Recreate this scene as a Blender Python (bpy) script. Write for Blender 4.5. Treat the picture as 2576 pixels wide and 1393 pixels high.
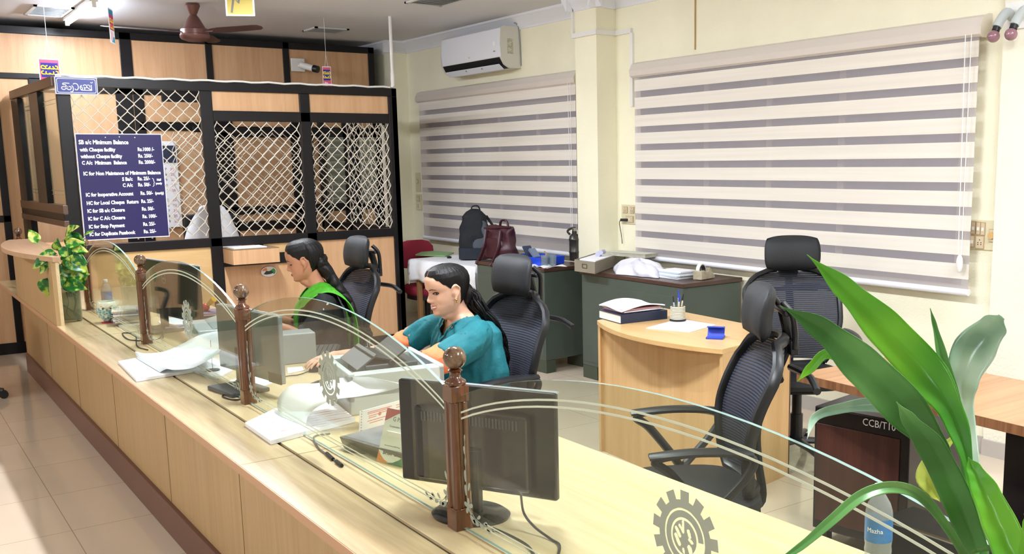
import bpy, bmesh, math, random
from mathutils import Vector, Matrix
random.seed(7)
for o in list(bpy.data.objects): bpy.data.objects.remove(o, do_unlink=True)
SC = bpy.context.scene
COL = SC.collection
R_ = math.radians
# ---------------------------------------------------------------- camera
CAMH = 1.62
FPX, PCX, PCY = 2482.0, 1505.0, 800.5
def _cam_axes():
    yaw, pit, rol = R_(36.6563), R_(-9.0552), R_(-0.7505)
    F = Vector((math.sin(yaw)*math.cos(pit), math.cos(yaw)*math.cos(pit), math.sin(pit)))
    R = Vector((math.cos(yaw), -math.sin(yaw), 0)); U = R.cross(F)
    return R*math.cos(rol)+U*math.sin(rol), -R*math.sin(rol)+U*math.cos(rol), F
CR, CU, CF = _cam_axes()
cam = bpy.data.cameras.new('camera'); camo = bpy.data.objects.new('camera', cam); COL.objects.link(camo)
cam.sensor_fit = 'HORIZONTAL'; cam.sensor_width = 36; cam.lens = FPX/2576*36
cam.shift_x = -(PCX-1288)/2576; cam.shift_y = (PCY-696.5)/2576
cam.clip_start = 0.05; cam.clip_end = 100
camo.matrix_world = Matrix(((CR.x, CU.x, -CF.x, 0), (CR.y, CU.y, -CF.y, 0), (CR.z, CU.z, -CF.z, CAMH), (0, 0, 0, 1)))
SC.camera = camo
# ---------------------------------------------------------------- exposure, sky
SC.view_settings.view_transform = 'Standard'; SC.view_settings.look = 'None'
SC.view_settings.gamma = 1; SC.view_settings.use_curve_mapping = False
SC.view_settings.exposure = 1.02
W = bpy.data.worlds.new('world'); SC.world = W; W.use_nodes = True
W.node_tree.nodes['Background'].inputs[0].default_value = (1.0, 0.985, 0.95, 1)
W.node_tree.nodes['Background'].inputs[1].default_value = 0.5
# measured points: where the line of sight of a picture point meets a real plane
def ray(u, v): return CF + CR*((u-PCX)/FPX) - CU*((v-PCY)/FPX)
def AZ(u, v, z): d = ray(u, v); return Vector((0, 0, CAMH)) + d*((z-CAMH)/d.z)
def AX(u, v, x): d = ray(u, v); return Vector((0, 0, CAMH)) + d*(x/d.x)
def AY(u, v, y): d = ray(u, v); return Vector((0, 0, CAMH)) + d*(y/d.y)
def AD(u, v, t): return Vector((0, 0, CAMH)) + ray(u, v)*t
# ceiling tube lights, first one seen, counter row inferred from shadows, rest added for light: (x, y, length along y, watts)
CEIL = 2.89
TUBES = [(1.59, 9.05, 1.2, 20), (1.9, 6.3, 1.2, 62), (1.9, 3.3, 1.2, 62), (1.9, 0.3, 1.2, 56), (-2.4, 7.2, 1.2, 34), (-2.4, 3.6, 1.2, 34), (-2.4, 0.0, 1.2, 34), (3.9, 1.2, 1.2, 22)]
# ---------------------------------------------------------------- materials
def lin(c):
    return tuple((x/255/12.92 if x/255 <= 0.04045 else ((x/255+0.055)/1.055)**2.4) for x in c) + (1,)
def hx(s): return tuple(int(s[i:i+2], 16) for i in (0, 2, 4))
MATS = {}
def mat(name, col, rough=0.5, metal=0.0, spec=0.5, vary=0.0, vscale=20.0, bump=0.0, bscale=80.0, emit=None, estr=0, coat=0, sheen=0, alpha=1, trans=0, stretch=(1, 1, 1), sub=0):
    if name in MATS: return MATS[name]
    if isinstance(col, str): col = hx(col)
    m = bpy.data.materials.new(name); m.use_nodes = True; nt = m.node_tree; b = nt.nodes['Principled BSDF']
    c = lin(col); b.inputs['Base Color'].default_value = c
    b.inputs['Roughness'].default_value = rough; b.inputs['Metallic'].default_value = metal
    b.inputs['Specular IOR Level'].default_value = spec
    if coat: b.inputs['Coat Weight'].default_value = coat; b.inputs['Coat Roughness'].default_value = 0.08
    if sheen: b.inputs['Sheen Weight'].default_value = sheen
    if trans: b.inputs['Transmission Weight'].default_value = trans
    if alpha < 1: b.inputs['Alpha'].default_value = alpha
    if sub: b.inputs['Subsurface Weight'].default_value = sub; b.inputs['Subsurface Radius'].default_value = (0.012, 0.005, 0.003)
    if emit: b.inputs['Emission Color'].default_value = lin(hx(emit)); b.inputs['Emission Strength'].default_value = estr
    if vary or bump:
        tc = nt.nodes.new('ShaderNodeTexCoord'); mp = nt.nodes.new('ShaderNodeMapping'); mp.inputs['Scale'].default_value = stretch
        nt.links.new(tc.outputs['Object'], mp.inputs['Vector'])
    if vary:
        n = nt.nodes.new('ShaderNodeTexNoise'); n.inputs['Scale'].default_value = vscale; n.inputs['Detail'].default_value = 5
        nt.links.new(mp.outputs[0], n.inputs['Vector'])
        r = nt.nodes.new('ShaderNodeValToRGB'); r.color_ramp.elements[0].position = 0.3; r.color_ramp.elements[1].position = 0.7
        r.color_ramp.elements[0].color = tuple(x*(1-vary) for x in c[:3]) + (1,)
        r.color_ramp.elements[1].color = tuple(min(1, x*(1+vary)) for x in c[:3]) + (1,)
        nt.links.new(n.outputs['Fac'], r.inputs[0]); nt.links.new(r.outputs[0], b.inputs['Base Color'])
    if bump:
        n = nt.nodes.new('ShaderNodeTexNoise'); n.inputs['Scale'].default_value = bscale; n.inputs['Detail'].default_value = 4
        nt.links.new(mp.outputs[0], n.inputs['Vector'])
        bp = nt.nodes.new('ShaderNodeBump'); bp.inputs['Strength'].default_value = bump; bp.inputs['Distance'].default_value = 0.004
        nt.links.new(n.outputs['Fac'], bp.inputs['Height']); nt.links.new(bp.outputs[0], b.inputs['Normal'])
    MATS[name] = m; return m
def wood(name, c1, c2, axis='z', rough=0.35, sc=26.0, ratio=0.05, coat=0, rings=0.0):
    m = bpy.data.materials.new(name); m.use_nodes = True; nt = m.node_tree; b = nt.nodes['Principled BSDF']
    tc = nt.nodes.new('ShaderNodeTexCoord'); mp = nt.nodes.new('ShaderNodeMapping')
    s = {'x': (ratio, 1, 1), 'y': (1, ratio, 1), 'z': (1, 1, ratio)}[axis]; mp.inputs['Scale'].default_value = s
    nt.links.new(tc.outputs['Object'], mp.inputs['Vector'])
    n1 = nt.nodes.new('ShaderNodeTexNoise'); n1.inputs['Scale'].default_value = sc; n1.inputs['Detail'].default_value = 8; n1.inputs['Distortion'].default_value = 0.6+rings
    nt.links.new(mp.outputs[0], n1.inputs['Vector'])
    n2 = nt.nodes.new('ShaderNodeTexNoise'); n2.inputs['Scale'].default_value = sc*7; n2.inputs['Detail'].default_value = 3
    nt.links.new(mp.outputs[0], n2.inputs['Vector'])
    mx = nt.nodes.new('ShaderNodeMath'); mx.operation = 'MULTIPLY_ADD'; mx.inputs[1].default_value = 0.35
    nt.links.new(n2.outputs['Fac'], mx.inputs[0]); nt.links.new(n1.outputs['Fac'], mx.inputs[2])
    r = nt.nodes.new('ShaderNodeValToRGB'); r.color_ramp.elements[0].position = 0.45; r.color_ramp.elements[1].position = 0.9
    r.color_ramp.elements[0].color = lin(hx(c2)); r.color_ramp.elements[1].color = lin(hx(c1))
    nt.links.new(mx.outputs[0], r.inputs[0]); nt.links.new(r.outputs[0], b.inputs['Base Color'])
    b.inputs['Roughness'].default_value = rough
    if coat: b.inputs['Coat Weight'].default_value = coat; b.inputs['Coat Roughness'].default_value = 0.1
    return m
def see_through(name, tint, diff, fac, gloss=0.05, fres=True):
    """clear sheet: mostly lets light straight through, reflects by Fresnel, a little body colour"""
    m = bpy.data.materials.new(name); m.use_nodes = True; nt = m.node_tree; nt.nodes.remove(nt.nodes['Principled BSDF'])
    out = nt.nodes['Material Output']
    t = nt.nodes.new('ShaderNodeBsdfTransparent'); t.inputs[0].default_value = lin(hx(tint))
    d = nt.nodes.new('ShaderNodeBsdfDiffuse'); d.inputs[0].default_value = lin(hx(diff))
    g = nt.nodes.new('ShaderNodeBsdfGlossy'); g.inputs['Roughness'].default_value = gloss
    a = nt.nodes.new('ShaderNodeMixShader'); a.inputs[0].default_value = fac
    nt.links.new(t.outputs[0], a.inputs[1]); nt.links.new(d.outputs[0], a.inputs[2])
    if fres:
        lw = nt.nodes.new('ShaderNodeLayerWeight'); lw.inputs[0].default_value = 0.5
        pw = nt.nodes.new('ShaderNodeMath'); pw.operation = 'POWER'; pw.inputs[1].default_value = 4.0; nt.links.new(lw.outputs['Facing'], pw.inputs[0])
        f = nt.nodes.new('ShaderNodeMath'); f.operation = 'MULTIPLY_ADD'; f.inputs[1].default_value = 0.75; f.inputs[2].default_value = 0.012; nt.links.new(pw.outputs[0], f.inputs[0])
        k = nt.nodes.new('ShaderNodeMixShader'); nt.links.new(f.outputs[0], k.inputs[0])
        nt.links.new(a.outputs[0], k.inputs[1]); nt.links.new(g.outputs[0], k.inputs[2]); nt.links.new(k.outputs[0], out.inputs[0])
    else: nt.links.new(a.outputs[0], out.inputs[0])
    return m
# ---------------------------------------------------------------- mesh builder
class MB:
    def __init__(s): s.v = []; s.f = []; s.m = []; s.cur = 0
    def mi(s, i): s.cur = i; return s
    def add(s, vs, fs):
        o = len(s.v); s.v += [Vector(v) for v in vs]
        for f in fs: s.f.append([o+i for i in f]); s.m.append(s.cur)
        return s
    def box(s, x0, x1, y0, y1, z0, z1):
        vs = [(x, y, z) for z in (z0, z1) for y in (y0, y1) for x in (x0, x1)]
        return s.add(vs, [(0, 2, 3, 1), (4, 5, 7, 6), (0, 1, 5, 4), (2, 6, 7, 3), (0, 4, 6, 2), (1, 3, 7, 5)])
    def obox(s, c, u, v, w, a, b, h):
        """box centred at c with half sizes a,b,h along unit axes u,v,w"""
        c, u, v, w = Vector(c), Vector(u), Vector(v), Vector(w)
        vs = [c+u*(a*i)+v*(b*j)+w*(h*k) for k in (-1, 1) for j in (-1, 1) for i in (-1, 1)]
        return s.add(vs, [(0, 2, 3, 1), (4, 5, 7, 6), (0, 1, 5, 4), (2, 6, 7, 3), (0, 4, 6, 2), (1, 3, 7, 5)])
    def tube(s, pts, r, n=8, cap=True, flat=1.0, up=None):
        pts = [Vector(p) for p in pts]; rs = r if isinstance(r, (list, tuple)) else [r]*len(pts)
        o = len(s.v); prev = None
        for i, p in enumerate(pts):
            t = (pts[min(i+1, len(pts)-1)] - pts[max(i-1, 0)])
            t = t.normalized() if t.length > 1e-9 else Vector((0, 0, 1))
            if prev is None:
                a = Vector(up) if up else (Vector((0, 0, 1)) if abs(t.z) < 0.9 else Vector((1, 0, 0)))
            else: a = prev
            a = (a - t*a.dot(t)); a = a.normalized() if a.length > 1e-6 else t.orthogonal().normalized()
            b = t.cross(a); prev = a
            for k in range(n):
                an = 2*math.pi*k/n; s.v.append(p + a*(math.cos(an)*rs[i]*flat) + b*(math.sin(an)*rs[i]))
        for i in range(len(pts)-1):
            for k in range(n):
                s.f.append([o+i*n+k, o+i*n+(k+1) % n, o+(i+1)*n+(k+1) % n, o+(i+1)*n+k]); s.m.append(s.cur)
        if cap:
            s.f.append([o+k for k in range(n)][::-1]); s.m.append(s.cur)
            s.f.append([o+(len(pts)-1)*n+k for k in range(n)]); s.m.append(s.cur)
        return s
    def loft(s, st, n=24, cap=True):
        """stations: (centre, axis_u, axis_v, a, b[, power])"""
        o = len(s.v)
        for q in st:
            c, u, v, a, b = Vector(q[0]), Vector(q[1]), Vector(q[2]), q[3], q[4]; p = q[5] if len(q) > 5 else 2.0
            for k in range(n):
                an = 2*math.pi*k/n; cc, ss = math.cos(an), math.sin(an)
                s.v.append(c + u*(a*math.copysign(abs(cc)**(2/p), cc)) + v*(b*math.copysign(abs(ss)**(2/p), ss)))
        for i in range(len(st)-1):
            for k in range(n):
                s.f.append([o+i*n+k, o+i*n+(k+1) % n, o+(i+1)*n+(k+1) % n, o+(i+1)*n+k]); s.m.append(s.cur)
        if cap:
            s.f.append([o+k for k in range(n)][::-1]); s.m.append(s.cur)
            s.f.append([o+(len(st)-1)*n+k for k in range(n)]); s.m.append(s.cur)
        return s
    def lathe(s, prof, c=(0, 0, 0), n=24, u=(1, 0, 0), v=(0, 1, 0), w=(0, 0, 1), cap=True):
        c, w = Vector(c), Vector(w)
        return s.loft([(c+w*z, u, v, max(r, 1e-4), max(r, 1e-4)) for r, z in prof], n, cap)
    def ball(s, c, a, b=None, h=None, u=(1, 0, 0), v=(0, 1, 0), w=(0, 0, 1), n=20, m=12):
        b = b or a; h = h or a; c = Vector(c); w = Vector(w)
        return s.loft([(c+w*(-h*math.cos(math.pi*i/m)), u, v, max(a*math.sin(math.pi*i/m), 1e-5), max(b*math.sin(math.pi*i/m), 1e-5)) for i in range(m+1)], n)
    def prism(s, poly, o, u, v, t):
        """flat outline (list of 2-D points) at origin o in axes u,v, with thickness vector t"""
        o, u, v, t = Vector(o), Vector(u), Vector(v), Vector(t); k = len(poly)
        a = [o+u*p[0]+v*p[1] for p in poly]
        return s.add(a+[p+t for p in a], [list(range(k))[::-1], list(range(k, 2*k))] + [[i, (i+1) % k, k+(i+1) % k, k+i] for i in range(k)])
    def ring(s, outer, inner, o, u, v, t):
        """flat ring between two outlines of equal count, with thickness"""
        o, u, v, t = Vector(o), Vector(u), Vector(v), Vector(t); k = len(outer)
        P = lambda p: o+u*p[0]+v*p[1]
        vs = [P(p) for p in outer]+[P(p) for p in inner]+[P(p)+t for p in outer]+[P(p)+t for p in inner]; fs = []
        for i in range(k):
            j = (i+1) % k
            fs += [[i, j, k+j, k+i][::-1], [2*k+i, 2*k+j, 3*k+j, 3*k+i], [i, j, 2*k+j, 2*k+i], [k+i, k+j, 3*k+j, 3*k+i][::-1]]
        return s.add(vs, fs)
    def strip(s, pts, w, o, u, v, t, closed=False):
        """flat line of width w along 2-D points, with thickness t"""
        k = len(pts); L = []; Rr = []
        for i in range(k):
            a = pts[(i-1) % k] if (closed or i > 0) else pts[i]; b = pts[(i+1) % k] if (closed or i < k-1) else pts[i]
            dx, dy = b[0]-a[0], b[1]-a[1]; q = math.hypot(dx, dy) or 1
            ww = w[i] if isinstance(w, (list, tuple)) else w
            nx, ny = -dy/q*ww/2, dx/q*ww/2; L.append((pts[i][0]+nx, pts[i][1]+ny)); Rr.append((pts[i][0]-nx, pts[i][1]-ny))
        if closed: return s.ring(L, Rr, o, u, v, t)
        o, u, v, t = Vector(o), Vector(u), Vector(v), Vector(t); P = lambda p: o+u*p[0]+v*p[1]
        vs = [P(p) for p in L]+[P(p) for p in Rr]; vs += [p+t for p in vs]; fs = [[0, k, 3*k, 2*k], [k-1, 3*k-1, 4*k-1, 2*k-1]]
        for i in range(k-1):
            fs += [[i, i+1, k+i+1, k+i], [2*k+i, 3*k+i, 3*k+i+1, 2*k+i+1], [i, 2*k+i, 2*k+i+1, i+1], [k+i, k+i+1, 3*k+i+1, 3*k+i]]
        return s.add(vs, fs)
    def sheet(s, fn, nu, nv, th=0.0):
        """surface fn(i/nu, j/nv)->Vector; optional thickness along the local normal"""
        P = [[Vector(fn(i/nu, j/nv)) for j in range(nv+1)] for i in range(nu+1)]
        vs = [P[i][j] for i in range(nu+1) for j in range(nv+1)]; N = nv+1; fs = []
        for i in range(nu):
            for j in range(nv): fs.append([i*N+j, (i+1)*N+j, (i+1)*N+j+1, i*N+j+1])
        if th:
            K = len(vs); nn = []
            for i in range(nu+1):
                for j in range(nv+1):
                    a = P[min(i+1, nu)][j]-P[max(i-1, 0)][j]; b = P[i][min(j+1, nv)]-P[i][max(j-1, 0)]
                    c = a.cross(b); nn.append(c.normalized() if c.length > 1e-12 else Vector((0, 0, 1)))
            vs += [vs[q]-nn[q]*th for q in range(K)]
            fs += [[K+a for a in f][::-1] for f in fs]
            for i in range(nu): fs += [[i*N, K+i*N, K+(i+1)*N, (i+1)*N], [(i+1)*N-1, (i+2)*N-1, K+(i+2)*N-1, K+(i+1)*N-1]]
            for j in range(nv): fs += [[j, j+1, K+j+1, K+j], [nu*N+j, K+nu*N+j, K+nu*N+j+1, nu*N+j+1]]
        return s.add(vs, fs)
    def join(s, other, M=None):
        o = len(s.v); s.v += [(M @ v if M else v.copy()) for v in other.v]
        s.f += [[o+i for i in f] for f in other.f]; s.m += other.m; return s
    def build(s, name, mats, parent=None, smooth=True, bevel=0, seg=2, angle=40, world=True, normals=False):
        me = bpy.data.meshes.new(name); vs = s.v
        if parent is None:
            lo = [min(v[i] for v in vs) for i in range(3)]; hi = [max(v[i] for v in vs) for i in range(3)]
            org = Vector(((lo[0]+hi[0])/2, (lo[1]+hi[1])/2, lo[2])); vs = [v-org for v in vs]
        elif world:
            ch = Matrix.Identity(4); q = parent
            while q: ch = q.matrix_basis @ ch; q = q.parent
            inv = ch.inverted(); vs = [inv @ v for v in vs]
        me.from_pydata([tuple(v) for v in vs], [], s.f); me.update()
        if not isinstance(mats, (list, tuple)): mats = [mats]
        for m in mats: me.materials.append(m)
        me.polygons.foreach_set('material_index', s.m)
        bm = bmesh.new(); bm.from_mesh(me)
        if normals: bmesh.ops.remove_doubles(bm, verts=bm.verts, dist=1e-5)
        bmesh.ops.recalc_face_normals(bm, faces=bm.faces); bm.to_mesh(me); bm.free()
        if smooth:
            me.polygons.foreach_set('use_smooth', [True]*len(me.polygons))
            try: me.set_sharp_from_angle(angle=R_(angle))
            except Exception: pass
        o = bpy.data.objects.new(name, me); COL.objects.link(o)
        if parent is None: o.location = org
        else: o.parent = parent
        if bevel:
            md = o.modifiers.new('bevel', 'BEVEL'); md.width = bevel; md.segments = seg; md.limit_method = 'ANGLE'; md.angle_limit = R_(40)
            md.harden_normals = False
        return o
def thing(name, label, cat, loc=(0, 0, 0), rot=0, group=None):
    o = bpy.data.objects.new(name, None); COL.objects.link(o); o.empty_display_size = 0.1
    o.location = loc; o.rotation_euler = (0, 0, rot); tag(o, label, cat, group); return o
def tag(o, label, cat=None, group=None):
    o['label'] = label
    if cat: o['category'] = cat
    if group: o['group'] = group
    return o
def struct(o): o['kind'] = 'structure'; return o
def dup(root, loc, rot, label=None, group=None):
    def cp(a, par):
        c = a.copy(); COL.objects.link(c); c.parent = par
        for ch in [x for x in bpy.data.objects if x.parent == a]: cp(ch, c)
        return c
    r = cp(root, None); r.location = loc; r.rotation_euler = (0, 0, rot)
    if label: r['label'] = label
    if group: r['group'] = group
    return r
def text_into(mb, txt, size, o, u, v, depth=0.0008, align='LEFT', bold=0.0, xs=1.0):
    """lettering: real letter shapes laid in the plane (o,u,v), standing out by depth"""
    cu = bpy.data.curves.new('t', 'FONT'); cu.body = txt; cu.size = size; cu.align_x = align; cu.extrude = depth/2; cu.offset = bold; cu.resolution_u = 2
    ob = bpy.data.objects.new('t', cu); COL.objects.link(ob); dg = bpy.context.evaluated_depsgraph_get(); dg.update()
    me = bpy.data.meshes.new_from_object(ob.evaluated_get(dg)); o, u, v = Vector(o), Vector(u).normalized(), Vector(v).normalized(); w = u.cross(v)
    mb.add([o+u*(p.co.x*xs)+v*p.co.y+w*(p.co.z+depth/2) for p in me.vertices], [list(p.vertices) for p in me.polygons])
    bpy.data.objects.remove(ob); bpy.data.curves.remove(cu); bpy.data.meshes.remove(me)
def fuse(mb, voxel, smooth=2):
    """one continuous skin over overlapping solids; returns a new MB with its surface"""
    me = bpy.data.meshes.new('f'); me.from_pydata([tuple(v) for v in mb.v], [], mb.f); me.update()
    bm = bmesh.new(); bm.from_mesh(me); bmesh.ops.remove_doubles(bm, verts=bm.verts, dist=1e-5); bmesh.ops.recalc_face_normals(bm, faces=bm.faces); bm.to_mesh(me); bm.free()
    ob = bpy.data.objects.new('f', me); COL.objects.link(ob)
    r = ob.modifiers.new('r', 'REMESH'); r.mode = 'VOXEL'; r.voxel_size = voxel
    if smooth: sm = ob.modifiers.new('s', 'SMOOTH'); sm.factor = 0.5; sm.iterations = smooth
    dg = bpy.context.evaluated_depsgraph_get(); dg.update()
    m2 = bpy.data.meshes.new_from_object(ob.evaluated_get(dg)); out = MB()
    out.add([p.co.copy() for p in m2.vertices], [list(p.vertices) for p in m2.polygons])
    bpy.data.objects.remove(ob); bpy.data.meshes.remove(me); bpy.data.meshes.remove(m2); return out
def smooth_path(pts, n=8):
    """Catmull-Rom through points"""
    P = [Vector(p) for p in pts]; P = [P[0]*2-P[1]] + P + [P[-1]*2-P[-2]]; out = []
    for i in range(1, len(P)-2):
        for k in range(n):
            t = k/n; a, b, c, d = P[i-1], P[i], P[i+1], P[i+2]
            out.append(0.5*((2*b)+(c-a)*t+(2*a-5*b+4*c-d)*t*t+(3*b-a-3*c+d)*t**3))
    out.append(P[-2]); return out
def interp(xs, ys, x):
    if x <= xs[0]: return ys[0]
    for i in range(len(xs)-1):
        if x <= xs[i+1]:
            t = (x-xs[i])/(xs[i+1]-xs[i]); t = t*t*(3-2*t); return ys[i]*(1-t)+ys[i+1]*t
    return ys[-1]
X3, Y3, Z3 = Vector((1, 0, 0)), Vector((0, 1, 0)), Vector((0, 0, 1))
# ================================================================ materials used across the place
M_FLOOR = None
def tile_floor():
    m = bpy.data.materials.new('floor_tiles'); m.use_nodes = True; nt = m.node_tree; b = nt.nodes['Principled BSDF']
    tc = nt.nodes.new('ShaderNodeTexCoord'); br = nt.nodes.new('ShaderNodeTexBrick')
    br.offset = 0; br.inputs['Scale'].default_value = 1.0; br.inputs['Brick Width'].default_value = 0.6; br.inputs['Row Height'].default_value = 0.6
    br.inputs['Mortar Size'].default_value = 0.002; br.inputs['Mortar Smooth'].default_value = 0.1
    br.inputs['Color1'].default_value = lin(hx('d9c9b4')); br.inputs['Color2'].default_value = lin(hx('d6c5b0')); br.inputs['Mortar'].default_value = lin(hx('a8977f'))
    nt.links.new(tc.outputs['Object'], br.inputs['Vector'])
    n = nt.nodes.new('ShaderNodeTexNoise'); n.inputs['Scale'].default_value = 3; n.inputs['Detail'].default_value = 6; nt.links.new(tc.outputs['Object'], n.inputs['Vector'])
    mx = nt.nodes.new('ShaderNodeMixRGB'); mx.blend_type = 'MULTIPLY'; mx.inputs[0].default_value = 0.12
    nt.links.new(br.outputs['Color'], mx.inputs[1]); nt.links.new(n.outputs['Fac'], mx.inputs[2]); nt.links.new(mx.outputs[0], b.inputs['Base Color'])
    b.inputs['Roughness'].default_value = 0.07; b.inputs['Specular IOR Level'].default_value = 0.6
    return m
M_WALL = mat('cream_plaster', 'f5f0d6', 0.75, vary=0.03, vscale=2.5, bump=0.55, bscale=120)
M_WALL2 = mat('cream_rough_plaster', 'f0ebd8', 0.8, vary=0.03, vscale=3, bump=1.0, bscale=70)
M_CEIL = mat('ceiling_paint', 'dcdce0', 0.8, vary=0.02, vscale=1.2)
M_PLASTER = mat('white_plaster', 'eceef5', 0.5)
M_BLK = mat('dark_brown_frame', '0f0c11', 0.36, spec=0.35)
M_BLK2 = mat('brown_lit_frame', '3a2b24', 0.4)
M_WOODP = wood('beech_laminate_panel', 'd8ae86', 'c89b72', 'z', 0.4, 22)
M_WOODL = wood('pale_maple_laminate', 'e0cca4', 'd2b98e', 'y', 0.28, 15, 0.06, rings=1.0)
M_WOODD = wood('ledge_laminate', 'cdb78f', 'b49b74', 'y', 0.25, 15, 0.06, rings=1.0)
M_WOODF = wood('counter_front_laminate', 'b5966a', 'a8885d', 'z', 0.45, 30, 0.04)
M_WOODH = wood('maple_panel_flat', 'dcb985', 'cfa873', 'x', 0.4, 15, 0.08)
M_EDGE = mat('pink_brown_edge_band', 'b98c68', 0.4)
M_TEAK = wood('polished_teak', '74401f', '3a1b0d', 'z', 0.18, 30, 0.08, coat=0.6)
M_SKIRT = mat('red_brown_skirting', '5e3830', 0.35)
M_GLASS = see_through('clear_glass', 'eff3ed', 'd0d8cc', 0.006, 0.02)
M_GEDGE = mat('glass_edge', '86a199', 0.15, spec=0.8)
M_FROST = mat('etched_frost', '9fa598', 0.6)
M_FROSTL = mat('etched_line', 'cdd2c0', 0.5)
M_GRILL = mat('steel_grille', 'd8d0c2', 0.35, metal=0.35)
M_WHITE = mat('white_plastic', 'eceae6', 0.35)
M_PAPER = mat('white_paper', 'f1f1f6', 0.7)
M_BLACK = mat('black_plastic', '17181b', 0.4)
M_SCRBK = mat('monitor_black_gloss', '18191b', 0.16, spec=0.6)
M_GREY = mat('grey_plastic', '8f9294', 0.4)
M_LGREY = mat('light_grey_plastic', 'b7bdbd', 0.4)
M_DGREY = mat('dark_grey_plastic', '4a4c50', 0.35)
M_GREENST = mat('olive_green_steel', '47524a', 0.42, vary=0.06, vscale=4)
M_BLIND = mat('blind_fabric', 'e6dfd4', 0.85, vary=0.05, vscale=14, stretch=(1, 0.05, 3))
M_SHEER = see_through('blind_sheer', 'f2f0f2', 'd6d0d4', 0.30, fres=False)
M_BLINDR = mat('blind_rail', 'd8cfc6', 0.4)
M_CHROME = mat('chrome', 'c8ccd0', 0.15, metal=1)

# ================================================================ the room
XW = 4.85
m = MB().box(-5, XW+0.2, -3.5, 12, -0.1, 0)
struct(m.build('floor', tile_floor(), smooth=False))
m = MB().box(-5, XW+0.2, -3.5, 12, CEIL, CEIL+0.1)
struct(m.build('ceiling', M_CEIL, smooth=False))
# window wall with its two piers (one mesh, stepping in and out)
YA0, YA1 = 6.24, 6.52; XP = XW-0.19; YB = 9.87; YC = 2.95
m = MB().box(XW, XW+0.2, -3.5, 12, 0, CEIL); m.box(XP, XW+0.02, YA0, YA1, 0, CEIL); m.box(XP, XW+0.02, YB, 12, 0, CEIL)
m.mi(1).box(XW-0.03, XW+0.02, -3.5, YC, 0, CEIL)
struct(m.build('wall_right', [M_WALL, M_WALL2], smooth=False))
struct(MB().box(-5.2, -5, -3.5, 12, 0, CEIL).build('wall_left', M_WALL, smooth=False)); struct(MB().box(-5, XW, -3.6, -3.5, 0, CEIL).build('wall_near', M_WALL, smooth=False))
struct(MB().box(-5, XW, 11.8, 12, 0, CEIL).build('wall_far', M_WALL, smooth=False))
m = MB().box(XW-0.012, XW+0.01, YC, YA0, 0, 0.09).box(XW-0.045, XW+0.01, -3.5, YC, 0, 0.09)
struct(m.build('baseboard_right', mat('grey_skirting_tile', 'b9b2aa', 0.2), smooth=False))
# cornice
def cornice(m, a, b, n):
    a, b, n = Vector(a), Vector(b), Vector(n)
    prof = [(0, -0.115), (0.012, -0.115), (0.016, -0.095), (0.03, -0.085), (0.036, -0.06), (0.06, -0.05), (0.07, -0.022), (0.088, -0.018), (0.09, 0), (0, 0)]
    k = len(prof); vs = [p+n*q[0]+Z3*q[1] for p in (a, b) for q in prof]
    m.add(vs, [list(range(k)), list(range(k, 2*k))[::-1]]+[[i, (i+1) % k, k+(i+1) % k, k+i] for i in range(k)])
m = MB(); z = CEIL
cornice(m, (XW, YB, z), (XW, YA1, z), (-1, 0, 0)); cornice(m, (XP, YA1+0.08, z), (XP, YA0-0.08, z), (-1, 0, 0))
cornice(m, (XP-0.08, YA0, z), (XW, YA0, z), (0, -1, 0)); cornice(m, (XW, YA0, z), (XW, -3.5, z), (-1, 0, 0))
cornice(m, (XP-0.08, YB, z), (XW, YB, z), (0, -1, 0)); cornice(m, (XP, 11.8, z), (XP, YB-0.08, z), (-1, 0, 0))
cornice(m, (XP-0.08, YA1, z), (XW, YA1, z), (0, 1, 0))
struct(m.build('trim_1', M_PLASTER, angle=60))

# ---------------------------------------------------------------- back partition of beech panels in dark frames
YP = 10.0
def pr(u0, v0, u1, v1, y):
    a, b = AY(u0, v0, y), AY(u1, v1, y); return a.x, b.x, b.z, a.z
PT = 2.83
fr = MB().box(-4.9, 4.53, YP+0.012, YP+0.06, 0, PT)
bars = [(-4.9, 4.53, 2.765, PT), (-4.9, 4.53, 2.385, 2.435), (-4.9, 4.53, 0, 0.1)]
for u0, u1 in ((302, 332), (517, 534), (711, 727), (925, 940)):
    a = AY(u0, 145, YP).x; b = AY(u1, 145, YP).x; bars.append((a, b, 0.1 if u0 == 925 else 2.385, PT))
bars.append((AY(38, 824, YP).x, AY(57, 824, YP).x, 0.1, 2.4))
bars.append((-4.9, AY(57, 824, YP).x, 1.16, 1.22)); bars.append((-0.9, -0.82, 0.1, PT)); bars.append((-2.6, -2.52, 0.1, PT))
for u0, u1, in ((306, 348), (350, 376), (536, 592), (735, 790), (864, 907), (945, 972)):
    bars.append((AY(u0, 420, YP).x, AY(u1, 420, YP).x, 0.1, 2.4))
a = AY(350, 312, YP); bars.append((a.x, AY(536, 312, YP).x, 1.955, 2.035))
a = AY(560, 530, YP); bars.append((a.x, 4.5, 1.14, 1.22)); bars.append((a.x, 4.5, 1.895, 2.0))
bars.append((a.x, AY(790, 560, YP).x, 0.98, 1.07)); bars.append((1.3, 4.5, 2.28, 2.4))
for b in bars: fr.box(b[0], b[1], YP-0.012, YP+0.013, b[2], b[3])
wp = struct(fr.build('wall_back', M_BLK, smooth=False, bevel=0.004))
wpn = MB().box(-4.88, 4.5, YP, YP+0.012, 0.1, 2.765)
wpn.build('wood_panel', M_WOODP, wp, smooth=False)
lv = MB()
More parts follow.
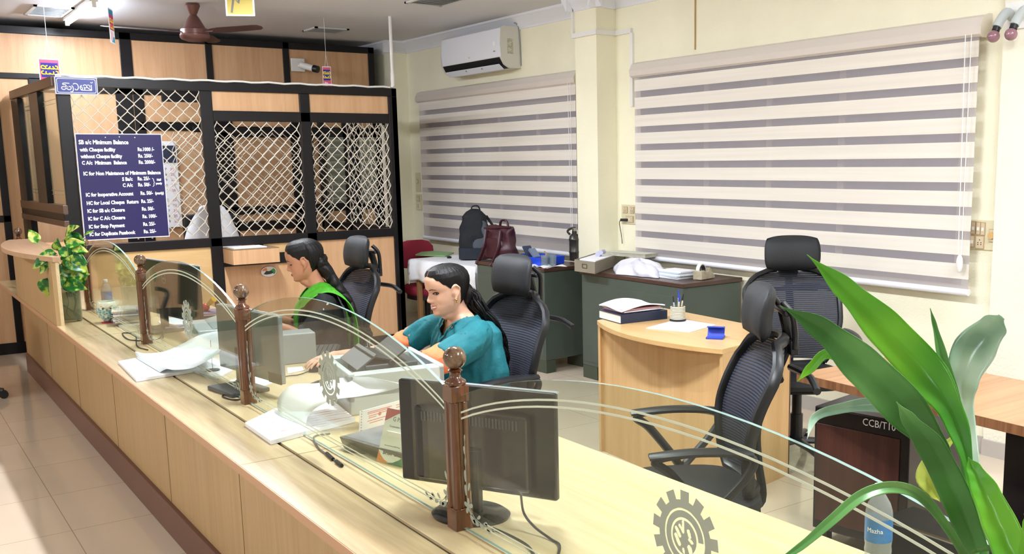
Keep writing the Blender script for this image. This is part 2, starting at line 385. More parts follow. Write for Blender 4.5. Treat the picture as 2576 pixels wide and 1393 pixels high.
for (u0, u1) in ((822, 866), (905, 946)):
    x0, x1 = AY(u0, 420, YP-.01).x, AY(u1, 420, YP-.01).x; lv.mi(1).box(x0, x1, YP-0.02, YP-0.001, 1.22, 1.9)
    for k in range(9):
        zz = 1.24+k*0.075; lv.mi(0).obox(((x0+x1)/2, YP-0.03, zz+0.02), X3, Vector((0, .8, -.6)), Vector((0, .6, .8)), (x1-x0)/2, 0.02, 0.004)
lv.build('louvre', [mat('pale_louvre', 'c9cdbb', 0.4), mat('louvre_back', '8f9488', 0.6)], wp, smooth=False)

# ---------------------------------------------------------------- windows and zebra blinds
def window(n, y0, y1, z0, z1, muls):
    m = MB()
    for a, b, c, d in ((y0-.05, y0, z0-.05, z1+.05), (y1, y1+.05, z0-.05, z1+.05), (y0, y1, z0-.05, z0), (y0, y1, z1, z1+.05)): m.box(XW-0.01, XW+0.01, a, b, c, d)
    for q in muls: m.box(XW-0.012, XW+0.01, q-.025, q+.025, z0, z1)
    w = struct(m.build('window_%d' % n, mat('window_frame_paint', 'cfc6b4', 0.5), smooth=False))
    g = MB().box(XW-0.006, XW+0.005, y0, y1, z0, z1)
    gm = bpy.data.materials.get('night_pane')
    if not gm:
        gm = mat('night_pane', '77747f', 0.3, vary=0.18, vscale=5, stretch=(1, 1.6, 0.7))
    g.build('window_pane', gm, w, smooth=False); return w
window(1, 6.72, 9.42, 0.97, 2.12, [7.35, 8.0, 8.7])
window(2, 3.19, 5.93, 0.97, 2.18, [4.0, 4.6, 5.2])
def blind(y0, y1, ztop, zbot, nb, first, pitch, op, label, xo=0.07):
    x = XW-xo; t = thing('zebra_blind', label, 'window blind', (x, (y0+y1)/2, zbot), 0, 'zebra blinds on the window wall')
    hr = MB(); prof = [(0.0, 0.0), (-0.075, 0.0), (-0.095, 0.012), (-0.1, 0.05), (-0.075, 0.1), (-0.03, 0.115), (0.0, 0.115)]
    for i, (ya, yb) in enumerate(((y0, y1),)):
        vs = [Vector((XW+p[0], q, ztop-0.115+p[1])) for q in (ya, yb) for p in prof]; k = len(prof)
        hr.add(vs, [list(range(k)), list(range(k, 2*k))]+[[j, (j+1) % k, k+(j+1) % k, k+j] for j in range(k)])
    hr.build('headrail', M_BLINDR, t, angle=30)
    ec = MB(); vs = [Vector((XW+p[0]*1.05, q, ztop-0.12+p[1]*1.08)) for q in (y0-0.005, y0-0.001) for p in prof]
    ec.add(vs, [list(range(k)), list(range(k, 2*k))]+[[j, (j+1) % k, k+(j+1) % k, k+j] for j in range(k)])
    ec.build('end_cap', mat('end_cap_plastic', 'dcd3c4', 0.4), t, smooth=False)
    ob = MB(); sh = MB(); z = first; ya, yb = y0+0.02, y1-0.03; last = ztop-0.09
    while z > zbot+0.03:
        sh.box(x-0.0008, x+0.0008, ya, yb, z+op, last)
        ob.box(x-0.0015, x+0.0015, ya, yb, z, z+op); last = z; z -= pitch
    sh.box(x-0.0008, x+0.0008, ya, yb, zbot+0.03, last)
    ob.build('opaque_band', M_BLIND, t, smooth=False)['kind'] = 'stuff'
    sh.build('sheer_band', M_SHEER, t, smooth=False)['kind'] = 'stuff'
    br = MB().tube([(x, ya-0.005, zbot+0.012), (x, yb+0.005, zbot+0.012)], 0.019, 10, up=X3); br.build('bottom_rail', mat('white_alu', 'eef0f8', 0.25), t)
    cd = MB(); cy = y0+0.045
    cd.tube([(x-0.035, cy, ztop-0.1), (x-0.035, cy, zbot+0.22)], 0.0022, 6).tube([(x-0.035, cy+0.035, ztop-0.1), (x-0.035, cy+0.02, zbot+0.22)], 0.0022, 6)
    cd.build('cord', M_PAPER, t)
    MB().ball((x-0.035, cy+0.01, zbot+0.17), 0.012, 0.02, 0.05).build('cord_weight', M_WHITE, t)
    return t
# small blind: opaque bands 0.088 high every 0.14
p1 = AX(1049.6, 279.6, XW-.07).z; p2 = AX(1063, 471.8, XW-.07).z; pit1 = (p1-p2)/6
ya = AX(1447, 300, XW-.07).y; yb = AX(1043, 240, XW-.1).y
blind(ya-0.03, yb, AX(1438, 177, XW-.05).z, AX(1100, 603, XW-.07).z, 10, p1, pit1, pit1*.64, 'smaller striped cream and grey window blind behind the backpack and maroon handbag')
q1 = AX(2459, 142.8, XW-.07).z; q2 = AX(2445.3, 582.3, XW-.07).z; pit2 = (q1-q2)/7
blind(AX(2466, 60, XW-.1).y, AX(1582, 170, XW-.1).y, AX(2461, 37, XW-.05).z, AX(2440, 742, XW-.07).z, 9, q1, pit2, pit2*.64, 'wide striped cream and grey window blind behind the black office chairs')
# ---------------------------------------------------------------- lamps
M_TUBE = mat('tube_glow', 'ffffff', 0.5, emit='e9f1ff', estr=55)
def tube_light(x, y, L, watts, label):
    t = thing('tube_light', label, 'light', (x, y, CEIL), 0, 'ceiling tube lights')
    m = MB().box(x-0.03, x+0.03, y-L/2, y+L/2, CEIL-0.035, CEIL-0.001); m.build('batten', M_WHITE, t, smooth=False, bevel=0.004)
    for s in (-1, 1): MB().box(x-0.015, x+0.015, y+s*(L/2-0.012)-0.008, y+s*(L/2-0.012)+0.008, CEIL-0.075, CEIL-0.035).build('holder', M_WHITE, t, smooth=False)
    MB().tube([(x, y-L/2+0.02, CEIL-0.06), (x, y+L/2-0.02, CEIL-0.06)], 0.014, 12).build('tube', M_TUBE, t)
    ld = bpy.data.lights.new('tube_lamp', 'AREA'); ld.shape = 'RECTANGLE'; ld.size = 0.09; ld.size_y = L; ld.energy = watts*.66; ld.color = (0.90, 0.95, 1.0)
    lo = bpy.data.objects.new('tube_lamp', ld); COL.objects.link(lo); lo.parent = t; lo.location = (0, 0, -0.085)
    return t
NM = ['bright ceiling tube light nearest the back partition']+['ceiling tube light fixed above the counter, out of the picture']*7
for (x, y, L, w), n in zip(TUBES, NM): tube_light(x, y, L, w, n)
# ================================================================ cash cabin
YF = 8.2
cab = thing('cash_cabin', 'dark framed cash cabin with beech panels and diamond steel grilles at the counter end', 'cabin', (2.57, YF, 0))
fr = MB(); T = 0.05
def fbar(x0, x1, z0, z1, y=YF, t=T): fr.box(x0, x1, y, y+t, z0, z1)
CZ = 2.275
fbar(1.238, 3.915, 2.205, CZ); fbar(1.238, 1.328, 0, 2.205); fbar(2.24, 2.332, 0, 2.205); fbar(3.036, 3.122, 0, 2.205); fbar(3.835, 3.915, 0, 2.205)
fbar(2.332, 3.835, 1.973, 2.054); fbar(1.328, 3.835, 0.978, 1.05); fbar(2.332, 3.036, 0.81, 0.90)
fbar(2.332, 3.835, 0, 0.09)
fbar(2.6, 2.66, 0.90, 0.98)
# right side and far side frames
fr.box(3.865, 3.915, YF, YF+0.06, 0, CZ)
for y in (9.2, 9.93): fr.box(3.865, 3.915, y, y+0.06, 0, CZ)
fr.box(3.865, 3.915, YF, YP, 2.2, CZ).box(3.865, 3.915, YF, YP, 0.978, 1.05).box(3.865, 3.915, YF, YP, 0, 0.09)
for y0 in (9.62,):
    fr.box(2.3, 3.9, y0, y0+0.04, 2.2, CZ).box(2.55, 3.9, y0, y0+0.04, 1.93, 1.98)
fr.build('frame', M_BLK, cab, smooth=False, bevel=0.004)
# left side (towards the customers), rails coloured browner to stand for light falling on them: glazed sliding windows
SA = Vector((1.238, YF, 0)); SB = Vector((AY(33, 237, 9.95).x, 9.95, 0)); SD = (SB-SA).normalized(); SN = Vector((-SD.y, SD.x, 0)).normalized()
def S(u, v):   # meeting point of a line of sight with the cabin's left side
    d = ray(u, v); o = Vector((0, 0, CAMH)); t = (SA-o).dot(SN)/d.dot(SN); return o+d*t
def sbar(m, p, q, z0, z1, t=0.05):
    a = (p-SA).dot(SD); b = (q-SA).dot(SD); c = SA+SD*((a+b)/2)
    m.obox((c.x, c.y, (z0+z1)/2), SD, SN, Z3, abs(b-a)/2, t/2, (z1-z0)/2)
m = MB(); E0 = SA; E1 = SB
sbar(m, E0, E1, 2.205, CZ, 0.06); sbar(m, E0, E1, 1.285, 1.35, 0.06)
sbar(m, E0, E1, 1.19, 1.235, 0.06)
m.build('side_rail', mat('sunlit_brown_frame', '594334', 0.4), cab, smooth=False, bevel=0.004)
m = MB()
sbar(m, S(36, 260), S(56, 300), 0, 2.2); sbar(m, S(86, 300), S(108, 300), 1.3, 2.2); sbar(m, S(78, 560), S(86, 560), 0.7, 1.2)
sbar(m, E0, E1, 0.0, 0.1); sbar(m, E0, E1, 1.235, 1.285)
m.build('side_post', M_BLK, cab, smooth=False, bevel=0.003)
m = MB(); sbar(m, E0, E1, 1.35, 2.2, 0.006); m.build('glass_pane', M_GLASS, cab, smooth=False)
m = MB()
for u in (63, 112):   # etched double border of the sliding panes
    for du in (0, 5):
        a = (S(u+du, 300)-SA).dot(SD)
        m.strip([(a, 1.42), (a, 2.12)], 0.008, SA-SN*0.008, SD, Z3, -SN*0.001)
for zz in (1.42, 1.45, 2.09, 2.12):
    m.strip([((S(60, 300)-SA).dot(SD), zz), ((S(86, 300)-SA).dot(SD), zz)], 0.006, SA-SN*0.008, SD, Z3, -SN*0.001)
    m.strip([((S(109, 300)-SA).dot(SD), zz), (0.1, zz)], 0.006, SA-SN*0.008, SD, Z3, -SN*0.001)
m.build('etched_border', M_FROSTL, cab, smooth=False)
m = MB(); sbar(m, E0, E1, 0.1, 0.72, 0.02); m.build('side_panel', M_WOODP, cab, smooth=False)
# beech panels of the front
for x0, x1, z0, z1, mt in ((2.332, 3.036, 2.054, 2.205, M_WOODP), (3.122, 3.835, 2.054, 2.205, M_WOODP), (3.122, 3.835, 0.09, 0.978, M_WOODP), (2.332, 3.036, 0.09, 0.81, M_WOODP),
                       (1.328, 2.24, 0.0, 0.978, M_WOODH), (2.66, 3.036, 0.90, 0.978, M_WOODH)):
    MB().box(x0, x1, YF+0.02, YF+0.035, z0, z1).build('wood_panel', mt, cab, smooth=False)
MB().box(3.88, 3.9, 8.26, 9.93, 0.09, 0.978).build('wood_panel', M_WOODP, cab, smooth=False)
# diamond grilles: mirrored zig-zag bars meeting in short welds
def grille(x0, x1, z0, z1, o=None, u=X3, pw=0.1, ph=0.107, r=0.0042, mt=None):
    o = o or Vector((0, YF+0.02, 0)); m = MB(); k = 0; n = max(1, round((x1-x0)/pw)); pw = (x1-x0)/n
    for i in range(2*n+1):
        x = x0+i*pw/2; s = pw/2*0.46*(1 if i % 2 == 0 else -1); pts = []; z = z1; j = 0
        while z > z0:
            # bar i swings right then left about its own line; the neighbours swing the other way and touch it
            sg = 1 if j % 2 == 0 else -1
            for dz in (0.0, 0.012):
                zz = z-dz
                if zz >= z0: pts.append(o+u*min(max(x+s*sg, x0), x1)+Z3*zz)
            z -= ph/2; j += 1
        if len(pts) > 1: m.tube(pts, r, 5, cap=False)
    g = m.build('grille', mt or M_GRILL, cab, angle=180); return g
grille(1.33, 2.24, 1.05, 2.205); grille(2.335, 3.03, 1.05, 1.973); grille(3.125, 3.83, 1.05, 1.973)
grille(8.27, 9.2, 1.05, 2.2, Vector((3.85, 0, 0)), Y3)
grille(2.35, 3.85, 1.05, 1.93, Vector((0, 9.62, 0)), X3, 0.1, 0.107, 0.0045)
MB().box(3.80, 3.815, 8.27, 8.30, 1.06, 1.96).build('grille_stile', M_GRILL, cab, smooth=False)
# drawer-like service tray and papers under the second grille
a = AY(567, 650, YF-0.18); 
tr = thing('wooden_tray', 'beech tray box sticking out under the middle cabin grille', 'tray', (2.48, 8.08, 0.82))
MB().box(2.33, 2.70, 7.94, 8.25, 0.845, 0.96).build('tray_box', M_WOODP, tr, smooth=False, bevel=0.003)
MB().box(2.33, 2.70, 7.94, 8.25, 0.961, 0.966).build('tray_top', mat('tray_inner', '8a7456', 0.6), tr, smooth=False)
tag(MB().box(2.36, 2.62, 8.0, 8.2, 0.9665, 0.974).build('paper_sheet', M_PAPER, smooth=False), 'white papers lying on the beech tray of the cabin', 'paper')
# round sticker
s = thing('round_sticker', 'oval white sticker with orange and green flag colours on the cabin panel', 'sticker', (2.8, YF+0.018, 0.62))
c = AY(676, 683, YF+0.018)
def ell(a, b, n=32, a0=0, a1=2*math.pi): return [(a*math.cos(a0+(a1-a0)*i/n), b*math.sin(a0+(a1-a0)*i/n)) for i in range(n+1 if a1-a0 < 6.28 else n)]
MB().prism(ell(0.068, 0.046), c, X3, Z3, (0, -0.002, 0)).build('sticker_face', mat('sticker_white', 'e6e2e2', 0.4), s, smooth=False)
MB().ring(ell(0.068, 0.046), ell(0.065, 0.043), c+Vector((0, -0.002, 0)), X3, Z3, (0, -0.0006, 0)).build('sticker_rim', mat('sticker_rim', 'b0716c', 0.4), s, smooth=False)
MB().prism(ell(0.055, 0.036, 14, 1.9, 2.9)+[(-0.01, 0.01)], c+Vector((0, -0.002, 0)), X3, Z3, (0, -0.0007, 0)).build('orange_mark', mat('sticker_orange', 'e08a52', 0.4), s, smooth=False)
MB().prism(ell(0.058, 0.036, 14, -0.7, 0.8)+[(0.0, 0.0)], c+Vector((0, -0.002, 0)), X3, Z3, (0, -0.0007, 0)).build('green_mark', mat('sticker_green', '3f9a55', 0.4), s, smooth=False)
MB().prism([(-.045, -.018), (-.02, -.024), (.02, -.02), (.04, -.008), (.02, .008), (.0, .004), (-.02, .008)], c+Vector((0, -0.002, 0)), X3, Z3, (0, -0.0011, 0)).build('dark_figure', mat('sticker_dark', '2b3430', 0.4), s, smooth=False)
# cable along the cabin top + riser pipe
m = MB(); pts = [(1.24+i*0.067, YF-0.004+0.004*math.sin(i*2.1), CZ+0.008+0.004*math.sin(i*1.7)) for i in range(40)]
m.tube(pts, 0.008, 6); m.tube([(3.885, YF+0.02, CZ+0.008), (3.893, YF+0.02, CZ+0.05), (3.893, YF+0.02, CEIL)], 0.014, 10)
m.tube([(3.893, YF+0.02, CZ+0.02), (3.893, YF+0.02, CZ+0.14)], 0.018, 10)
tag(m.build('conduit_pipe', M_WHITE), 'white conduit pipe rising from the cabin corner to the ceiling', 'pipe')
# ---------------------------------------------------------------- CASH sign in Malayalam
A = AY(135, 192, YF-0.03); B = AY(243, 198, YF-0.03); C = AY(138, 237, YF-0.03)
sw = 0.278; shh = 0.123; o = Vector((A.x+0.003, YF-0.03, A.z-shh))
sg = thing('cash_sign', 'blue sign with white Malayalam lettering at the cabin top corner', 'sign', (o.x+sw/2, YF-0.03, o.z))
M_NAVY = mat('sign_blue', '1f2f8c', 0.3); M_SIGNW = mat('sign_white', 'f2f2f6', 0.4)
MB().box(o.x, o.x+sw, YF-0.03, YF-0.001, o.z, o.z+shh).build('board', M_SIGNW, sg, smooth=False)
MB().box(o.x+0.005, o.x+sw-0.005, YF-0.0315, YF-0.03, o.z+0.005, o.z+shh-0.005).build('blue_field', M_NAVY, sg, smooth=False)
def rrect(w, h, r, n=4):
    out = []
    for cx, cy, a0 in ((w-r, h-r, 0), (r, h-r, 90), (r, r, 180), (w-r, r, 270)):
        out += [(cx+r*math.cos(R_(a0+90*i/n)), cy+r*math.sin(R_(a0+90*i/n))) for i in range(n+1)]
    return out
m = MB(); m.ring([(x+0.011, z+0.011) for x, z in rrect(sw-0.022, shh-0.022, 0.012)], [(x+0.0145, z+0.0145) for x, z in rrect(sw-0.029, shh-0.029, 0.010)], (o.x, YF-0.0315, o.z), X3, Z3, (0, -0.0006, 0))
m.build('border_line', M_SIGNW, sg, smooth=False)
m = MB(); G = []
def stk(pts, w, close=False, n=5):
    q = [(p.x, p.y) for p in smooth_path([(a, b, 0) for a, b in pts], n)]; m.strip(q, w*0.01, lo_, X3*lk, Z3*lk, (0, -0.001, 0), close)
lo_ = Vector((o.x, YF-0.0316, o.z+shh)); kx, kz_ = sw/542, shh/235
def sk(pts, w=11, n=5):
    q = [(p.x, p.y) for p in smooth_path([((a-663)*kx, -(b-750)*kz_, 0) for a, b in pts], n)]; m.strip(q, w*kx, lo_, X3, Z3, (0, -0.001, 0))
sk([(800, 872), (792, 858), (772, 858), (760, 848), (768, 838), (800, 835), (845, 838)]); sk([(752, 884), (742, 900), (750, 918), (775, 922), (798, 905), (806, 882), (800, 872)])
sk([(752, 884), (790, 886), (836, 884)]); sk([(806, 882), (808, 905), (825, 922), (850, 920), (864, 902), (858, 884), (838, 880), (820, 892)])
sk([(872, 866), (886, 884), (890, 915), (882, 942), (864, 954), (853, 944)]); sk([(890, 848), (912, 836), (938, 842), (954, 866), (954, 898), (940, 920), (920, 922), (910, 908)])
sk([(1002, 858), (986, 868), (978, 892), (986, 914), (1000, 916), (1006, 898), (998, 882), (982, 884)]); sk([(990, 924), (1030, 925), (1080, 925), (1130, 925)]); sk([(1124, 850), (1124, 888), (1125, 925)])
sk([(1018, 866), (1034, 852), (1056, 856), (1064, 874), (1054, 892), (1036, 892), (1030, 878)]); sk([(1030, 892), (1034, 908), (1040, 924)]); sk([(1064, 874), (1082, 896), (1102, 908), (1122, 914)]); sk([(1072, 856), (1090, 852), (1104, 866), (1104, 886)], 10)
sk([(1118, 812), (1124, 822), (1138, 822), (1144, 808)], 8)
m.build('lettering', M_SIGNW, sg, smooth=False)
# ---------------------------------------------------------------- balance notice board
P0 = AY(190, 336, YF-0.05); P1 = AY(407, 336, YF-0.05); P2 = AY(429, 595, YF-0.05); P3 = AY(213, 606, YF-0.05)
bx0, bx1 = (P0.x+P3.x)/2, (P1.x+P2.x)/2; bz1 = (P0.z+P1.z)/2; bz0 = (P2.z+P3.z)/2; bw = bx1-bx0; bh = bz1-bz0; yb_ = YF-0.03
bd = thing('notice_board', 'dark blue notice board of bank charges in white lettering hung on the cabin grille', 'notice board', ((bx0+bx1)/2, yb_, bz0))
MB().box(bx0, bx1, yb_, yb_+0.018, bz0, bz1).build('backing', mat('board_edge', 'dfe0ea', 0.4), bd, smooth=False)
MB().box(bx0+0.006, bx1-0.005, yb_-0.001, yb_, bz0+0.007, bz1-0.006).build('blue_face', mat('board_blue', '160d50', 0.5, vary=0.06, vscale=6), bd, smooth=False)
m = MB()
def ln(t, fx, fz, s, bold=0.003, xs=0.9): text_into(m, t, s, (bx0+bw*fx, yb_-0.001, bz1-bh*fz), X3, Z3, 0.0008, bold=bold*0.55, xs=xs)
ln('SB a/c Minimum Balance', .035, .098, .043, xs=.80)
rows = [('with Cheque facility', .042, .165, 'Rs.1000 /-', .70), ('without Cheque facility', .045, .227, 'Rs. 250/-', .70), ('C A/c  Minimum  Balance', .05, .287, 'Rs. 2000/-', .70),
        ('IC for Non Maintance of Minimum Balance', .055, .387, '', 0), ('S Ba/c', .49, .445, 'Rs. 25/-', .67), ('C A/c', .49, .503, 'Rs. 50/-', .67),
        ('IC for Inoperative Account', .06, .585, 'Rs. 50/-', .69), ('HC for Local Cheque  Return', .06, .663, 'Rs. 25/-', .69), ('IC for SB a/c Closure', .06, .737, 'Rs. 50/-', .69),
        ('IC for C A/c Clousre', .06, .81, 'Rs. 100/-', .69), ('IC for Stop Payment', .06, .885, 'Rs. 25/-', .69), ('IC for Duplicate Passbook', .06, .957, 'Rs. 25/-', .69)]
for t, fx, fz, r, rx in rows:
    ln(t, fx, fz, .037, xs=.80 if len(t) < 38 else .835)
    if r: ln(r, rx, fz-.002, .037, xs=.78)
ln('(yearly)', .865, .582, .026, xs=.8); ln('Half', .9, .45, .02, xs=.9); ln('yearly', .885, .485, .02, xs=.9)
m.strip([(.845*bw, -.425*bh), (.86*bw, -.435*bh), (.862*bw, -.457*bh), (.87*bw, -.465*bh), (.862*bw, -.473*bh), (.86*bw, -.497*bh), (.845*bw, -.507*bh)], .004, (bx0, yb_-0.001, bz1), X3, Z3, (0, -.0008, 0))
for fx, fz in ((.34, .035), (.50, .03), (.68, .035)): m.prism(ell(.004, .004, 10), (bx0+bw*fx, yb_-0.001, bz1-bh*fz), X3, Z3, (0, -.001, 0))
m.build('lettering', M_SIGNW, bd, smooth=False)
# ---------------------------------------------------------------- calendar and towelled chair inside the cabin
a = AY(410, 355, 9.95); b = AY(463, 570, 9.95); zt, zb = a.z, b.z; x0, x1 = 2.19, 2.47
cal = thing('wall_calendar', 'white calendar with black header hanging on the partition inside the cabin', 'calendar', (2.33, 9.96, zb))
MB().box(x0, x1, 9.96, 9.985, zb, zt).build('sheet', M_PAPER, cal, smooth=False)
m = MB().box(x0+.01, x1-.01, 9.957, 9.96, zt-.2, zt-.04); m.build('header', mat('calendar_dark', '28324a', 0.5), cal, smooth=False)
m = MB(); m2 = MB(); text_into(m, 'NAMNA', .05, (x0+.05, 9.956, zt-.14), X3, Z3, .0006)
for blk, z0 in ((0, zt-.27), (1, zt-.56)):
    for r in range(5):
        for c_ in range(4):
            d = r+1+c_*7 if blk else r+3+c_*7
            if d <= 31: text_into(m2 if c_ == 3 else m, str(d), .034, (x0+.015+c_*.065, 9.9595, z0-r*.05), X3, Z3, .0006)
m.build('numerals', mat('calendar_ink', '30344a', 0.5), cal, smooth=False); m2.build('red_numerals', mat('calendar_red', 'c0506c', 0.5), cal, smooth=False)
tc = thing('towel_covered_chair', 'office chair with a white towel over its back inside the cash cabin', 'chair', (2.5, 9.1, 0))
m = MB().sheet(lambda a, b: Vector((2.5+(a-.5)*.5*(1-.25*max(0, b*1.0-.5)**2*4), 9.1-.03*math.sin(a*9)*(.3+b)-.05*(1-(2*a-1)**2), .62+.66*(1-abs(2*a-1)**3*.25)*b)), 24, 16, .03)
m.build('towel', mat('white_towel', 'e8eaf2', 0.9, bump=.4, bscale=60), tc)
MB().box(2.28, 2.72, 9.15, 9.19, .55, 1.2).box(2.26, 2.74, 9.15, 9.6, .42, .48).build('seat_back', M_BLACK, tc, bevel=.01)
MB().tube([(2.5, 9.38, .42), (2.5, 9.38, .08)], .03, 10).build('gas_column', M_BLACK, tc)
m = MB()
for k in range(5): m.tube([(2.5, 9.38, .1), (2.5+.28*math.cos(k*1.257), 9.38+.28*math.sin(k*1.257), .03)], [.025, .018], 6)
m.build('star_base', M_BLACK, tc)
# ================================================================ the long service counter
TZ = 0.72; GX = 1.125
ct = thing('service_counter', 'long pale wood bank counter running from the foreground to the cash cabin', 'counter', (1.3, 4.0, 0))
MB().box(0.98, 1.0, -0.6, 9.03, 0.15, TZ-0.03).build('front_panel', M_WOODF, ct, smooth=False)
for y in (0.6, 1.45, 2.42, 3.45, 4.5, 5.6, 6.7, 7.8): MB().box(0.9785, 0.98, y, y+0.002, 0.15, TZ-0.03).build('panel_seam', mat('seam_brown', '7d5c38', 0.6), ct, smooth=False)
MB().box(0.962, 1.0, -0.6, 9.03, 0.0, 0.15).build('skirting', M_SKIRT, ct, smooth=False, bevel=0.003)
MB().box(0.975, 0.99, 9.03, 9.05, 0.0, TZ-0.03).build('end_strip', M_EDGE, ct, smooth=False)
le = MB().box(0.85, 1.02, -0.6, 9.3, TZ-0.028, TZ).build('ledge', M_WOODD, ct, smooth=False)
MB().box(0.847, 0.85, -0.6, 9.3, TZ-0.028, TZ-0.001).build('edge_band', M_EDGE, le, smooth=False)
for y in (1.2, 2.98, 5.86): MB().box(0.851, 1.785, y, y+0.003, TZ, TZ+0.0004).build('joint_line', mat('joint_brown', '8f7146', 0.6), ct, smooth=False)
MB().box(1.02, 1.034, -0.6, 8.15, TZ-0.028, TZ-0.008).build('groove', mat('groove_dark', '5d5138', 0.7), ct, smooth=False)
MB().box(1.034, 1.785, -0.6, 8.19, TZ-0.028, TZ).build('worktop', M_WOODL, ct, smooth=False, bevel=0.0015)
for y in (0.0, 1.9, 3.6, 5.25, 6.9, 8.1): MB().box(1.0, 1.62, y, y+0.02, 0, TZ-0.03).build('divider', M_WOODP, ct, smooth=False)
# raised privacy panel at the far end with its half round top shelf
pv = thing('privacy_panel', 'raised wooden end panel with a curved top shelf at the far end of the counter', 'panel', (0.9, 7.2, TZ))
MB().box(0.85, 0.872, 6.37, 8.10, TZ, 1.09).build('side_board', M_WOODF, pv, smooth=False)
MB().box(0.872, 0.89, 6.37, 6.41, TZ, 1.09).build('end_board', M_WOODL, pv, smooth=False)
MB().box(0.872, 1.2, 8.05, 8.10, TZ, 1.09).build('back_board', M_WOODP, pv, smooth=False)
poly = [(0.90, 6.36), (0.86, 6.36)] + [(0.85-0.13*math.sin(math.pi*(i/16))**0.8, 6.45+1.75*i/16) for i in range(1, 16)] + [(0.85, 8.2), (1.0, 8.2), (1.0, 7.4), (0.90, 7.2)]
MB().prism(poly, (0, 0, 1.09), X3, Y3, (0, 0, 0.028)).build('top_shelf', wood('shelf_tan', 'c4a184', 'b58f70', 'y', .3), pv, smooth=False)
# far newel post beyond the shelf
# ---------------------------------------------------------------- turned posts with ball finials
def newel(y, label, z0=TZ, x=GX, hgt=0.0):
    t = thing('newel_post', label, 'post', (x, y, z0), 0, 'turned teak posts carrying the counter glass')
    s = MB(); h = 0.365; w = 0.024; c = 0.006
    pf = [(w, w-c), (w-c, w), (0.007, w), (0.004, w-.005), (-0.004, w-.005), (-0.007, w), (-w+c, w), (-w, w-c), (-w, .007), (-w+.005, .004), (-w+.005, -.004), (-w, -.007),
          (-w, -w+c), (-w+c, -w), (-.007, -w), (-.004, -w+.005), (.004, -w+.005), (.007, -w), (w-c, -w), (w, -w+c), (w, -.007), (w-.005, -.004), (w-.005, .004), (w, .007)]
    s.prism(pf, (x, y, z0+0.055), X3, Y3, (0, 0, h-0.095)); s.box(x-w, x+w, y-w, y+w, z0, z0+0.055); s.box(x-w, x+w, y-w, y+w, z0+h-0.04, z0+h)
    s.build('shaft', M_TEAK, t, angle=30, bevel=0.0015)
    MB().lathe([(0.024, 0), (0.027, 0.006), (0.025, 0.012), (0.015, 0.018), (0.0125, 0.028), (0.015, 0.034), (0.019, 0.036), (0.014, 0.04)], (x, y, z0+h), 24).build('neck', M_TEAK, t, angle=50)
    MB().ball((x, y, z0+h+0.067), 0.0285, n=28, m=18).build('ball_finial', wood('worn_ball_%d' % int(y*100), '7d6348', '3a2018', 'z', .15, 40, .8, coat=.5), t)
    return t
PY = [0.45, 2.1, 3.765, 5.42, 6.965]
for y, l in zip(PY, ['teak post with a ball top just beyond the right edge of the picture', 'teak post with a ball top in the foreground, in front of the near monitor',
                     'teak post with a ball top beside the curled forms in mid counter', 'teak post with a ball top beside the black computer monitor at the far end',
                     'teak post with a ball top behind the glass vase of pothos']): newel(y, l)
newel(8.6, 'small teak post with a ball top beyond the curved end shelf', TZ, 0.95)
# ---------------------------------------------------------------- arched glass screens
def arc(y0, y1, off=0.0, n=28, a=0.0, b=1.0):
    out = []
    for i in range(n+1):
        t = a+(b-a)*i/n; out.append((y0+(y1-y0)*t, 1.055+0.148*(4*t*(1-t))**0.92-off))
    return out
def circ(r, n=48, a0=0, a1=2*math.pi): return [(r*math.cos(a0+(a1-a0)*i/n), r*math.sin(a0+(a1-a0)*i/n)) for i in range(n if a1-a0 > 6.28 else n+1)]
def emblem(m, o, u, v, t, R=0.085):
    """cog wheel with an open C ring and a pierced disc"""
    k = R/0.085; N = 13; out = []; inn = []
    for i in range(N):
        a = 2*math.pi*i/N+.12
        for da, r in ((-.155, .068), (-.13, .086), (.13, .086), (.155, .068), (.24, .068)):
            out.append((r*k*math.cos(a+da), r*k*math.sin(a+da))); inn.append((.053*k*math.cos(a+da), .053*k*math.sin(a+da)))
    m.ring(out, inn, o, u, v, t)
    m.strip(circ(.0425*k, 40, .05, 5.6), .0125*k, o, u, v, t)
    q = circ(.0315*k, 40)
    caps = [(-.11, -.9, -.11, -.3, .09), (-.42, -.62, -.13, -.33, .09), (-.68, -.38, -.4, .0, .12), (-.72, .05, -.42, .5, .13), (.32, -.45, .45, -.2, .12), (.42, .02, .64, .12, .1), (.42, .5, .5, .68, .18), (-.1, .7, -.05, .88, .09)]
    def hole(x, y):
        for x0, y0, x1, y1, r in caps:
            dx, dy = x1-x0, y1-y0; tt = max(0, min(1, ((x-x0)*dx+(y-y0)*dy)/(dx*dx+dy*dy)))
            if math.hypot(x-x0-dx*tt, y-y0-dy*tt) < r: return True
        return False
    NR, NA = 22, 90; RR = .0315*k
    for i in range(NR):
        for j in range(NA):
            r0, r1, a0, a1 = i/NR, (i+1)/NR, 2*math.pi*j/NA, 2*math.pi*(j+1)/NA; rm, am = (r0+r1)/2, (a0+a1)/2
            if hole(rm*math.cos(am), -rm*math.sin(am)): continue
            P4 = [Vector(o)+u*(RR*r*math.cos(a))+v*(RR*r*math.sin(a))+t for r, a in ((r0, a0), (r1, a0), (r1, a1), (r0, a1))]
            m.add(P4 if i else [P4[0], P4[1], P4[2]], [(0, 1, 2, 3)] if i else [(0, 1, 2)])
def leafshape(cx, cy, L, W, ang, n=6):
    out = []
    for i in range(2*n):
        t = i/(2*n)*2*math.pi; x = L/2*(1-math.cos(t)); y = W/2*math.sin(t)*(1-.3*math.cos(t))
        out.append((cx+x*math.cos(ang)-y*math.sin(ang), cy+x*math.sin(ang)+y*math.cos(ang)))
    return out
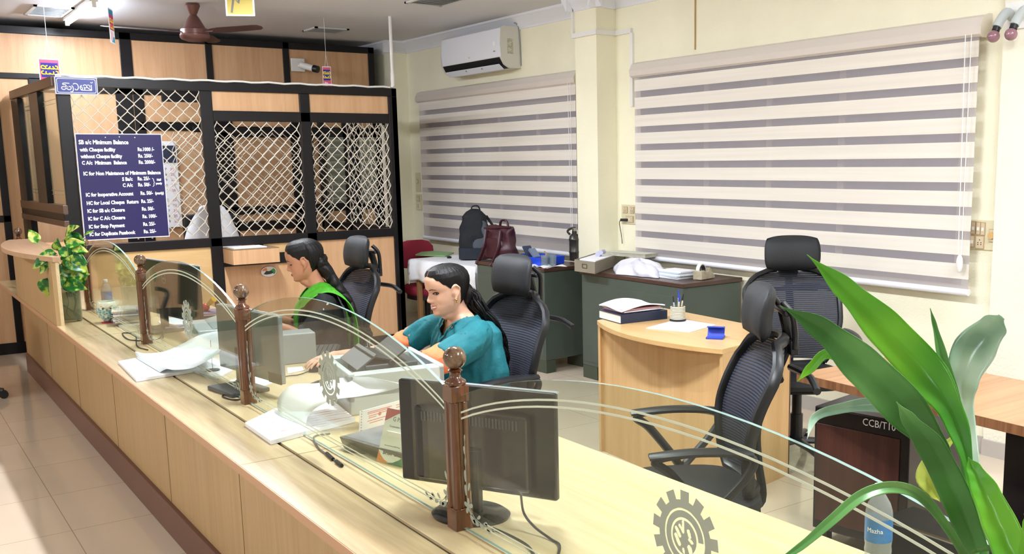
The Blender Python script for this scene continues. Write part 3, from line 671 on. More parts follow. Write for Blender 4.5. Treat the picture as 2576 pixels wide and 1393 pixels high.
def floral(m, o, u, v, t, s):
    """corner spray: flower, leaves and trailing buds; s = +1 or -1 mirrors along u"""
    L = lambda x, y, l, w, a: m.prism([(s*p[0], p[1]) for p in leafshape(x, y, l, w, a)], o, u, v, t)
    for k in range(5): L(.03, .05, .022, .011, 1.257*k+.4)
    m.prism([(s*(.03+.006*math.cos(a)), .05+.006*math.sin(a)) for a in [i*.785 for i in range(8)]], o, u, v, t*1.4)
    for x, y, l, w, a in ((.035, .03, .03, .014, -.5), (.05, .022, .028, .012, -.2), (.07, .03, .02, .008, .6), (.08, .02, .022, .01, -.2), (.1, .026, .02, .009, .3), (.115, .018, .018, .008, -.3), (.14, .02, .016, .007, .4),
                          (.02, .075, .028, .01, 1.7), (.03, .09, .024, .009, 1.2), (.018, .11, .03, .009, 1.6), (.02, .15, .022, .007, 1.5), (.018, .18, .02, .006, 1.7), (.02, .21, .02, .005, 1.5)): L(x, y, l, w, a)
    m.strip([(s*.03, .05), (s*.06, .028), (s*.1, .022), (s*.15, .022)], .0016, o, u, v, t); m.strip([(s*.024, .06), (s*.022, .12), (s*.02, .22)], .0016, o, u, v, t)
GL = ['nearest arched glass screen with a large etched cog emblem', 'arched glass screen in front of the woman in teal, with an etched cog emblem', 'arched glass screen in front of the black computer monitor, with an etched cog emblem', 'farthest arched glass screen beside the owl cup']
for i in range(4):
    y0, y1 = PY[i]+0.012, PY[i+1]-0.012
    g = thing('glass_screen', GL[i], 'glass screen', (GX, (y0+y1)/2, TZ), 0, 'arched glass screens between the teak posts')
    top = arc(y0, y1); poly = [(y0, TZ+0.006)]+top+[(y1, TZ+0.006)]
    gm = MB(); gm.add([(GX-.004, p[0], p[1]) for p in poly], [list(range(len(poly)))]); gm.add([(GX+.004, p[0], p[1]) for p in poly], [list(range(len(poly)))[::-1]])
    pane = gm.build('pane', M_GLASS, g, smooth=False)
    em = MB(); k = len(poly); em.add([(GX-.004, p[0], p[1]) for p in poly]+[(GX+.004, p[0], p[1]) for p in poly], [[j, (j+1) % k, k+(j+1) % k, k+j] for j in range(k)])
    em.build('polished_edge', M_GEDGE, g, smooth=False)
    et = MB(); o = Vector((GX-.0045, 0, 0)); tv = Vector((-.0006, 0, 0))
    for off in (0.042, 0.057): et.strip(arc(y0, y1, off, a=.012, b=.988), 0.0045, o, Y3, Z3, tv)
    for zz in (0.757, 0.769): et.strip([(y0+.12, zz), (y1-.12, zz)], 0.0035, o, Y3, Z3, tv)
    et.build('etched_lines', M_FROSTL, g, smooth=False)
    ev = {0: (1.256, .955), 1: (2.915, .963), 2: (4.56, .95), 3: (6.3, .95)}[i]
    if i < 3:
        em = MB(); emblem(em, Vector((GX-.0045, ev[0], ev[1])), Vector((0, -1, 0)), Z3, tv, 0.086); em.build('etched_emblem', M_FROST, g, smooth=False)
    for yy, sg_ in ((y0, 1), (y1, -1)):
        fl = MB(); floral(fl, Vector((GX-.0045, yy+sg_*.012, TZ+.02)), Y3, Z3, tv, sg_); fl.build('etched_flowers', M_FROST, g, smooth=False)
    for zz in (.8, 1.0):
        pass
# ================================================================ office chairs
M_MESH = None
def mesh_fabric():
    m = bpy.data.materials.new('black_mesh_fabric'); m.use_nodes = True; nt = m.node_tree; b = nt.nodes['Principled BSDF']
    tc = nt.nodes.new('ShaderNodeTexCoord'); w = nt.nodes.new('ShaderNodeTexWave'); w.wave_type = 'BANDS'; w.bands_direction = 'Z'; w.inputs['Scale'].default_value = 30; w.inputs['Distortion'].default_value = 0.4; w.inputs['Detail'].default_value = 0
    nt.links.new(tc.outputs['Object'], w.inputs['Vector'])
    r = nt.nodes.new('ShaderNodeValToRGB'); r.color_ramp.elements[0].color = lin(hx('11131c')); r.color_ramp.elements[1].color = lin(hx('2c3246')); r.color_ramp.elements[0].position = .35; r.color_ramp.elements[1].position = .65
    nt.links.new(w.outputs[0], r.inputs[0]); nt.links.new(r.outputs[0], b.inputs['Base Color']); b.inputs['Roughness'].default_value = .7
    al = nt.nodes.new('ShaderNodeMapRange'); al.inputs[1].default_value = .08; al.inputs[2].default_value = .22; al.inputs[3].default_value = .5; al.inputs[4].default_value = 1.0
    nt.links.new(w.outputs[0], al.inputs[0]); nt.links.new(al.outputs[0], b.inputs['Alpha'])
    return m
M_MESH = mesh_fabric()
M_PAD = mat('black_pad_fabric', '14171c', 0.6, bump=.3, bscale=400)
M_CHR = mat('chair_black_plastic', '16181c', 0.38)
def back_half(z):   # half width of the backrest at height z (0..1 bottom to top)
    return interp([0, .12, .5, .78, .92, 1.0], [.18, .225, .262, .26, .22, .13], z)
def back_pt(s, t, d=0.0):
    """chair back surface: s -1..1 across, t 0..1 up; chair faces +x, back leans to -x"""
    z = .50+.50*t; w = back_half(t)
    x = -.235-.10*t-.02*math.sin(math.pi*t)*-1+.055*s*s*(1 if t < 2 else 1)-.035*math.sin(math.pi*min(1, t*1.15))*-1
    return Vector((x+d, s*w, z))
def make_chair(label, loc, rot, bd=0):
    t = thing('office_chair', label, 'chair', (0, 0, 0), 0, 'black mesh office chairs with headrests')
    # seat
    m = MB(); m.loft([((0.0, 0, z), X3, Y3, a, b, 3.2) for z, a, b in ((.415, .19, .2), (.425, .235, .24), (.45, .25, .255), (.475, .245, .25), (.49, .21, .215), (.494, .1, .1))], 40)
    m.build('seat', M_PAD, t)
    MB().box(-.12, .1, -.1, .1, .375, .42).box(-.26, -.1, -.035, .035, .37, .40).build('mechanism', M_CHR, t, bevel=.008)
    # back: mesh panel and its frame
    MB().sheet(lambda a, b: back_pt(2*a-1, .02+.96*b), 14, 20, .004).build('mesh_back', M_MESH, t)
    loop = [back_pt(1, q/20) for q in range(21)]+[back_pt(1-2*q/8, 1) + Vector((0, 0, .012*math.sin(math.pi*q/8))) for q in range(1, 8)]+[back_pt(-1, 1-q/20) for q in range(21)]+[back_pt(-1+2*q/8, 0) - Vector((0, 0, .02*math.sin(math.pi*q/8))) for q in range(1, 9)]
    MB().tube(loop, .0155, 8, cap=False, flat=1.35, up=X3).build('back_frame', M_CHR, t)
    sp = [Vector((-.2, 0, .385)), Vector((-.27, 0, .42))]+[back_pt(0, q, -.03) for q in (.12, .35, .6, .8, .96)]
    MB().tube(smooth_path(sp, 5), .022, 8, flat=.7).build('back_spine', M_CHR, t)
    MB().tube([back_pt(-.6, .78, -.02), back_pt(0, .8, -.025), back_pt(.6, .78, -.02)], .012, 8).build('lumbar_bar', M_CHR, t)
    # coat bar behind the upper back
    MB().tube(smooth_path([(-.365, 0, .90), (-.385, .15, .90), (-.385, .22, .888), (-.38, .275, .875)], 5), .013, 8).build('coat_bar', M_CHR, t)
    # headrest pad with its bracket
    hp = MB(); 
    def hd(a, b):
        s = 2*a-1; q = 2*b-1; w = .155*(1-.10*abs(q)**3); hh = .098*(1-.16*abs(s)**3)
        return Vector((-.272-.012*q+.035*s*s-.02*(1-q*q)*-.6, s*w, 1.100+q*hh-.0*q))
    def hdl(k): return [hd(a/14, k) for a in range(15)]
    F_ = lambda a, b: hd(a, b)
    hp.sheet(lambda a, b: F_(a, b)+Vector((.042*(1-abs(2*a-1)**3)*(1-abs(2*b-1)**4), 0, 0)), 16, 12, .0)
    hp.sheet(lambda a, b: F_(a, b)+Vector((-.030*(1-abs(2*a-1)**6)*(1-abs(2*b-1)**6), 0, 0)), 16, 12, .0)
    hp.build('headrest', M_PAD, t, normals=True, angle=180)
    hb = MB(); hb.tube(smooth_path([(-.365, -.045, .97), (-.365, -.05, 1.03), (-.345, -.075, 1.10), (-.315, -.06, 1.14)], 5), .012, 7).tube(smooth_path([(-.365, .045, .97), (-.365, .05, 1.03), (-.345, .075, 1.10), (-.315, .06, 1.14)], 5), .012, 7)
    hb.box(-.38, -.35, -.05, .05, .95, 1.0).tube([(-.33, -.075, 1.1), (-.33, .075, 1.1)], .012, 7).tube([(-.365, 0, .98), (-.335, 0, 1.1)], .02, 8); hb.build('headrest_bracket', M_CHR, t, bevel=.004)
    # arms: closed loops
    for s in (-1, 1):
        y = s*.285
        a = MB(); a.tube(smooth_path([(-.1, s*.2, .43), (-.04, s*.27, .44), (.02, y, .52), (.10, y, .62), (.15, y, .665), (.05, y, .685), (-.08, y, .685), (-.17, y, .66), (-.15, y, .60), (-.06, s*.275, .50), (.02, s*.24, .43)], 5), .0145, 8, flat=1.3, up=Y3)
        a.build('armrest', M_CHR, t)
        MB().sheet(lambda p, q: Vector((-.17+.34*p, y+(q-.5)*.06*(1-.3*abs(2*p-1)**3), .69+.012*math.sin(math.pi*p)-.012*abs(2*q-1)**2-.02*p*p*0)), 14, 6, .014).build('arm_pad', M_CHR, t)
    MB().tube([(0, 0, .38), (0, 0, .24)], .026, 14).tube([(0, 0, .25), (0, 0, .09)], .034, 14).build('gas_column', M_CHR, t)
    for k in range(5):
        a = k*1.2566+.3; b = Vector((math.cos(a), math.sin(a), 0))
        lg = MB().tube([b*.03+Z3*.1, b*.16+Z3*.095, b*.3+Z3*.075], [.03, .024, .018], 8, flat=.7).build('base_leg', M_CHR, t)
        MB().tube([b*.3+Z3*.03-Vector((-b.y, b.x, 0))*.02, b*.3+Z3*.03+Vector((-b.y, b.x, 0))*.02], .03, 14).tube([b*.3+Z3*.03, b*.3+Z3*.075], .01, 6).build('caster', M_BLACK, lg)
    t.location = loc; t.rotation_euler = (0, 0, rot); return t
def face(dx, dy): return math.atan2(dy, dx)
C1 = make_chair('black mesh office chair behind the woman in green and black', (2.12, 5.58, 0), face(-1, -.02))
C2 = dup(C1, (2.16, 3.88, 0), face(-1, -.04), 'black mesh office chair behind the woman in teal')
C3 = dup(C1, (2.25, 2.51, 0), face(-.84, .54), 'empty black mesh office chair in front, seen behind the nearest glass screen')
C4 = dup(C1, (3.98, 3.55, 0), face(-.62, -.78), 'empty black mesh office chair facing us behind the curved wooden desk')
for o in list(bpy.data.objects):
    if o.parent == C3 or o.parent == C1: pass
# ================================================================ curved front desk
ds = thing('curved_desk', 'pale wood office desk with a bowed front top standing in the middle of the room', 'desk', (3.45, 3.8, 0))
a, b, c, d = AZ(1502, 805, .75), AZ(1817, 878, .75), AZ(1990, 836, .75), AZ(1760, 786, .75)
a, b, c, d = [Vector((p.x, p.y, 0)) for p in (a, b, c, d)]; c = b+(c-b)*1.0; d = a+(c-b)
ab = (b-a); n = Vector((ab.y, -ab.x, 0)).normalized();
if n.x > 0: n = -n
bow = [a+ab*(i/24)+n*(.125*(1-(2*i/24-1)**2)) for i in range(25)]
poly = [(p.x, p.y) for p in bow]+[(c.x, c.y), (d.x, d.y)]
MB().prism(poly, (0, 0, .725), X3, Y3, (0, 0, .025)).build('desktop', wood('desk_top_maple', 'd8b27c', 'c79f69', 'y', .3, 14, .06), ds, smooth=False, bevel=.002)
u = ab.normalized(); w_ = (c-b).normalized(); L = ab.length; D = (c-b).length
M_DESKP = wood('desk_side_maple', 'd6b07c', 'c59d68', 'z', .4, 16, .06)
MB().obox(a+ab*.5+w_*.03+Z3*.3625, u, w_, Z3, L/2-.01, .009, .3625).build('front_panel', M_DESKP, ds, smooth=False)
MB().obox(b+w_*D/2-u*.012+Z3*.3625, u, w_, Z3, .011, D/2-.005, .3625).build('side_panel', M_DESKP, ds, smooth=False)
MB().obox(a+w_*D/2+u*.012+Z3*.3625, u, w_, Z3, .011, D/2-.005, .3625).build('side_panel', M_DESKP, ds, smooth=False)
MB().obox(c-u*.012+w_*.002+Z3*.3625, u, w_, Z3, .0115, .003, .3625).build('edge_band', M_SKIRT, ds, smooth=False)
# ================================================================ green steel desks
M_DTOP = mat('brown_linoleum_top', '4a332c', 0.3, vary=.15, vscale=8)
M_GD2 = mat('green_steel_side', '3d4739', 0.42, vary=.05, vscale=5)
def steel(label, c0, u, w, L, D, H, name='steel_desk', leg=.1):
    c0, u, w = Vector(c0), Vector(u).normalized(), Vector(w).normalized()
    t = thing(name, label, 'desk', (c0.x, c0.y, 0), 0, 'green steel desks under the windows')
    m = MB().obox(c0+u*L/2+w*D/2+Z3*((H-.03+leg)/2), u, w, Z3, L/2-.012, D/2-.01, (H-.03-leg)/2); m.build('body', M_GREENST, t, smooth=False, bevel=.006)
    MB().obox(c0+u*L/2+w*D/2+Z3*(H-.016), u, w, Z3, L/2, D/2, .014).build('desktop', M_DTOP, t, smooth=False, bevel=.004)
    m = MB()
    m.obox(c0+u*L/2+w*(.009)+Z3*((H-.1+leg+.03)/2), u, w, Z3, L/2-.03, .002, (H-.13-leg)/2); m.build('front_sheet', M_GREENST, t, smooth=False, bevel=.001)
    for i in (0, 1):
        for j in (0, 1): MB().obox(c0+u*(.1+i*(L-.2))+w*(.06+j*(D-.12))+Z3*(leg/2), u, w, Z3, .09, .045, leg/2).build('leg', M_GD2, t, smooth=False)
    return t
sdA = steel('green steel desk with the tape dispenser and plastic bag, right of the wall pier', (4.28, 4.81, 0), (0, 1, 0), (1, 0, 0), 1.17, .54, .82)
kB = (.82-1.62)/(.766-1.62); B0 = AZ(1368, 675, .82); B1 = AZ(1195, 655, .82)
uB = Vector((B1.x-B0.x, B1.y-B0.y, 0)); LB = uB.length; uB.normalize(); wB = Vector((uB.y, -uB.x, 0))
sdB = steel('green steel desk with the maroon handbag, left of the wall pier', (B0.x, B0.y, 0), uB, wB, LB, .48, .82)
# ================================================================ cloth covered table and red chair by the corner
tb = thing('side_table', 'small wooden table under a white cloth in the corner behind the woman in teal', 'table', (4.25, 7.9, 0))
T0, T1 = AZ(1032, 652, .75), AZ(1196, 672, .75); ux = Vector((T0.x-T1.x, T0.y-T1.y, 0)); Lt = ux.length; ux.normalize(); wx = Vector((ux.y, -ux.x, 0)); T1 = Vector((T1.x, T1.y, 0))
M_TLEG = wood('table_leg_brown', '94704a', '775434', 'z', .5)
for i, j in ((.05, .05), (Lt-.06, .05), (.05, .48), (Lt-.06, .48)): MB().obox(T1+ux*i+wx*j+Z3*.36, ux, wx, Z3, .02, .02, .36).build('leg', M_TLEG, tb, smooth=False, bevel=.003)
MB().obox(T1+ux*Lt/2+wx*.27+Z3*.67, ux, wx, Z3, Lt/2-.02, .24, .05).build('apron', M_TLEG, tb, smooth=False)
MB().obox(T1+ux*Lt/2+wx*.27+Z3*.732, ux, wx, Z3, Lt/2, .27, .013).build('tabletop', M_TLEG, tb, smooth=False)
def clothf(a, b):
    s = a*(Lt+.5)-.25; d = b*1.0-.22; x = min(max(s, -.012), Lt+.012); y = max(d, -.012); over = max(abs(s-x), abs(d-y)) if (s != x or d != y) else 0
    rip = .012*math.sin(s*22)+.01*math.sin(d*25+1); z = .752-over*.95+(0 if over == 0 else rip*.6)
    p = T1+ux*(x+(rip if s != x else 0))+wx*(min(y, .55)+(rip if d != y else 0))+Z3*z; return p
tag(MB().sheet(clothf, 50, 40, .003).build('tablecloth', mat('white_tablecloth', 'eef0f6', .85, bump=.3, bscale=40), angle=180), 'white tablecloth hanging over the corner table', 'tablecloth')
rc = thing('red_chair', 'red fabric office chair tucked behind the cloth covered corner table', 'chair', (4.1, 8.62, 0))
M_RED = mat('red_chair_fabric', '97203a', .8, bump=.3, bscale=300)
cx, cy = AZ(1035, 700, .46).x, AZ(1035, 700, .46).y
pc = AY(1045, 640, 8.75); 
MB().loft([((pc.x, 8.75, z), X3, Y3, a, .03, 3) for z, a in ((.62, .12), (.66, .17), (.72, .2), (.82, .19), (.87, .14), (.885, .08))], 28).build('backrest', M_RED, rc)
sc_ = AZ(1030, 738, .47)
MB().loft([((pc.x-.06, 8.42, z), X3, Y3, a, a, 3) for z, a in ((.40, .17), (.43, .2), (.47, .205), (.49, .18), (.495, .08))], 28).build('seat', M_RED, rc)
MB().loft([((pc.x-.06, 8.42, z), X3, Y3, .17, .17, 3) for z in (.36, .40)], 20).build('seat_shell', M_BLACK, rc)
MB().tube(smooth_path([(pc.x-.02, 8.45, .37), (pc.x, 8.7, .38), (pc.x+.01, 8.78, .5), (pc.x, 8.78, .72)], 5), .016, 8).build('back_stem', M_BLACK, rc)
MB().tube([(pc.x-.06, 8.42, .38), (pc.x-.06, 8.42, .08)], .025, 10).build('gas_column', M_BLACK, rc)
for k in range(5):
    an = k*1.2566; MB().tube([(pc.x-.06, 8.42, .1), (pc.x-.06+.28*math.cos(an), 8.42+.28*math.sin(an), .04)], [.022, .016], 6).build('base_leg', M_BLACK, rc)
# ================================================================ laminated table at the right with its dark pedestals
M_LAMT = wood('striped_laminate_top', 'b98f66', '9c6f48', 'x', .3, 30, .03)
M_LAME = wood('striped_laminate_edge', '8f6442', '6b432a', 'z', .35, 60, .05)
M_DKW = mat('dark_polished_wood', '1e1817', .25, vary=.2, vscale=6)
M_MAH = wood('mahogany_panel', '4f2a22', '331812', 'z', .3, 18, .06)
wt = thing('work_table', 'long brown laminate table on dark wooden supports at the right side', 'table', (3.3, 1.9, 0))
q0, q1, q2 = AZ(2006, 938, .75), AZ(2440, 1040, .75), AZ(2576, 958, .75)
q0 = Vector((q0.x, q0.y, 0)); q1 = Vector((q1.x, q1.y, 0)); uw = (q1-q0).normalized(); ww = Vector((-uw.y, uw.x, 0))
if ww.x < 0: ww = -ww
Lw = 2.6
MB().obox(q0+uw*Lw/2+ww*.3+Z3*.735, uw, ww, Z3, Lw/2, .3, .015).build('tabletop', M_LAMT, wt, smooth=False)
MB().obox(q0+uw*Lw/2-ww*.002+Z3*.733, uw, ww, Z3, Lw/2, .002, .017).obox(q0-uw*.002+ww*.3+Z3*.733, uw, ww, Z3, .002, .3, .017).build('edge_band', M_LAME, wt, smooth=False)
MB().obox(q0+uw*.2+ww*.42+Z3*.36, uw, ww, Z3, .025, .03, .36).build('leg', M_DKW, wt, smooth=False)
MB().obox(q0+uw*1.0+ww*.15+Z3*.36, uw, ww, Z3, .12, .03, .36).build('leg', M_DKW, wt, smooth=False)
MB().obox(q0+uw*2.4+ww*.3+Z3*.36, uw, ww, Z3, .05, .25, .36).build('leg', M_DKW, wt, smooth=False)
# dark cabinet with the red brown door, marked CCB/T10
c0 = AZ(2050, 1020, .60); c1 = AZ(2290, 1065, .60); c0 = Vector((c0.x, c0.y, 0)); c1 = Vector((c1.x, c1.y, 0)); uc = (c1-c0).normalized(); wc = Vector((-uc.y, uc.x, 0))
if wc.x < 0: wc = -wc
Lc = (c1-c0).length*1.0
pd = thing('pedestal_cabinet', 'dark wooden cabinet with a red brown side, lettered CCB/T10, under the laminate table', 'cabinet', (c0.x, c0.y, 0))
MB().obox(c0+uc*Lc/2+wc*.25+Z3*.335, uc, wc, Z3, Lc/2, .25, .265).build('body', M_DKW, pd, smooth=False, bevel=.005)
MB().obox(c0+uc*Lc*.47-wc*.002+Z3*.32, uc, wc, Z3, Lc*.44, .003, .21).build('door', M_MAH, pd, smooth=False, bevel=.002)
for i, j in ((.04, .04), (Lc-.04, .04), (.04, .46), (Lc-.04, .46)): MB().obox(c0+uc*i+wc*j+Z3*.035, uc, wc, Z3, .02, .02, .035).build('leg', M_DKW, pd, smooth=False)
m = MB(); text_into(m, 'CCB/T10', .042, c0+uc*(Lc*.52)-wc*.001+Z3*.558, uc, Z3, .0006, xs=.9); m.build('painted_letters', M_SIGNW, pd, smooth=False)
# ================================================================ things on the counter
def flatv(p, z=0): return Vector((p.x, p.y, z))
def frame_of(a, b):
    u = flatv(b)-flatv(a); L = u.length; u.normalize(); return u, Vector((-u.y, u.x, 0)), L
# ---------------------------------------------------------------- monitors: a,b = top corners of the screen back as seen (left, right)
def monitor(a, b, zb, label, mats=M_SCRBK, base='round', thick=.02, hump=True, tilt=0.0, stand=True, bc=None):
    u, w, L = frame_of(a, b); zt = (a.z+b.z)/2; c = (flatv(a)+flatv(b))/2
    if w.dot(Vector((1, .3, 0))) < 0: w = -w      # w points to the screen side, away from the customers
    t = thing('computer_monitor', label, 'monitor', (c.x, c.y, TZ), 0, 'computer monitors on the counter')
    H = zt-zb; cz = (zt+zb)/2
    MB().obox(c+w*thick/2+Z3*cz, u, w, Z3, L/2, thick/2, H/2).build('back_shell', mats, t, smooth=False, bevel=.006, seg=3)
    MB().obox(c+w*(thick+.002)+Z3*cz, u, w, Z3, L/2-.012, .002, H/2-.014).build('screen', mat('dark_screen', '0c0e12', .1), t, smooth=False)
    MB().obox(c+w*(thick)+Z3*(zt-.001), u, w, Z3, L/2-.002, thick/2*.8, .002).build('top_bezel', mat('bezel_sheen', 'b6bcc0', .25, metal=.4), t, smooth=False)
    if hump:
        m = MB(); m.obox(c-w*.014+Z3*(cz-.02), u, w, Z3, L*.36, .014, H*.36); m.build('rear_housing', mats, t, smooth=False, bevel=.01, seg=3)
        v = MB()
        for i in range(30): v.obox(c-w*.029+u*(L*.30*(i/14.5-1))+Z3*(cz+H*.36-.045), u, w, Z3, .0022, .0012, .012)
        v.build('vent_slots', mat('vent_grey', '4c5052', .3), t, smooth=False)
    if stand:
        q = c-w*.03
        MB().obox(q+Z3*(TZ+(zb-TZ+.12)/2), u, w, Z3, .032, .012, (zb-TZ+.12)/2).build('stand_neck', M_BLACK, t, smooth=False, bevel=.004)
        if base == 'round': MB().loft([(q+Z3*(TZ+z), u, w, r, r*.78) for z, r in ((0.0005, .105), (.008, .108), (.016, .095), (.018, .03))], 36).build('stand_base', M_SCRBK, t)
        else: MB().obox(q-w*.02+Z3*(TZ+.009), u, w, Z3, .11, .08, .0085).build('stand_base', M_DGREY, t, smooth=False, bevel=.004)
    return t, c, u, w, L, zt, zb
kz = (1.56-.72-.0)
zt3 = 1.055; a3, b3 = AZ(1000, 953, zt3), AZ(1395, 992, zt3)
cc = flatv(b3); dd = ray(1408, 1262); tt = (cc.x*dd.x+cc.y*dd.y)/(dd.x**2+dd.y**2); zb3 = CAMH+tt*dd.z
t3, c3_, u3, w3, L3, _, _ = monitor(a3, b3, zb3, 'black flat monitor seen from behind in the foreground, next to the tall front post')
m = MB()
for i, (x, y) in enumerate([(-.02, .0), (.0, .004), (.02, .0), (.04, .003), (-.02, -.018), (.0, -.02), (.025, -.018), (.0, -.034), (.03, -.036)]):
    m.obox(c3_-w3*.0008+u3*(L3*.18+x)+Z3*(zb3+.055+y), u3, w3, Z3, .004+.003*(i % 3), .0006, .003)
m.build('rating_marks', mat('mark_grey', 'a6a8a6', .5), t3, smooth=False)
def vertz(p, u, v):
    d = ray(u, v); t = (p.x*d.x+p.y*d.y)/(d.x**2+d.y**2); return CAMH+t*d.z
z1m = 1.10; a1m, b1m = AZ(345, 648, z1m), AZ(494, 670, z1m)
t1m, c1m, u1m, w1m, L1m, zt1, zb1 = monitor(a1m, b1m, vertz(b1m, 512, 815), 'black monitor with a round maker mark at the far end of the counter', mat('monitor_dark_green_black', '1f2624', .22), hump=False, base='flat')
o = AZ(410, 700, 1.0); oo = c1m-w1m*.0012+Z3*(vertz(c1m-u1m*L1m*.12, 415, 698)); 
m = MB(); m.ring([(x, y) for x, y in circ(.028, 28)], circ(.026, 28), oo-u1m*L1m*.05, u1m, Z3, -w1m*.0006); text_into(m, 'DELL', .017, oo-u1m*(L1m*.05+.018)-Z3*.006, u1m, Z3, .0006); m.build('maker_mark', mat('mark_silver', 'a9adaa', .4), t1m, smooth=False)
z2m = 1.045; a2m, b2m = AZ(541, 764, z2m), AZ(698, 796, z2m)
t2m, c2m, u2m, w2m, L2m, zt2, zb2 = monitor(a2m, b2m, vertz(b2m, 727, 967), 'grey-backed monitor behind the second post, screen towards the woman in teal', mat('monitor_grey_back', '8b8f8c', .22), hump=False, base='flat')  # back coloured grey to stand for a reflection on the shell
MB().obox(b2m.xy.to_3d()*1-u2m*.05-w2m*.001+Z3*(zb2+.02), u2m, w2m, Z3, .05, .002, .02).build('lower_strip', M_BLACK, t2m, smooth=False)
# ---------------------------------------------------------------- printers and boxes
def blockthing(name, label, cat, c, u, w, L, D, z0, H, mt, bev=.006, group=None):
    t = thing(name, label, cat, (c.x, c.y, z0), 0, group)
    MB().obox(flatv(c)+Z3*(z0+H/2), u, w, Z3, L/2, D/2, H/2).build('body', mt, t, smooth=False, bevel=bev, seg=3); return t
uy, ux_ = Vector((.16, .987, 0)).normalized(), Vector((.987, -.16, 0)).normalized()
# passbook printer near the teal woman: open light grey tray body with dark carriage
pc_ = AZ(985, 985, TZ); pcx = Vector((1.56, 3.50, 0))
pp = thing('dot_matrix_printer', 'large light grey printer with an open black carriage beside the woman in teal', 'printer', (pcx.x, pcx.y, TZ))
m = MB(); L, D, H = .42, .36, .17
m.obox(pcx+Z3*(TZ+.045), uy, ux_, Z3, L/2, D/2, .045)
for s in (-1, 1): m.obox(pcx+uy*s*(L/2-.03)+Z3*(TZ+.105), uy, ux_, Z3, .03, D/2, .045)
m.obox(pcx-ux_*(D/2-.012)+Z3*(TZ+.10), uy, ux_, Z3, L/2, .012, .055); m.obox(pcx+ux_*(D/2-.012)+Z3*(TZ+.10), uy, ux_, Z3, L/2, .012, .055)
m.build('case', M_LGREY, pp, smooth=False, bevel=.006, seg=3)
m = MB().obox(pcx+Z3*(TZ+.135), uy, ux_, Z3, L/2-.07, .10, .03); m.build('carriage', M_DGREY, pp, smooth=False, bevel=.004)
for k, dx in enumerate((-.09, -.03, .03)):
    n_ = Vector((ux_.x*.5, ux_.y*.5, .87)); v_ = uy.cross(n_)
    MB().obox(pcx+ux_*dx+Z3*(TZ+.175+.008*k), uy, (ux_*.82+Z3*.57*(1 if k != 1 else -.4)).normalized(), uy.cross((ux_*.82+Z3*.57*(1 if k != 1 else -.4)).normalized()), L/2-.075, .045, .003).build('paper_guide', M_BLACK if k else M_DGREY, pp, smooth=False)
MB().tube([pcx+uy*(-.15)+Z3*(TZ+.165), pcx+uy*.15+Z3*(TZ+.165)], .012, 10).build('platen_roller', M_BLACK, pp)
MB().tube([pcx+uy*(.19)-ux_*.0+Z3*(TZ+.15), pcx+uy*.19-ux_*.0+Z3*(TZ+.205)], .007, 10).build('lever', M_CHROME, pp)
m = MB()
for i in range(5):
    for j in range(4): m.obox(pcx-ux_*(D/2+.0005)+uy*(-.02-.018*i+.16)+Z3*(TZ+.03+.012*j), uy, ux_, Z3, .006, .001, .0028)
m.build('vent_slots', M_DGREY, pp, smooth=False)
# grey box printer in the far bay and the one beside the mouse
gp = blockthing('receipt_printer', 'grey box shaped printer behind the grey-backed monitor', 'printer', AZ(742, 882, TZ+.05)*1.0, uy, ux_, .13, .17, TZ, .14, mat('printer_grey', '8e9495', .35))
kp = Vector((1.42, 5.05, 0))
fp = thing('passbook_printer', 'pale grey printer with a raised lid in the far bay behind the etched cog', 'printer', (kp.x, kp.y, TZ))
MB().obox(kp+Z3*(TZ+.06), uy, ux_, Z3, .2, .15, .06).build('body', M_LGREY, fp, smooth=False, bevel=.008)
MB().obox(kp+ux_*.02+Z3*(TZ+.135), uy, (ux_+Z3*.25).normalized(), uy.cross((ux_+Z3*.25).normalized()), .18, .1, .012).build('lid', mat('lid_greyblue', 'a9b4b4', .3), fp, smooth=False, bevel=.004)
MB().obox(kp-ux_*.151+Z3*(TZ+.03), uy, ux_, Z3, .19, .002, .025).build('front_strip', M_WHITE, fp, smooth=False)
# ---------------------------------------------------------------- sheets and forms
M_FORMP = None
def form_mat(name, ink='d99a94', base='f3f1f7', sc=60):
    m = bpy.data.materials.new(name); m.use_nodes = True; nt = m.node_tree; b = nt.nodes['Principled BSDF']; b.inputs['Roughness'].default_value = .7
    tc = nt.nodes.new('ShaderNodeTexCoord'); w = nt.nodes.new('ShaderNodeTexWave'); w.bands_direction = 'Y'; w.inputs['Scale'].default_value = sc/6; w.inputs['Distortion'].default_value = 0
    n = nt.nodes.new('ShaderNodeTexNoise'); n.inputs['Scale'].default_value = 18
    nt.links.new(tc.outputs['Object'], w.inputs['Vector']); nt.links.new(tc.outputs['Object'], n.inputs['Vector'])
    mu = nt.nodes.new('ShaderNodeMath'); mu.operation = 'MULTIPLY'; nt.links.new(w.outputs[0], mu.inputs[0]); nt.links.new(n.outputs['Fac'], mu.inputs[1])
    r = nt.nodes.new('ShaderNodeValToRGB'); r.color_ramp.elements[0].color = lin(hx(base)); r.color_ramp.elements[1].color = lin(hx(ink)); r.color_ramp.elements[0].position = .45; r.color_ramp.elements[1].position = .62
    nt.links.new(mu.outputs[0], r.inputs[0]); nt.links.new(r.outputs[0], b.inputs['Base Color']); return m
M_FORM = form_mat('pink_ruled_form')
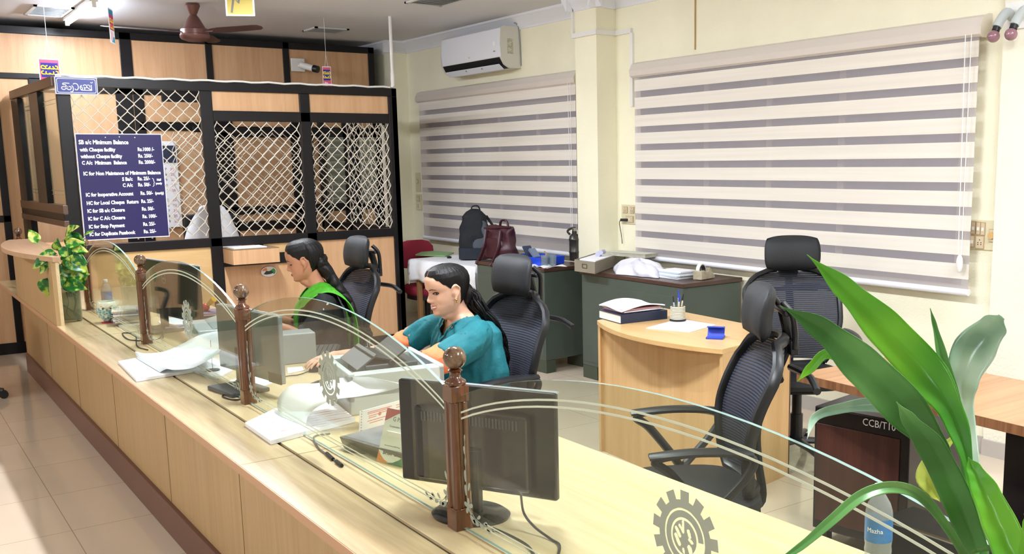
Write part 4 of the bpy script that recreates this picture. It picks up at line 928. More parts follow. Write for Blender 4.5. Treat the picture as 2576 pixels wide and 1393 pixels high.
def stack(c, u, w, L, D, z0, h, n, label, name='paper_stack', jit=.006, mt=None, group=None, cat='paper stack'):
    t = thing(name, label, cat, (c.x, c.y, z0), 0, group); rnd = random.Random(int(abs(c.x*991+c.y*313)*10))
    for k in range(n):
        a = rnd.uniform(-jit, jit)*4; uu = (u*math.cos(a)+w*math.sin(a)); ww_ = (w*math.cos(a)-u*math.sin(a))
        MB().obox(flatv(c)+u*rnd.uniform(-jit, jit)+w*rnd.uniform(-jit, jit)+Z3*(z0+h*(k+.5)/n), uu, ww_, Z3, L/2, D/2, h/n/2*.96).build('sheet_bundle', (mt[k % len(mt)] if mt else M_PAPER), t, smooth=False)
    return t
def quad_sheet(name, pts, z, h, label, mt=M_PAPER, cat='paper'):
    """flat stack with the given four measured corners"""
    poly = [(p.x, p.y) for p in pts]; o = MB().prism(poly, (0, 0, z), X3, Y3, (0, 0, h)).build(name, mt, smooth=False); return tag(o, label, cat)
# front continuous forms: stack lying over the groove, one leaf curling back to the printer
c = [AZ(*q, TZ) for q in ((617, 1073), (682, 1119), (893, 1062), (800, 985), (760, 975))]
f2 = thing('form_stack', 'near stack of continuous paper forms with the top leaf curling back, before the printer', 'paper stack', (1.2, 3.4, TZ), 0, 'curled continuous paper forms')
MB().prism([(c[0].x, c[0].y), (c[1].x, c[1].y), (c[2].x, c[2].y), (c[3].x, c[3].y)], (0, 0, TZ+.001), X3, Y3, (0, 0, .014)).build('stack', [M_PAPER], f2, smooth=False)
MB().prism([(p.x*.8+cx_*.2, p.y*.8+cy_*.2) for p, cx_, cy_ in ((c[0], c[2].x, c[2].y), (c[1], c[2].x, c[2].y), (c[2], c[2].x, c[2].y), (c[3], c[2].x, c[2].y))], (0, 0, TZ+.015), X3, Y3, (0, 0, .0008)).build('printed_leaf', M_FORM, f2, smooth=False)
def curl(name, P, widths, par, mt, th=.0008):
    """ribbon of paper through measured centre points P=[(point, half width vector)]"""
    n = 40; A = smooth_path([p for p, _ in P], 8); B = smooth_path([q for _, q in P], 8); N = len(A)-1
    return MB().sheet(lambda a, b: A[min(N, int(round(a*N)))] + (B[min(N, int(round(a*N)))]-A[min(N, int(round(a*N)))])*b, N, 6, th).build(name, mt, par, angle=180)
# both long edges of the curling leaf
def two(F, N, hs): return [(AZ(*n, TZ+h), AZ(*f, TZ+h)) for f, n, h in zip(F, N, hs)]
curl('curled_leaf', two([(703, 1045), (697, 1012), (712, 984), (742, 966), (800, 963), (860, 950), (925, 948)], [(768, 1072), (775, 1046), (800, 1022), (845, 1004), (900, 997), (965, 985), (1030, 968)], [.018, .05, .085, .11, .115, .13, .165]), None, f2, M_PAPER)
c = [AZ(*q, TZ) for q in ((298, 915), (343, 961), (560, 925), (480, 880))]
f1 = thing('form_stack', 'far stack of continuous paper forms with the top leaf curling back, near the second post', 'paper stack', (1.1, 4.8, TZ), 0, 'curled continuous paper forms')
MB().prism([(p.x, p.y) for p in c], (0, 0, TZ+.001), X3, Y3, (0, 0, .012)).build('stack', M_PAPER, f1, smooth=False)
curl('curled_leaf', two([(347, 903), (340, 884), (362, 888), (410, 884), (455, 866), (500, 843), (548, 832)], [(402, 936), (418, 928), (440, 930), (480, 926), (512, 912), (542, 893), (564, 868)], [.016, .035, .04, .05, .075, .11, .15]), None, f1, mat('bluish_paper', 'e9f1f8', .7))
# loose bundles
quad_sheet('paper_sheet', [AZ(*q, TZ) for q in ((480, 935), (545, 955), (585, 935), (540, 905))], TZ+.0008, .008, 'crumpled white slips lying behind the curled far form stack')
quad_sheet('paper_sheet', [AZ(*q, TZ) for q in ((575, 958), (655, 975), (700, 958), (640, 940))], TZ+.0008, .001, 'white sheet lying under the grey-backed monitor')
quad_sheet('paper_sheet', [AZ(*q, TZ) for q in ((722, 925), (725, 940), (765, 932), (760, 922))], TZ+.0008, .001, 'white sheet between the grey-backed monitor and the mouse')
cst = AZ(318, 790, TZ+.05)
stack(cst, uy, ux_, .26, .13, TZ, .085, 9, 'thick untidy bundle of passbooks and papers beside the owl cup', jit=.012, mt=[M_PAPER, mat('bundle_mauve', 'a893a0', .7), mat('bundle_beige', 'cbbfae', .7)])
stack(AZ(440, 812, TZ+.02), uy, ux_, .3, .12, TZ, .03, 5, 'low pile of passbooks under the black far monitor', jit=.014, mt=[M_PAPER, mat('bundle_mauve2', 'b3a3b2', .7)])
stack(AZ(528, 790, TZ+.03), uy, ux_, .2, .1, TZ, .05, 6, 'small pile of passbooks with dark covers beside the far monitor', jit=.01, mt=[mat('bundle_dark', '453a40', .7), M_PAPER, mat('bundle_violet', '7c6d92', .7)])
# upright printed form leaning on the printer
d0, d1 = AZ(905, 1082, TZ+.02), AZ(1012, 1050, TZ+.02); uf, wf, Lf = frame_of(d0, d1)
fm = thing('printed_form', 'white form with orange print and punched edge leaning on the grey printer', 'paper', (d0.x, d0.y, TZ))
hf = vertz(d0, 888, 1020)-TZ-.02; bb = flatv(d0)+Z3*(TZ+.002); tv_ = (Z3*1+wf*(-.12 if wf.x < 0 else .12)).normalized()
MB().obox(bb+uf*.15+tv_*(hf/2), uf, tv_, uf.cross(tv_), .155, hf/2, .0008).build('sheet', M_PAPER, fm, smooth=False)
nn_ = uf.cross(tv_); nn_ = nn_ if nn_.dot(Vector((-1, -1, .5))) > 0 else -nn_
m = MB(); 
for i in range(9): m.prism(ell(.0022, .0022, 8), bb-uf*.0+uf*.003+tv_*(.008+i*hf/9)+nn_*.001, uf, tv_, nn_*.0004)
m.build('punch_holes', mat('hole_grey', '8990a0', .6), fm, smooth=False)
m = MB()
for i, (x0, x1, y) in enumerate([(.03, .14, .86), (.03, .13, .80), (.035, .08, .70), (.09, .13, .72), (.035, .07, .62), (.03, .14, .50), (.04, .10, .40), (.16, .24, .84), (.16, .23, .74), (.16, .25, .6)]):
    m.obox(bb+uf*(x0+x1)/2+tv_*(hf*y)+nn_*.0011, uf, tv_, nn_, (x1-x0)/2, .0011, .0003)
m.prism(ell(.007, .007, 16), bb+uf*.085+tv_*(hf*.68)+nn_*.001, uf, tv_, nn_*.0004)
m.build('orange_print', mat('form_orange', 'd9765a', .6), fm, smooth=False)
# flat dark device in front of it
g0, g1, g2 = AZ(862, 1092, TZ+.045), AZ(930, 1060, TZ+.045), AZ(1015, 1135, TZ+.045)
ud, wd, Ld = frame_of(g0, g2); 
if wd.x < 0: wd = -wd
dv = thing('flat_scanner', 'flat dark grey device with a sloping front lying before the standing payment card', 'device', (g0.x, g0.y, TZ))
MB().prism([(0, .0), (.17, .0), (.17, .042), (-.014, .04)], flatv(g0)+Z3*(TZ+.0008), wd, Z3, ud*Ld*1.05).build('body', M_DGREY, dv, smooth=False, bevel=.003)
MB().prism([(.0, .0405), (.165, .0425), (.165, .0435), (.0, .0415)], flatv(g0)+Z3*(TZ)+ud*.006, wd, Z3, ud*(Ld*1.05-.012)).build('lid', mat('device_top', '7c7f88', .12), dv, smooth=False)
MB().obox(flatv(g0)+ud*Ld*.45-wd*.003+Z3*(TZ+.02), ud, wd, Z3, .015, .001, .005).build('maker_plate', M_LGREY, dv, smooth=False)
# payment card stand
e0, e1 = AZ(948, 1160, TZ), AZ(1014, 1176, TZ); ue, we, Le = frame_of(e0, e1); Le = .115
if we.x < 0: we = -we
te = (Z3*1+we*.35-ue*(-.0)).normalized(); pe = flatv(e0)+Z3*(TZ+.001); he = .165; ne = -(ue.cross(te)); ne = ne if ne.x < 0 else -ne
cd = thing('payment_card_stand', 'upright white payment card with green, orange and red corners beside the near monitor', 'sign', (e0.x, e0.y, TZ))
sk = Vector((0, 0, 0))
MB().obox(pe+ue*Le/2+te*he/2, ue, te, ne, Le/2, he/2, .0015).build('card', mat('card_cream', 'e9ebdf', .35), cd, smooth=False)
MB().obox(pe+ue*Le/2+te*.05+we*.02, ue, (Z3-we*.3).normalized(), ue.cross((Z3-we*.3).normalized()), Le/4, .05, .001).build('prop', M_PAPER, cd, smooth=False)
f_ = pe+ne*.0016
m = MB(); m.prism([(.0, he), (Le*.85, he), (Le*.45, he-.012), (.012, he-.034), (0, he-.04)], f_, ue, te, ne*.0004); m.build('red_corner', mat('card_red', 'b8383c', .4), cd, smooth=False)
m = MB(); m.prism([(0, 0)]+[(.0, .035), (.012, .022), (.03, .01), (.05, .003), (.05, 0)], f_, ue, te, ne*.0004); m.build('orange_corner', mat('card_orange', 'e08a3c', .4), cd, smooth=False)
m = MB(); m.prism([(.05, 0), (.05, .003), (.07, .006), (.095, .018), (Le, .035), (Le, 0)], f_, ue, te, ne*.0004); m.build('green_corner', mat('card_green', '2f7d52', .4), cd, smooth=False)
m = MB(); text_into(m, 'G Pay', .019, f_+ue*.034+te*(he-.036), ue, te, .0003); text_into(m, 'Cooperative Urban', .0085, f_+ue*.025+te*(he-.055), ue, te, .0003); text_into(m, 'BHIM  UPI', .017, f_+ue*.02+te*(.026), ue, te, .0003, bold=.0004)
text_into(m, 'Scan and pay with any BHIM UPI app', .0045, f_+ue*.02+te*(.052), ue, te, .0003); m.build('lettering', mat('card_ink', '3b4248', .5), cd, smooth=False)
# ---------------------------------------------------------------- cables
def cable(pts, r, label, name='cable', mt=None, plug=None):
    P = smooth_path(pts, 8); o = MB().tube(P, r, 6).build(name, mt or mat('cable_black', '1c1c1e', .5)); return tag(o, label, 'cable')
zc = TZ+.004
cable([AZ(1310, 1240, TZ+.12)-Vector((0, 0, 0)), AZ(1318, 1290, TZ+.05), AZ(1345, 1325, TZ+.02), AZ(1385, 1355, zc), AZ(1408, 1372, zc), AZ(1400, 1410, zc)], .0032, 'black video cable hanging from the near monitor to the counter')
cable([AZ(1240, 1328, zc), AZ(1290, 1350, zc), AZ(1330, 1375, zc), AZ(1350, 1410, zc)], .0035, 'black power cable lying beside the near monitor base')
cable([AZ(1000, 1145, zc+.012), AZ(930, 1140, zc), AZ(880, 1135, zc), AZ(872, 1125, zc+.01), AZ(890, 1118, zc+.012), AZ(905, 1125, zc+.008)], .0035, 'black cable coiled before the flat scanner')
cable([AZ(830, 1090, zc), AZ(790, 1098, zc), AZ(800, 1125, zc), AZ(825, 1145, zc), AZ(862, 1172, zc)], .003, 'grey cable with a plug lying along the glass before the curled forms', mt=mat('cable_grey', '5b5c5c', .5))
tag(MB().tube([AZ(822, 1140, zc+.002), AZ(838, 1155, zc+.002)], .006, 8).tube([AZ(846, 1160, zc+.002), AZ(860, 1171, zc+.002)], .006, 8).build('cable_plug', M_BLACK), 'small black plugs at the cable end under the glass screen', 'plug')
cable([AZ(580, 970, zc), AZ(620, 935, zc+.03), AZ(570, 985, zc), AZ(562, 998, zc), AZ(600, 1005, zc), AZ(650, 985, zc+.01)], .003, 'black cable looped in front of the grey-backed monitor')
cable([AZ(410, 850, zc+.02), AZ(418, 800, zc+.06), AZ(402, 850, zc), AZ(330, 855, zc), AZ(308, 838, zc), AZ(340, 842, zc), AZ(345, 870, zc), AZ(372, 880, zc)], .0028, 'black wire looped on the counter beyond the owl cup')
# ---------------------------------------------------------------- keyboard, mouse, stapler
kc = [AZ(*q, TZ) for q in ((777, 878), (852, 876), (856, 893), (775, 897))]; uk, wk, Lk = frame_of(kc[3], kc[2])
def keyboard(c, u, w, L, D, label):
    t = thing('keyboard', label, 'keyboard', (c.x, c.y, TZ)); MB().obox(flatv(c)+Z3*(TZ+.009), u, w, Z3, L/2, D/2, .008).build('case', M_BLACK, t, smooth=False, bevel=.003)
    k = MB()
    for i in range(16):
        for j in range(5): k.obox(flatv(c)+u*(L*((i+.5)/16-.5)*.95)+w*(D*((j+.5)/5-.5)*.86)+Z3*(TZ+.019), u, w, Z3, L/16*.41, D/5*.37, .003)
    k.build('keys', mat('key_grey', '2c2e31', .5), t, smooth=False)['kind'] = 'stuff'; return t
kbm = AZ(815, 887, TZ+.01); keyboard(kbm, Vector((.45, .9, 0)).normalized(), Vector((.9, -.45, 0)).normalized(), .34, .13, 'black keyboard on the counter beyond the mouse hand')
MP = AZ(782, 928, TZ+.018)
# ---------------------------------------------------------------- pens, slips and spike
sp = thing('paper_spike', 'thin upright metal spike above the slips beside the curled far forms', 'spike', tuple(AZ(535, 925, TZ+.02)))
q = AZ(535, 930, TZ+.012); MB().tube([flatv(q)+Z3*(TZ+.01), flatv(q)+Z3*(vertz(q, 535, 855))], .0012, 6).build('needle', M_DGREY, sp)
MB().lathe([(.03, .009), (.03, .014), (.004, .016)], (q.x, q.y, TZ), 20).build('foot', M_DGREY, sp)
tag(MB().obox(AZ(470, 1000, TZ)*0+AZ(795, 963, TZ+.006), Vector((.8, .6, 0)), Vector((-.6, .8, 0)), Z3, .03, .008, .006).build('stapler', M_BLACK, smooth=False, bevel=.002), 'small black stapler beside the curled near forms', 'stapler')
# red and yellow stamp handle by the far monitor
st = AZ(517, 770, TZ+.08); t = thing('hand_stamp', 'red stamp with a yellow handle beside the far monitor', 'stamp', (st.x, st.y, TZ+.05))
MB().ball((st.x, st.y, TZ+.075), .024, n=14).build('red_knob', mat('stamp_red', 'b5242c', .4), t)
MB().tube([(st.x+.01, st.y-.02, TZ+.09), (st.x+.035, st.y-.06, TZ+.125)], [.012, .018], 10).build('yellow_handle', mat('stamp_yellow', 'c99b1e', .4), t)
MB().box(st.x-.02, st.x+.02, st.y-.02, st.y+.02, TZ+.001, TZ+.052).build('stamp_block', M_BLACK, t, smooth=False)
# ---------------------------------------------------------------- owl cup on its red coaster
ow = AZ(262, 812, TZ); ow = Vector((ow.x+.02, ow.y, 0))
tag(MB().lathe([(.033, .0005), (.035, .003), (.033, .005)], (ow.x, ow.y, TZ), 28).build('coaster', mat('coaster_red', 'd2274a', .4)), 'round red coaster under the owl cup', 'coaster')
cup = thing('owl_cup', 'turquoise and white ceramic cup shaped as an owl on a red coaster', 'cup', (ow.x, ow.y, TZ+.005))
prof = [(.012, .0), (.02, .004), (.022, .012), (.04, .03), (.054, .055), (.057, .08), (.052, .105), (.049, .12), (.047, .122), (.045, .118), (.048, .1), (.045, .03), (.01, .02)]
oc = MB().lathe(prof, (ow.x, ow.y, TZ+.005), 36)
def owlmat():
    m = bpy.data.materials.new('owl_glaze'); m.use_nodes = True; nt = m.node_tree; b = nt.nodes['Principled BSDF']; b.inputs['Roughness'].default_value = .15
    tc = nt.nodes.new('ShaderNodeTexCoord'); v = nt.nodes.new('ShaderNodeTexVoronoi'); v.inputs['Scale'].default_value = 75
    nt.links.new(tc.outputs['Object'], v.inputs['Vector'])
    r = nt.nodes.new('ShaderNodeValToRGB'); r.color_ramp.elements[0].color = lin(hx('5c9cab')); r.color_ramp.elements[1].color = lin(hx('d8ddc8')); r.color_ramp.elements[0].position = .25; r.color_ramp.elements[1].position = .8
    nt.links.new(v.outputs['Distance'], r.inputs[0]); s = nt.nodes.new('ShaderNodeSeparateXYZ'); nt.links.new(tc.outputs['Object'], s.inputs[0])
    mr = nt.nodes.new('ShaderNodeMapRange'); mr.inputs[1].default_value = .085; mr.inputs[2].default_value = .095; nt.links.new(s.outputs['Z'], mr.inputs[0])
    mx = nt.nodes.new('ShaderNodeMixRGB'); mx.inputs[2].default_value = lin(hx('ddddca')); nt.links.new(mr.outputs[0], mx.inputs[0]); nt.links.new(r.outputs[0], mx.inputs[1]); nt.links.new(mx.outputs[0], b.inputs['Base Color']); return m
oc.build('body', owlmat(), cup, angle=60)
fd = Vector((-ow.x, -ow.y, 0)).normalized(); rd = Vector((fd.y, -fd.x, 0)); rd = -rd if rd.dot(CR) < 0 else rd
for s in (-1, 1):
    c = Vector((ow.x, ow.y, TZ+.09))+fd*.048+rd*s*.02
    ey = MB().ball(c, .014, .006, .012, u=rd, v=fd, n=16).build('eye', mat('owl_eye_white', 'e6e4d2', .2), cup)
    MB().ball(c+fd*.005, .006, .003, .006, u=rd, v=fd, n=12).build('pupil', mat('owl_pupil', '4a5038', .2), ey)
    MB().tube([c+rd*s*.012+Z3*.016, c+Z3*.013+fd*.006, c-rd*s*.016+Z3*.002+fd*.006], .0028, 6).build('brow', mat('owl_brow', 'bfae84', .3), cup)
MB().prism([(-.005, .006), (.005, .006), (0, -.008)], Vector((ow.x, ow.y, TZ+.082))+fd*.056, rd, Z3, fd*.004).build('beak', mat('owl_beak', '9c7d4a', .3), cup, smooth=False)
# ---------------------------------------------------------------- bottles
def bottle(c, z0, h, label, mark=None, lab=(.35, .62)):
    t = thing('water_bottle', label, 'bottle', (c.x, c.y, z0)); r = h*.155; k = h
    pf = [(r*.8, 0), (r*.97, .01*k), (r, .04*k), (r*.93, .09*k), (r, .13*k), (r*.95, .18*k), (r, .23*k), (r*.95, .28*k), (r, .33*k), (r, .64*k), (r*.96, .70*k), (r*.8, .78*k), (r*.5, .86*k), (r*.36, .90*k), (r*.36, .93*k)]
    MB().lathe(pf, (c.x, c.y, z0+.0005), 32).build('plastic_body', see_through('clear_plastic_'+str(len(bpy.data.objects)), 'e8eef2', 'eef2f5', .22, .05), t, angle=60)
    MB().lathe([(r*.42, .905*k), (r*.44, .91*k), (r*.44, .985*k), (r*.38, k)], (c.x, c.y, z0), 24).build('cap', M_WHITE, t, angle=40)
    MB().lathe([(r*1.008, lab[0]*k), (r*1.012, lab[1]*k)], (c.x, c.y, z0), 40, cap=False).build('paper_label', mat('bottle_label_blue', '2f74b8', .3, vary=.12, vscale=30, stretch=(1, 1, 4)), t, angle=180)
    if mark:
        m = MB(); f = Vector((-c.x, -c.y, 0)).normalized(); rr = Vector((-f.y, f.x, 0)); rr = rr if rr.dot(CR) > 0 else -rr
        tm = MB(); text_into(tm, mark, h*.075, (0, 0, 0), X3, Z3, .0005)
        for p in tm.v:
            a = (p.x-h*.14)/(r*1.02); m.v.append(Vector((c.x, c.y, z0+h*(lab[0]+.12)+p.z))+(f*math.cos(a)+rr*math.sin(a))*(r*1.014+abs(p.y)))
        m.f = tm.f; m.m = tm.m; m.build('label_lettering', M_SIGNW, t, smooth=False)
    return t
cb = AZ(2207, 1428, TZ); bottle(cb, TZ, vertz(cb, 2207, 1217)-TZ, 'clear plastic water bottle with a blue label in the foreground beside the big leaves', 'Mazha')
cb = AZ(248, 795, TZ); bottle(Vector((1.2, 6.80, 0)), TZ, .205, 'clear plastic water bottle with a blue label standing behind the owl cup')
# glass jar behind
# ================================================================ on the curved desk
DZ = .75
bs = [AZ(*q, DZ) for q in ((1508, 800), (1562, 815), (1690, 800), (1640, 780))]
ub, wb_, Lb = frame_of(bs[0], bs[1]); bd2 = (bs[2]-bs[1]); bd2.z = 0; Db = bd2.length*.9; bd2.normalize()
lg = thing('ledger_book', 'thick dark blue ledger lying under papers on the curved desk', 'book', (bs[0].x, bs[0].y, DZ))
o0 = flatv(bs[0]); hb_ = .05
MB().prism([(0, 0), (Lb, 0), (Lb, Db), (0, Db)], o0+Z3*(DZ+.004), ub, bd2, Z3*(hb_-.008)).build('pages', mat('page_block', 'e8e3d6', .8, vary=.06, vscale=60, stretch=(1, 1, 12)), lg, smooth=False)
for z in (.0005, hb_-.004): MB().prism([(-.004, -.004), (Lb+.004, -.004), (Lb+.004, Db), (-.004, Db)], o0+Z3*(DZ+z), ub, bd2, Z3*.0035).build('cover', mat('ledger_navy', '1c2740', .45), lg, smooth=False)
MB().prism([(Lb+.001, -.002), (Lb+.005, -.002), (Lb+.005, Db), (Lb+.001, Db)], o0+Z3*(DZ+.0005), ub, bd2, Z3*(hb_-.001)).build('spine', mat('ledger_spine', '1c2740', .45), lg, smooth=False)
cb2 = o0+ub*Lb*.45+bd2*Db*.5
stack(cb2, ub, bd2, Lb*.9, Db*.85, DZ+hb_, .022, 4, 'untidy magazines lying on the dark blue ledger', 'magazine_pile', .012, [mat('mag_pink', 'c98b93', .6), M_PAPER, mat('mag_olive', 'b9b4a4', .6)], cat='magazines')
def rollsheet(a, b): return cb2+ub*(Lb*(a-.5)*1.05)+bd2*(Db*(b-.5)*.95)+Z3*(DZ+hb_+.024+.018*math.sin(math.pi*b)+.006*math.sin(a*5+b*3))
tag(MB().sheet(rollsheet, 14, 10, .006).build('folded_newspaper', M_PAPER, angle=60), 'white folded papers on top of the magazine pile on the curved desk', 'paper')
quad_sheet('paper_sheet', [AZ(*q, DZ) for q in ((1625, 826), (1735, 836), (1800, 818), (1710, 803))], DZ+.0006, .003, 'white papers lying under the pen holder')
ph = AZ(1705, 808, DZ); ph = Vector((ph.x, ph.y, 0)); hp_ = .085
pht = thing('pen_holder', 'round pen holder of stacked rings on the curved desk', 'pen holder', (ph.x, ph.y, DZ+.004))
MB().lathe([(.045, .0), (.046, .006), (.04, .01)], (ph.x, ph.y, DZ+.004), 28).build('base', M_BLACK, pht)
MB().lathe([(.036, .008), (.037, hp_-.004), (.033, hp_-.004), (.032, .012)], (ph.x, ph.y, DZ+.004), 24).build('cup', mat('holder_grey', '7f7b70', .5), pht)
m = MB()
for k in range(9): m.tube([(ph.x+.0385*math.cos(a*.3927), ph.y+.0385*math.sin(a*.3927), DZ+.017+k*(hp_-.014)/9) for a in range(17)], .0033, 6, cap=False)
m.build('rings', mat('ring_cream', 'cfc8b4', .3), pht)
for k, (dx, dy, h, col, nm) in enumerate([(.012, .01, .15, '2c3fa0', 'blue ballpoint pen with a silver tip standing tallest in the holder'), (-.015, .01, .12, '22242a', 'black pen leaning left in the ring pen holder'), (.0, -.01, .125, '2637b0', 'pen with a deep blue cap in the ring pen holder'),
                                     (.02, -.008, .13, '1c1d20', 'cream pen with a black cap in the ring pen holder')]):
    p0 = Vector((ph.x+dx*.6, ph.y+dy*.6, DZ+.02)); p1 = Vector((ph.x+dx*1.6, ph.y+dy*1.3, DZ+.02+h)); pn = thing('pen', nm, 'pen', tuple(p0), 0, 'pens in the ring pen holder')
    MB().tube([p0, p0+(p1-p0)*.75], .0042, 8).build('barrel', mat('pen_cream', 'd8cbb0', .4) if k > 1 else mat('pen_clear', 'b6bcc4', .2), pn)
    MB().tube([p0+(p1-p0)*.72, p1], [.005, .004], 8).build('pen_cap', mat('pen_cap_'+col, col, .3), pn)
fo = AZ(1800, 850, DZ); fo = Vector((fo.x, fo.y, 0))
fk = thing('blue_phone_stand', 'small blue plastic folding stand on the curved desk', 'stand', (fo.x, fo.y, DZ)); MBL = mat('blue_plastic', '2440b4', .35)
us = Vector((.6, -.8, 0)); ws = Vector((.8, .6, 0))
MB().obox(fo+Z3*(DZ+.005), us, ws, Z3, .042, .04, .004).build('base_plate', MBL, fk, smooth=False, bevel=.001)
MB().obox(fo+ws*.02+Z3*(DZ+.03), us, (Z3*.9+ws*.4).normalized(), us.cross((Z3*.9+ws*.4).normalized()), .042, .026, .003).build('back_plate', MBL, fk, smooth=False, bevel=.001)
MB().obox(fo+ws*.012+Z3*(DZ+.052), us, (ws*.95-Z3*.2).normalized(), us.cross((ws*.95-Z3*.2).normalized()), .042, .022, .003).build('top_plate', MBL, fk, smooth=False, bevel=.001)
# ================================================================ on the right steel desk
SZ = .82
def P_(u, v, z=SZ): return AZ(u, v, z)
e = [P_(1446, 682), P_(1497, 689), P_(1572, 660)]; ux1, wx1, L1 = frame_of(e[0], e[1]); d1 = flatv(e[2])-flatv(e[1]); D1 = d1.length; d1.normalize()
bx = thing('card_box', 'open grey metal card drawer with papers on the right green desk', 'box', (e[0].x, e[0].y, SZ)); MG = mat('khaki_grey_metal', '8a8474', .45)
hB = .085; o_ = flatv(e[0])+Z3*(SZ+.001)
for (c_, a_, b_) in ((ux1*L1/2, L1/2, .003), (ux1*L1/2+d1*D1, L1/2, .003)): MB().obox(o_+c_+Z3*hB/2, ux1, d1, Z3, a_, b_, hB/2).build('end_panel', MG, bx, smooth=False)
for c_ in (Vector((0, 0, 0)), ux1*L1): MB().obox(o_+c_+d1*D1/2+Z3*hB/2, d1, ux1, Z3, D1/2, .003, hB/2).build('side_panel', MG, bx, smooth=False)
MB().obox(o_+ux1*L1/2+d1*D1/2+Z3*.003, ux1, d1, Z3, L1/2, D1/2, .003).build('bottom', MG, bx, smooth=False)
m = MB(); m.ring([(-.03, -.016), (.03, -.016), (.03, .016), (-.03, .016)], [(-.024, -.011), (.024, -.011), (.024, .011), (-.024, .011)], o_+ux1*L1/2-d1*.004+Z3*hB*.55, ux1, Z3, -d1*.003); m.build('label_frame', mat('brass_dark', '5d4f38', .4), bx, smooth=False)
cbx = o_+ux1*L1/2+d1*D1*.5
stack(cbx, ux1, d1, L1*.8, D1*.8, SZ+.01, .075, 5, 'papers filling the grey metal card drawer', jit=.006)
tag(MB().tube([cbx-d1*.08+Z3*.10, cbx-d1*.02+Z3*.10], .02, 12).tube([cbx-d1*.06+ux1*.03+Z3*.115, cbx+d1*.02+ux1*.03+Z3*.115], .018, 12).build('rolled_papers', mat('lilac_paper', 'b9b8d4', .6)), 'rolled lilac papers on the grey metal card drawer', 'paper roll')
r0 = P_(1560, 640, SZ+.07); 
for k in range(2):
    a = P_(1520, 637, SZ+.06+.035*k); b = P_(1625, 645, SZ+.06+.035*k); uu, ww2, LL = frame_of(a, b); c_ = (flatv(a)+flatv(b))/2
    if ww2.y < 0: ww2 = -ww2
    rg = thing('register_book', ['lower of two long registers lying behind the metal card drawer', 'upper of two long registers lying behind the metal card drawer'][k], 'book', (c_.x, c_.y, SZ+.05+.035*k), 0, 'long registers behind the card drawer')
    MB().obox(c_+ww2*.06+Z3*(SZ+.063+.035*k), uu, ww2, Z3, LL/2, .07, .0115).build('pages', mat('register_pages', 'b8b4a4', .7, vary=.1, vscale=50), rg, smooth=False)
    for z in (.0505, .076): MB().obox(c_+ww2*.06+Z3*(SZ+z+.035*k), uu, ww2, Z3, LL/2+.004, .074, .0012).build('cover', mat('register_cover', 'c9ccbc', .5), rg, smooth=False)
stack(P_(1570, 655), Y3, X3, .3, .14, SZ, .05, 3, 'stack of white papers under the two registers', jit=.004)
# plastic bag and paper heaps
def bag(a, b):
    th = a*2*math.pi; ph_ = b*math.pi/2; r = 1+.10*math.sin(th*5+b*6)+.07*math.sin(th*9+1)+.05*math.sin(th*14+b*11)
    c_ = P_(1605, 690); return Vector((c_.x+.02, c_.y, SZ+.002))+Vector((.12*math.cos(th)*math.cos(ph_)*r, .27*math.sin(th)*math.cos(ph_)*r, .10*math.sin(ph_)*(1+.15*math.sin(th*4+b*9))))
tag(MB().sheet(bag, 64, 16).build('plastic_bag', mat('milky_plastic', 'dcdbe6', .25, bump=.8, bscale=30), angle=180), 'crumpled white plastic bag of papers on the right green desk', 'bag')
def flap(a, b):
    c_ = P_(1680, 668); return Vector((c_.x+.06, c_.y, SZ+.12))+Vector((-.11+.2*b, .16-.32*a, -.07*a*a+.02*math.sin(b*4)-.04*b+.045*math.sin(a*3.0)))
tag(MB().sheet(flap, 16, 12, .01).build('draped_papers', mat('lilac_white_paper', 'dcdcec', .7)), 'curving white papers lying over the plastic bag', 'paper')
stack(P_(1700, 698), Y3, X3, .22, .15, SZ, .055, 5, 'white booklets stacked at the front of the right green desk', jit=.012, mt=[M_PAPER, mat('booklet_blue', 'c6d4e0', .6)])
td0, td1, td2 = P_(1740, 702), P_(1765, 705), P_(1815, 695)
td = thing('tape_dispenser', 'dusty beige tape dispenser at the corner of the right green desk', 'tape dispenser', (td0.x, td0.y, SZ)); ut = Vector((1, .25, 0)).normalized(); vt = Vector((-.25, 1, 0)).normalized(); ot = flatv(td1)+Z3*(SZ+.001)
M_TD = mat('dusty_beige', 'b0a68e', .6, vary=.25, vscale=25)
MB().prism([(0, 0), (.17, 0), (.165, .02), (.13, .045), (.115, .075), (.095, .075), (.09, .05), (.0, .062)], ot, ut, Z3, vt*.07).build('body', M_TD, td, smooth=False, bevel=.004)
MB().ring(circ(.034, 32), circ(.026, 32), ot+ut*.045+vt*.02+Z3*.065, ut, Z3, vt*.03).build('tape_roll', mat('tape_dark', '1b1a1a', .3), td)
MB().ring(circ(.042, 32), circ(.035, 32), ot+ut*.045+vt*.022+Z3*.065, ut, Z3, vt*.026).build('tape_film', mat('tape_white', 'e6e4e0', .3), td)
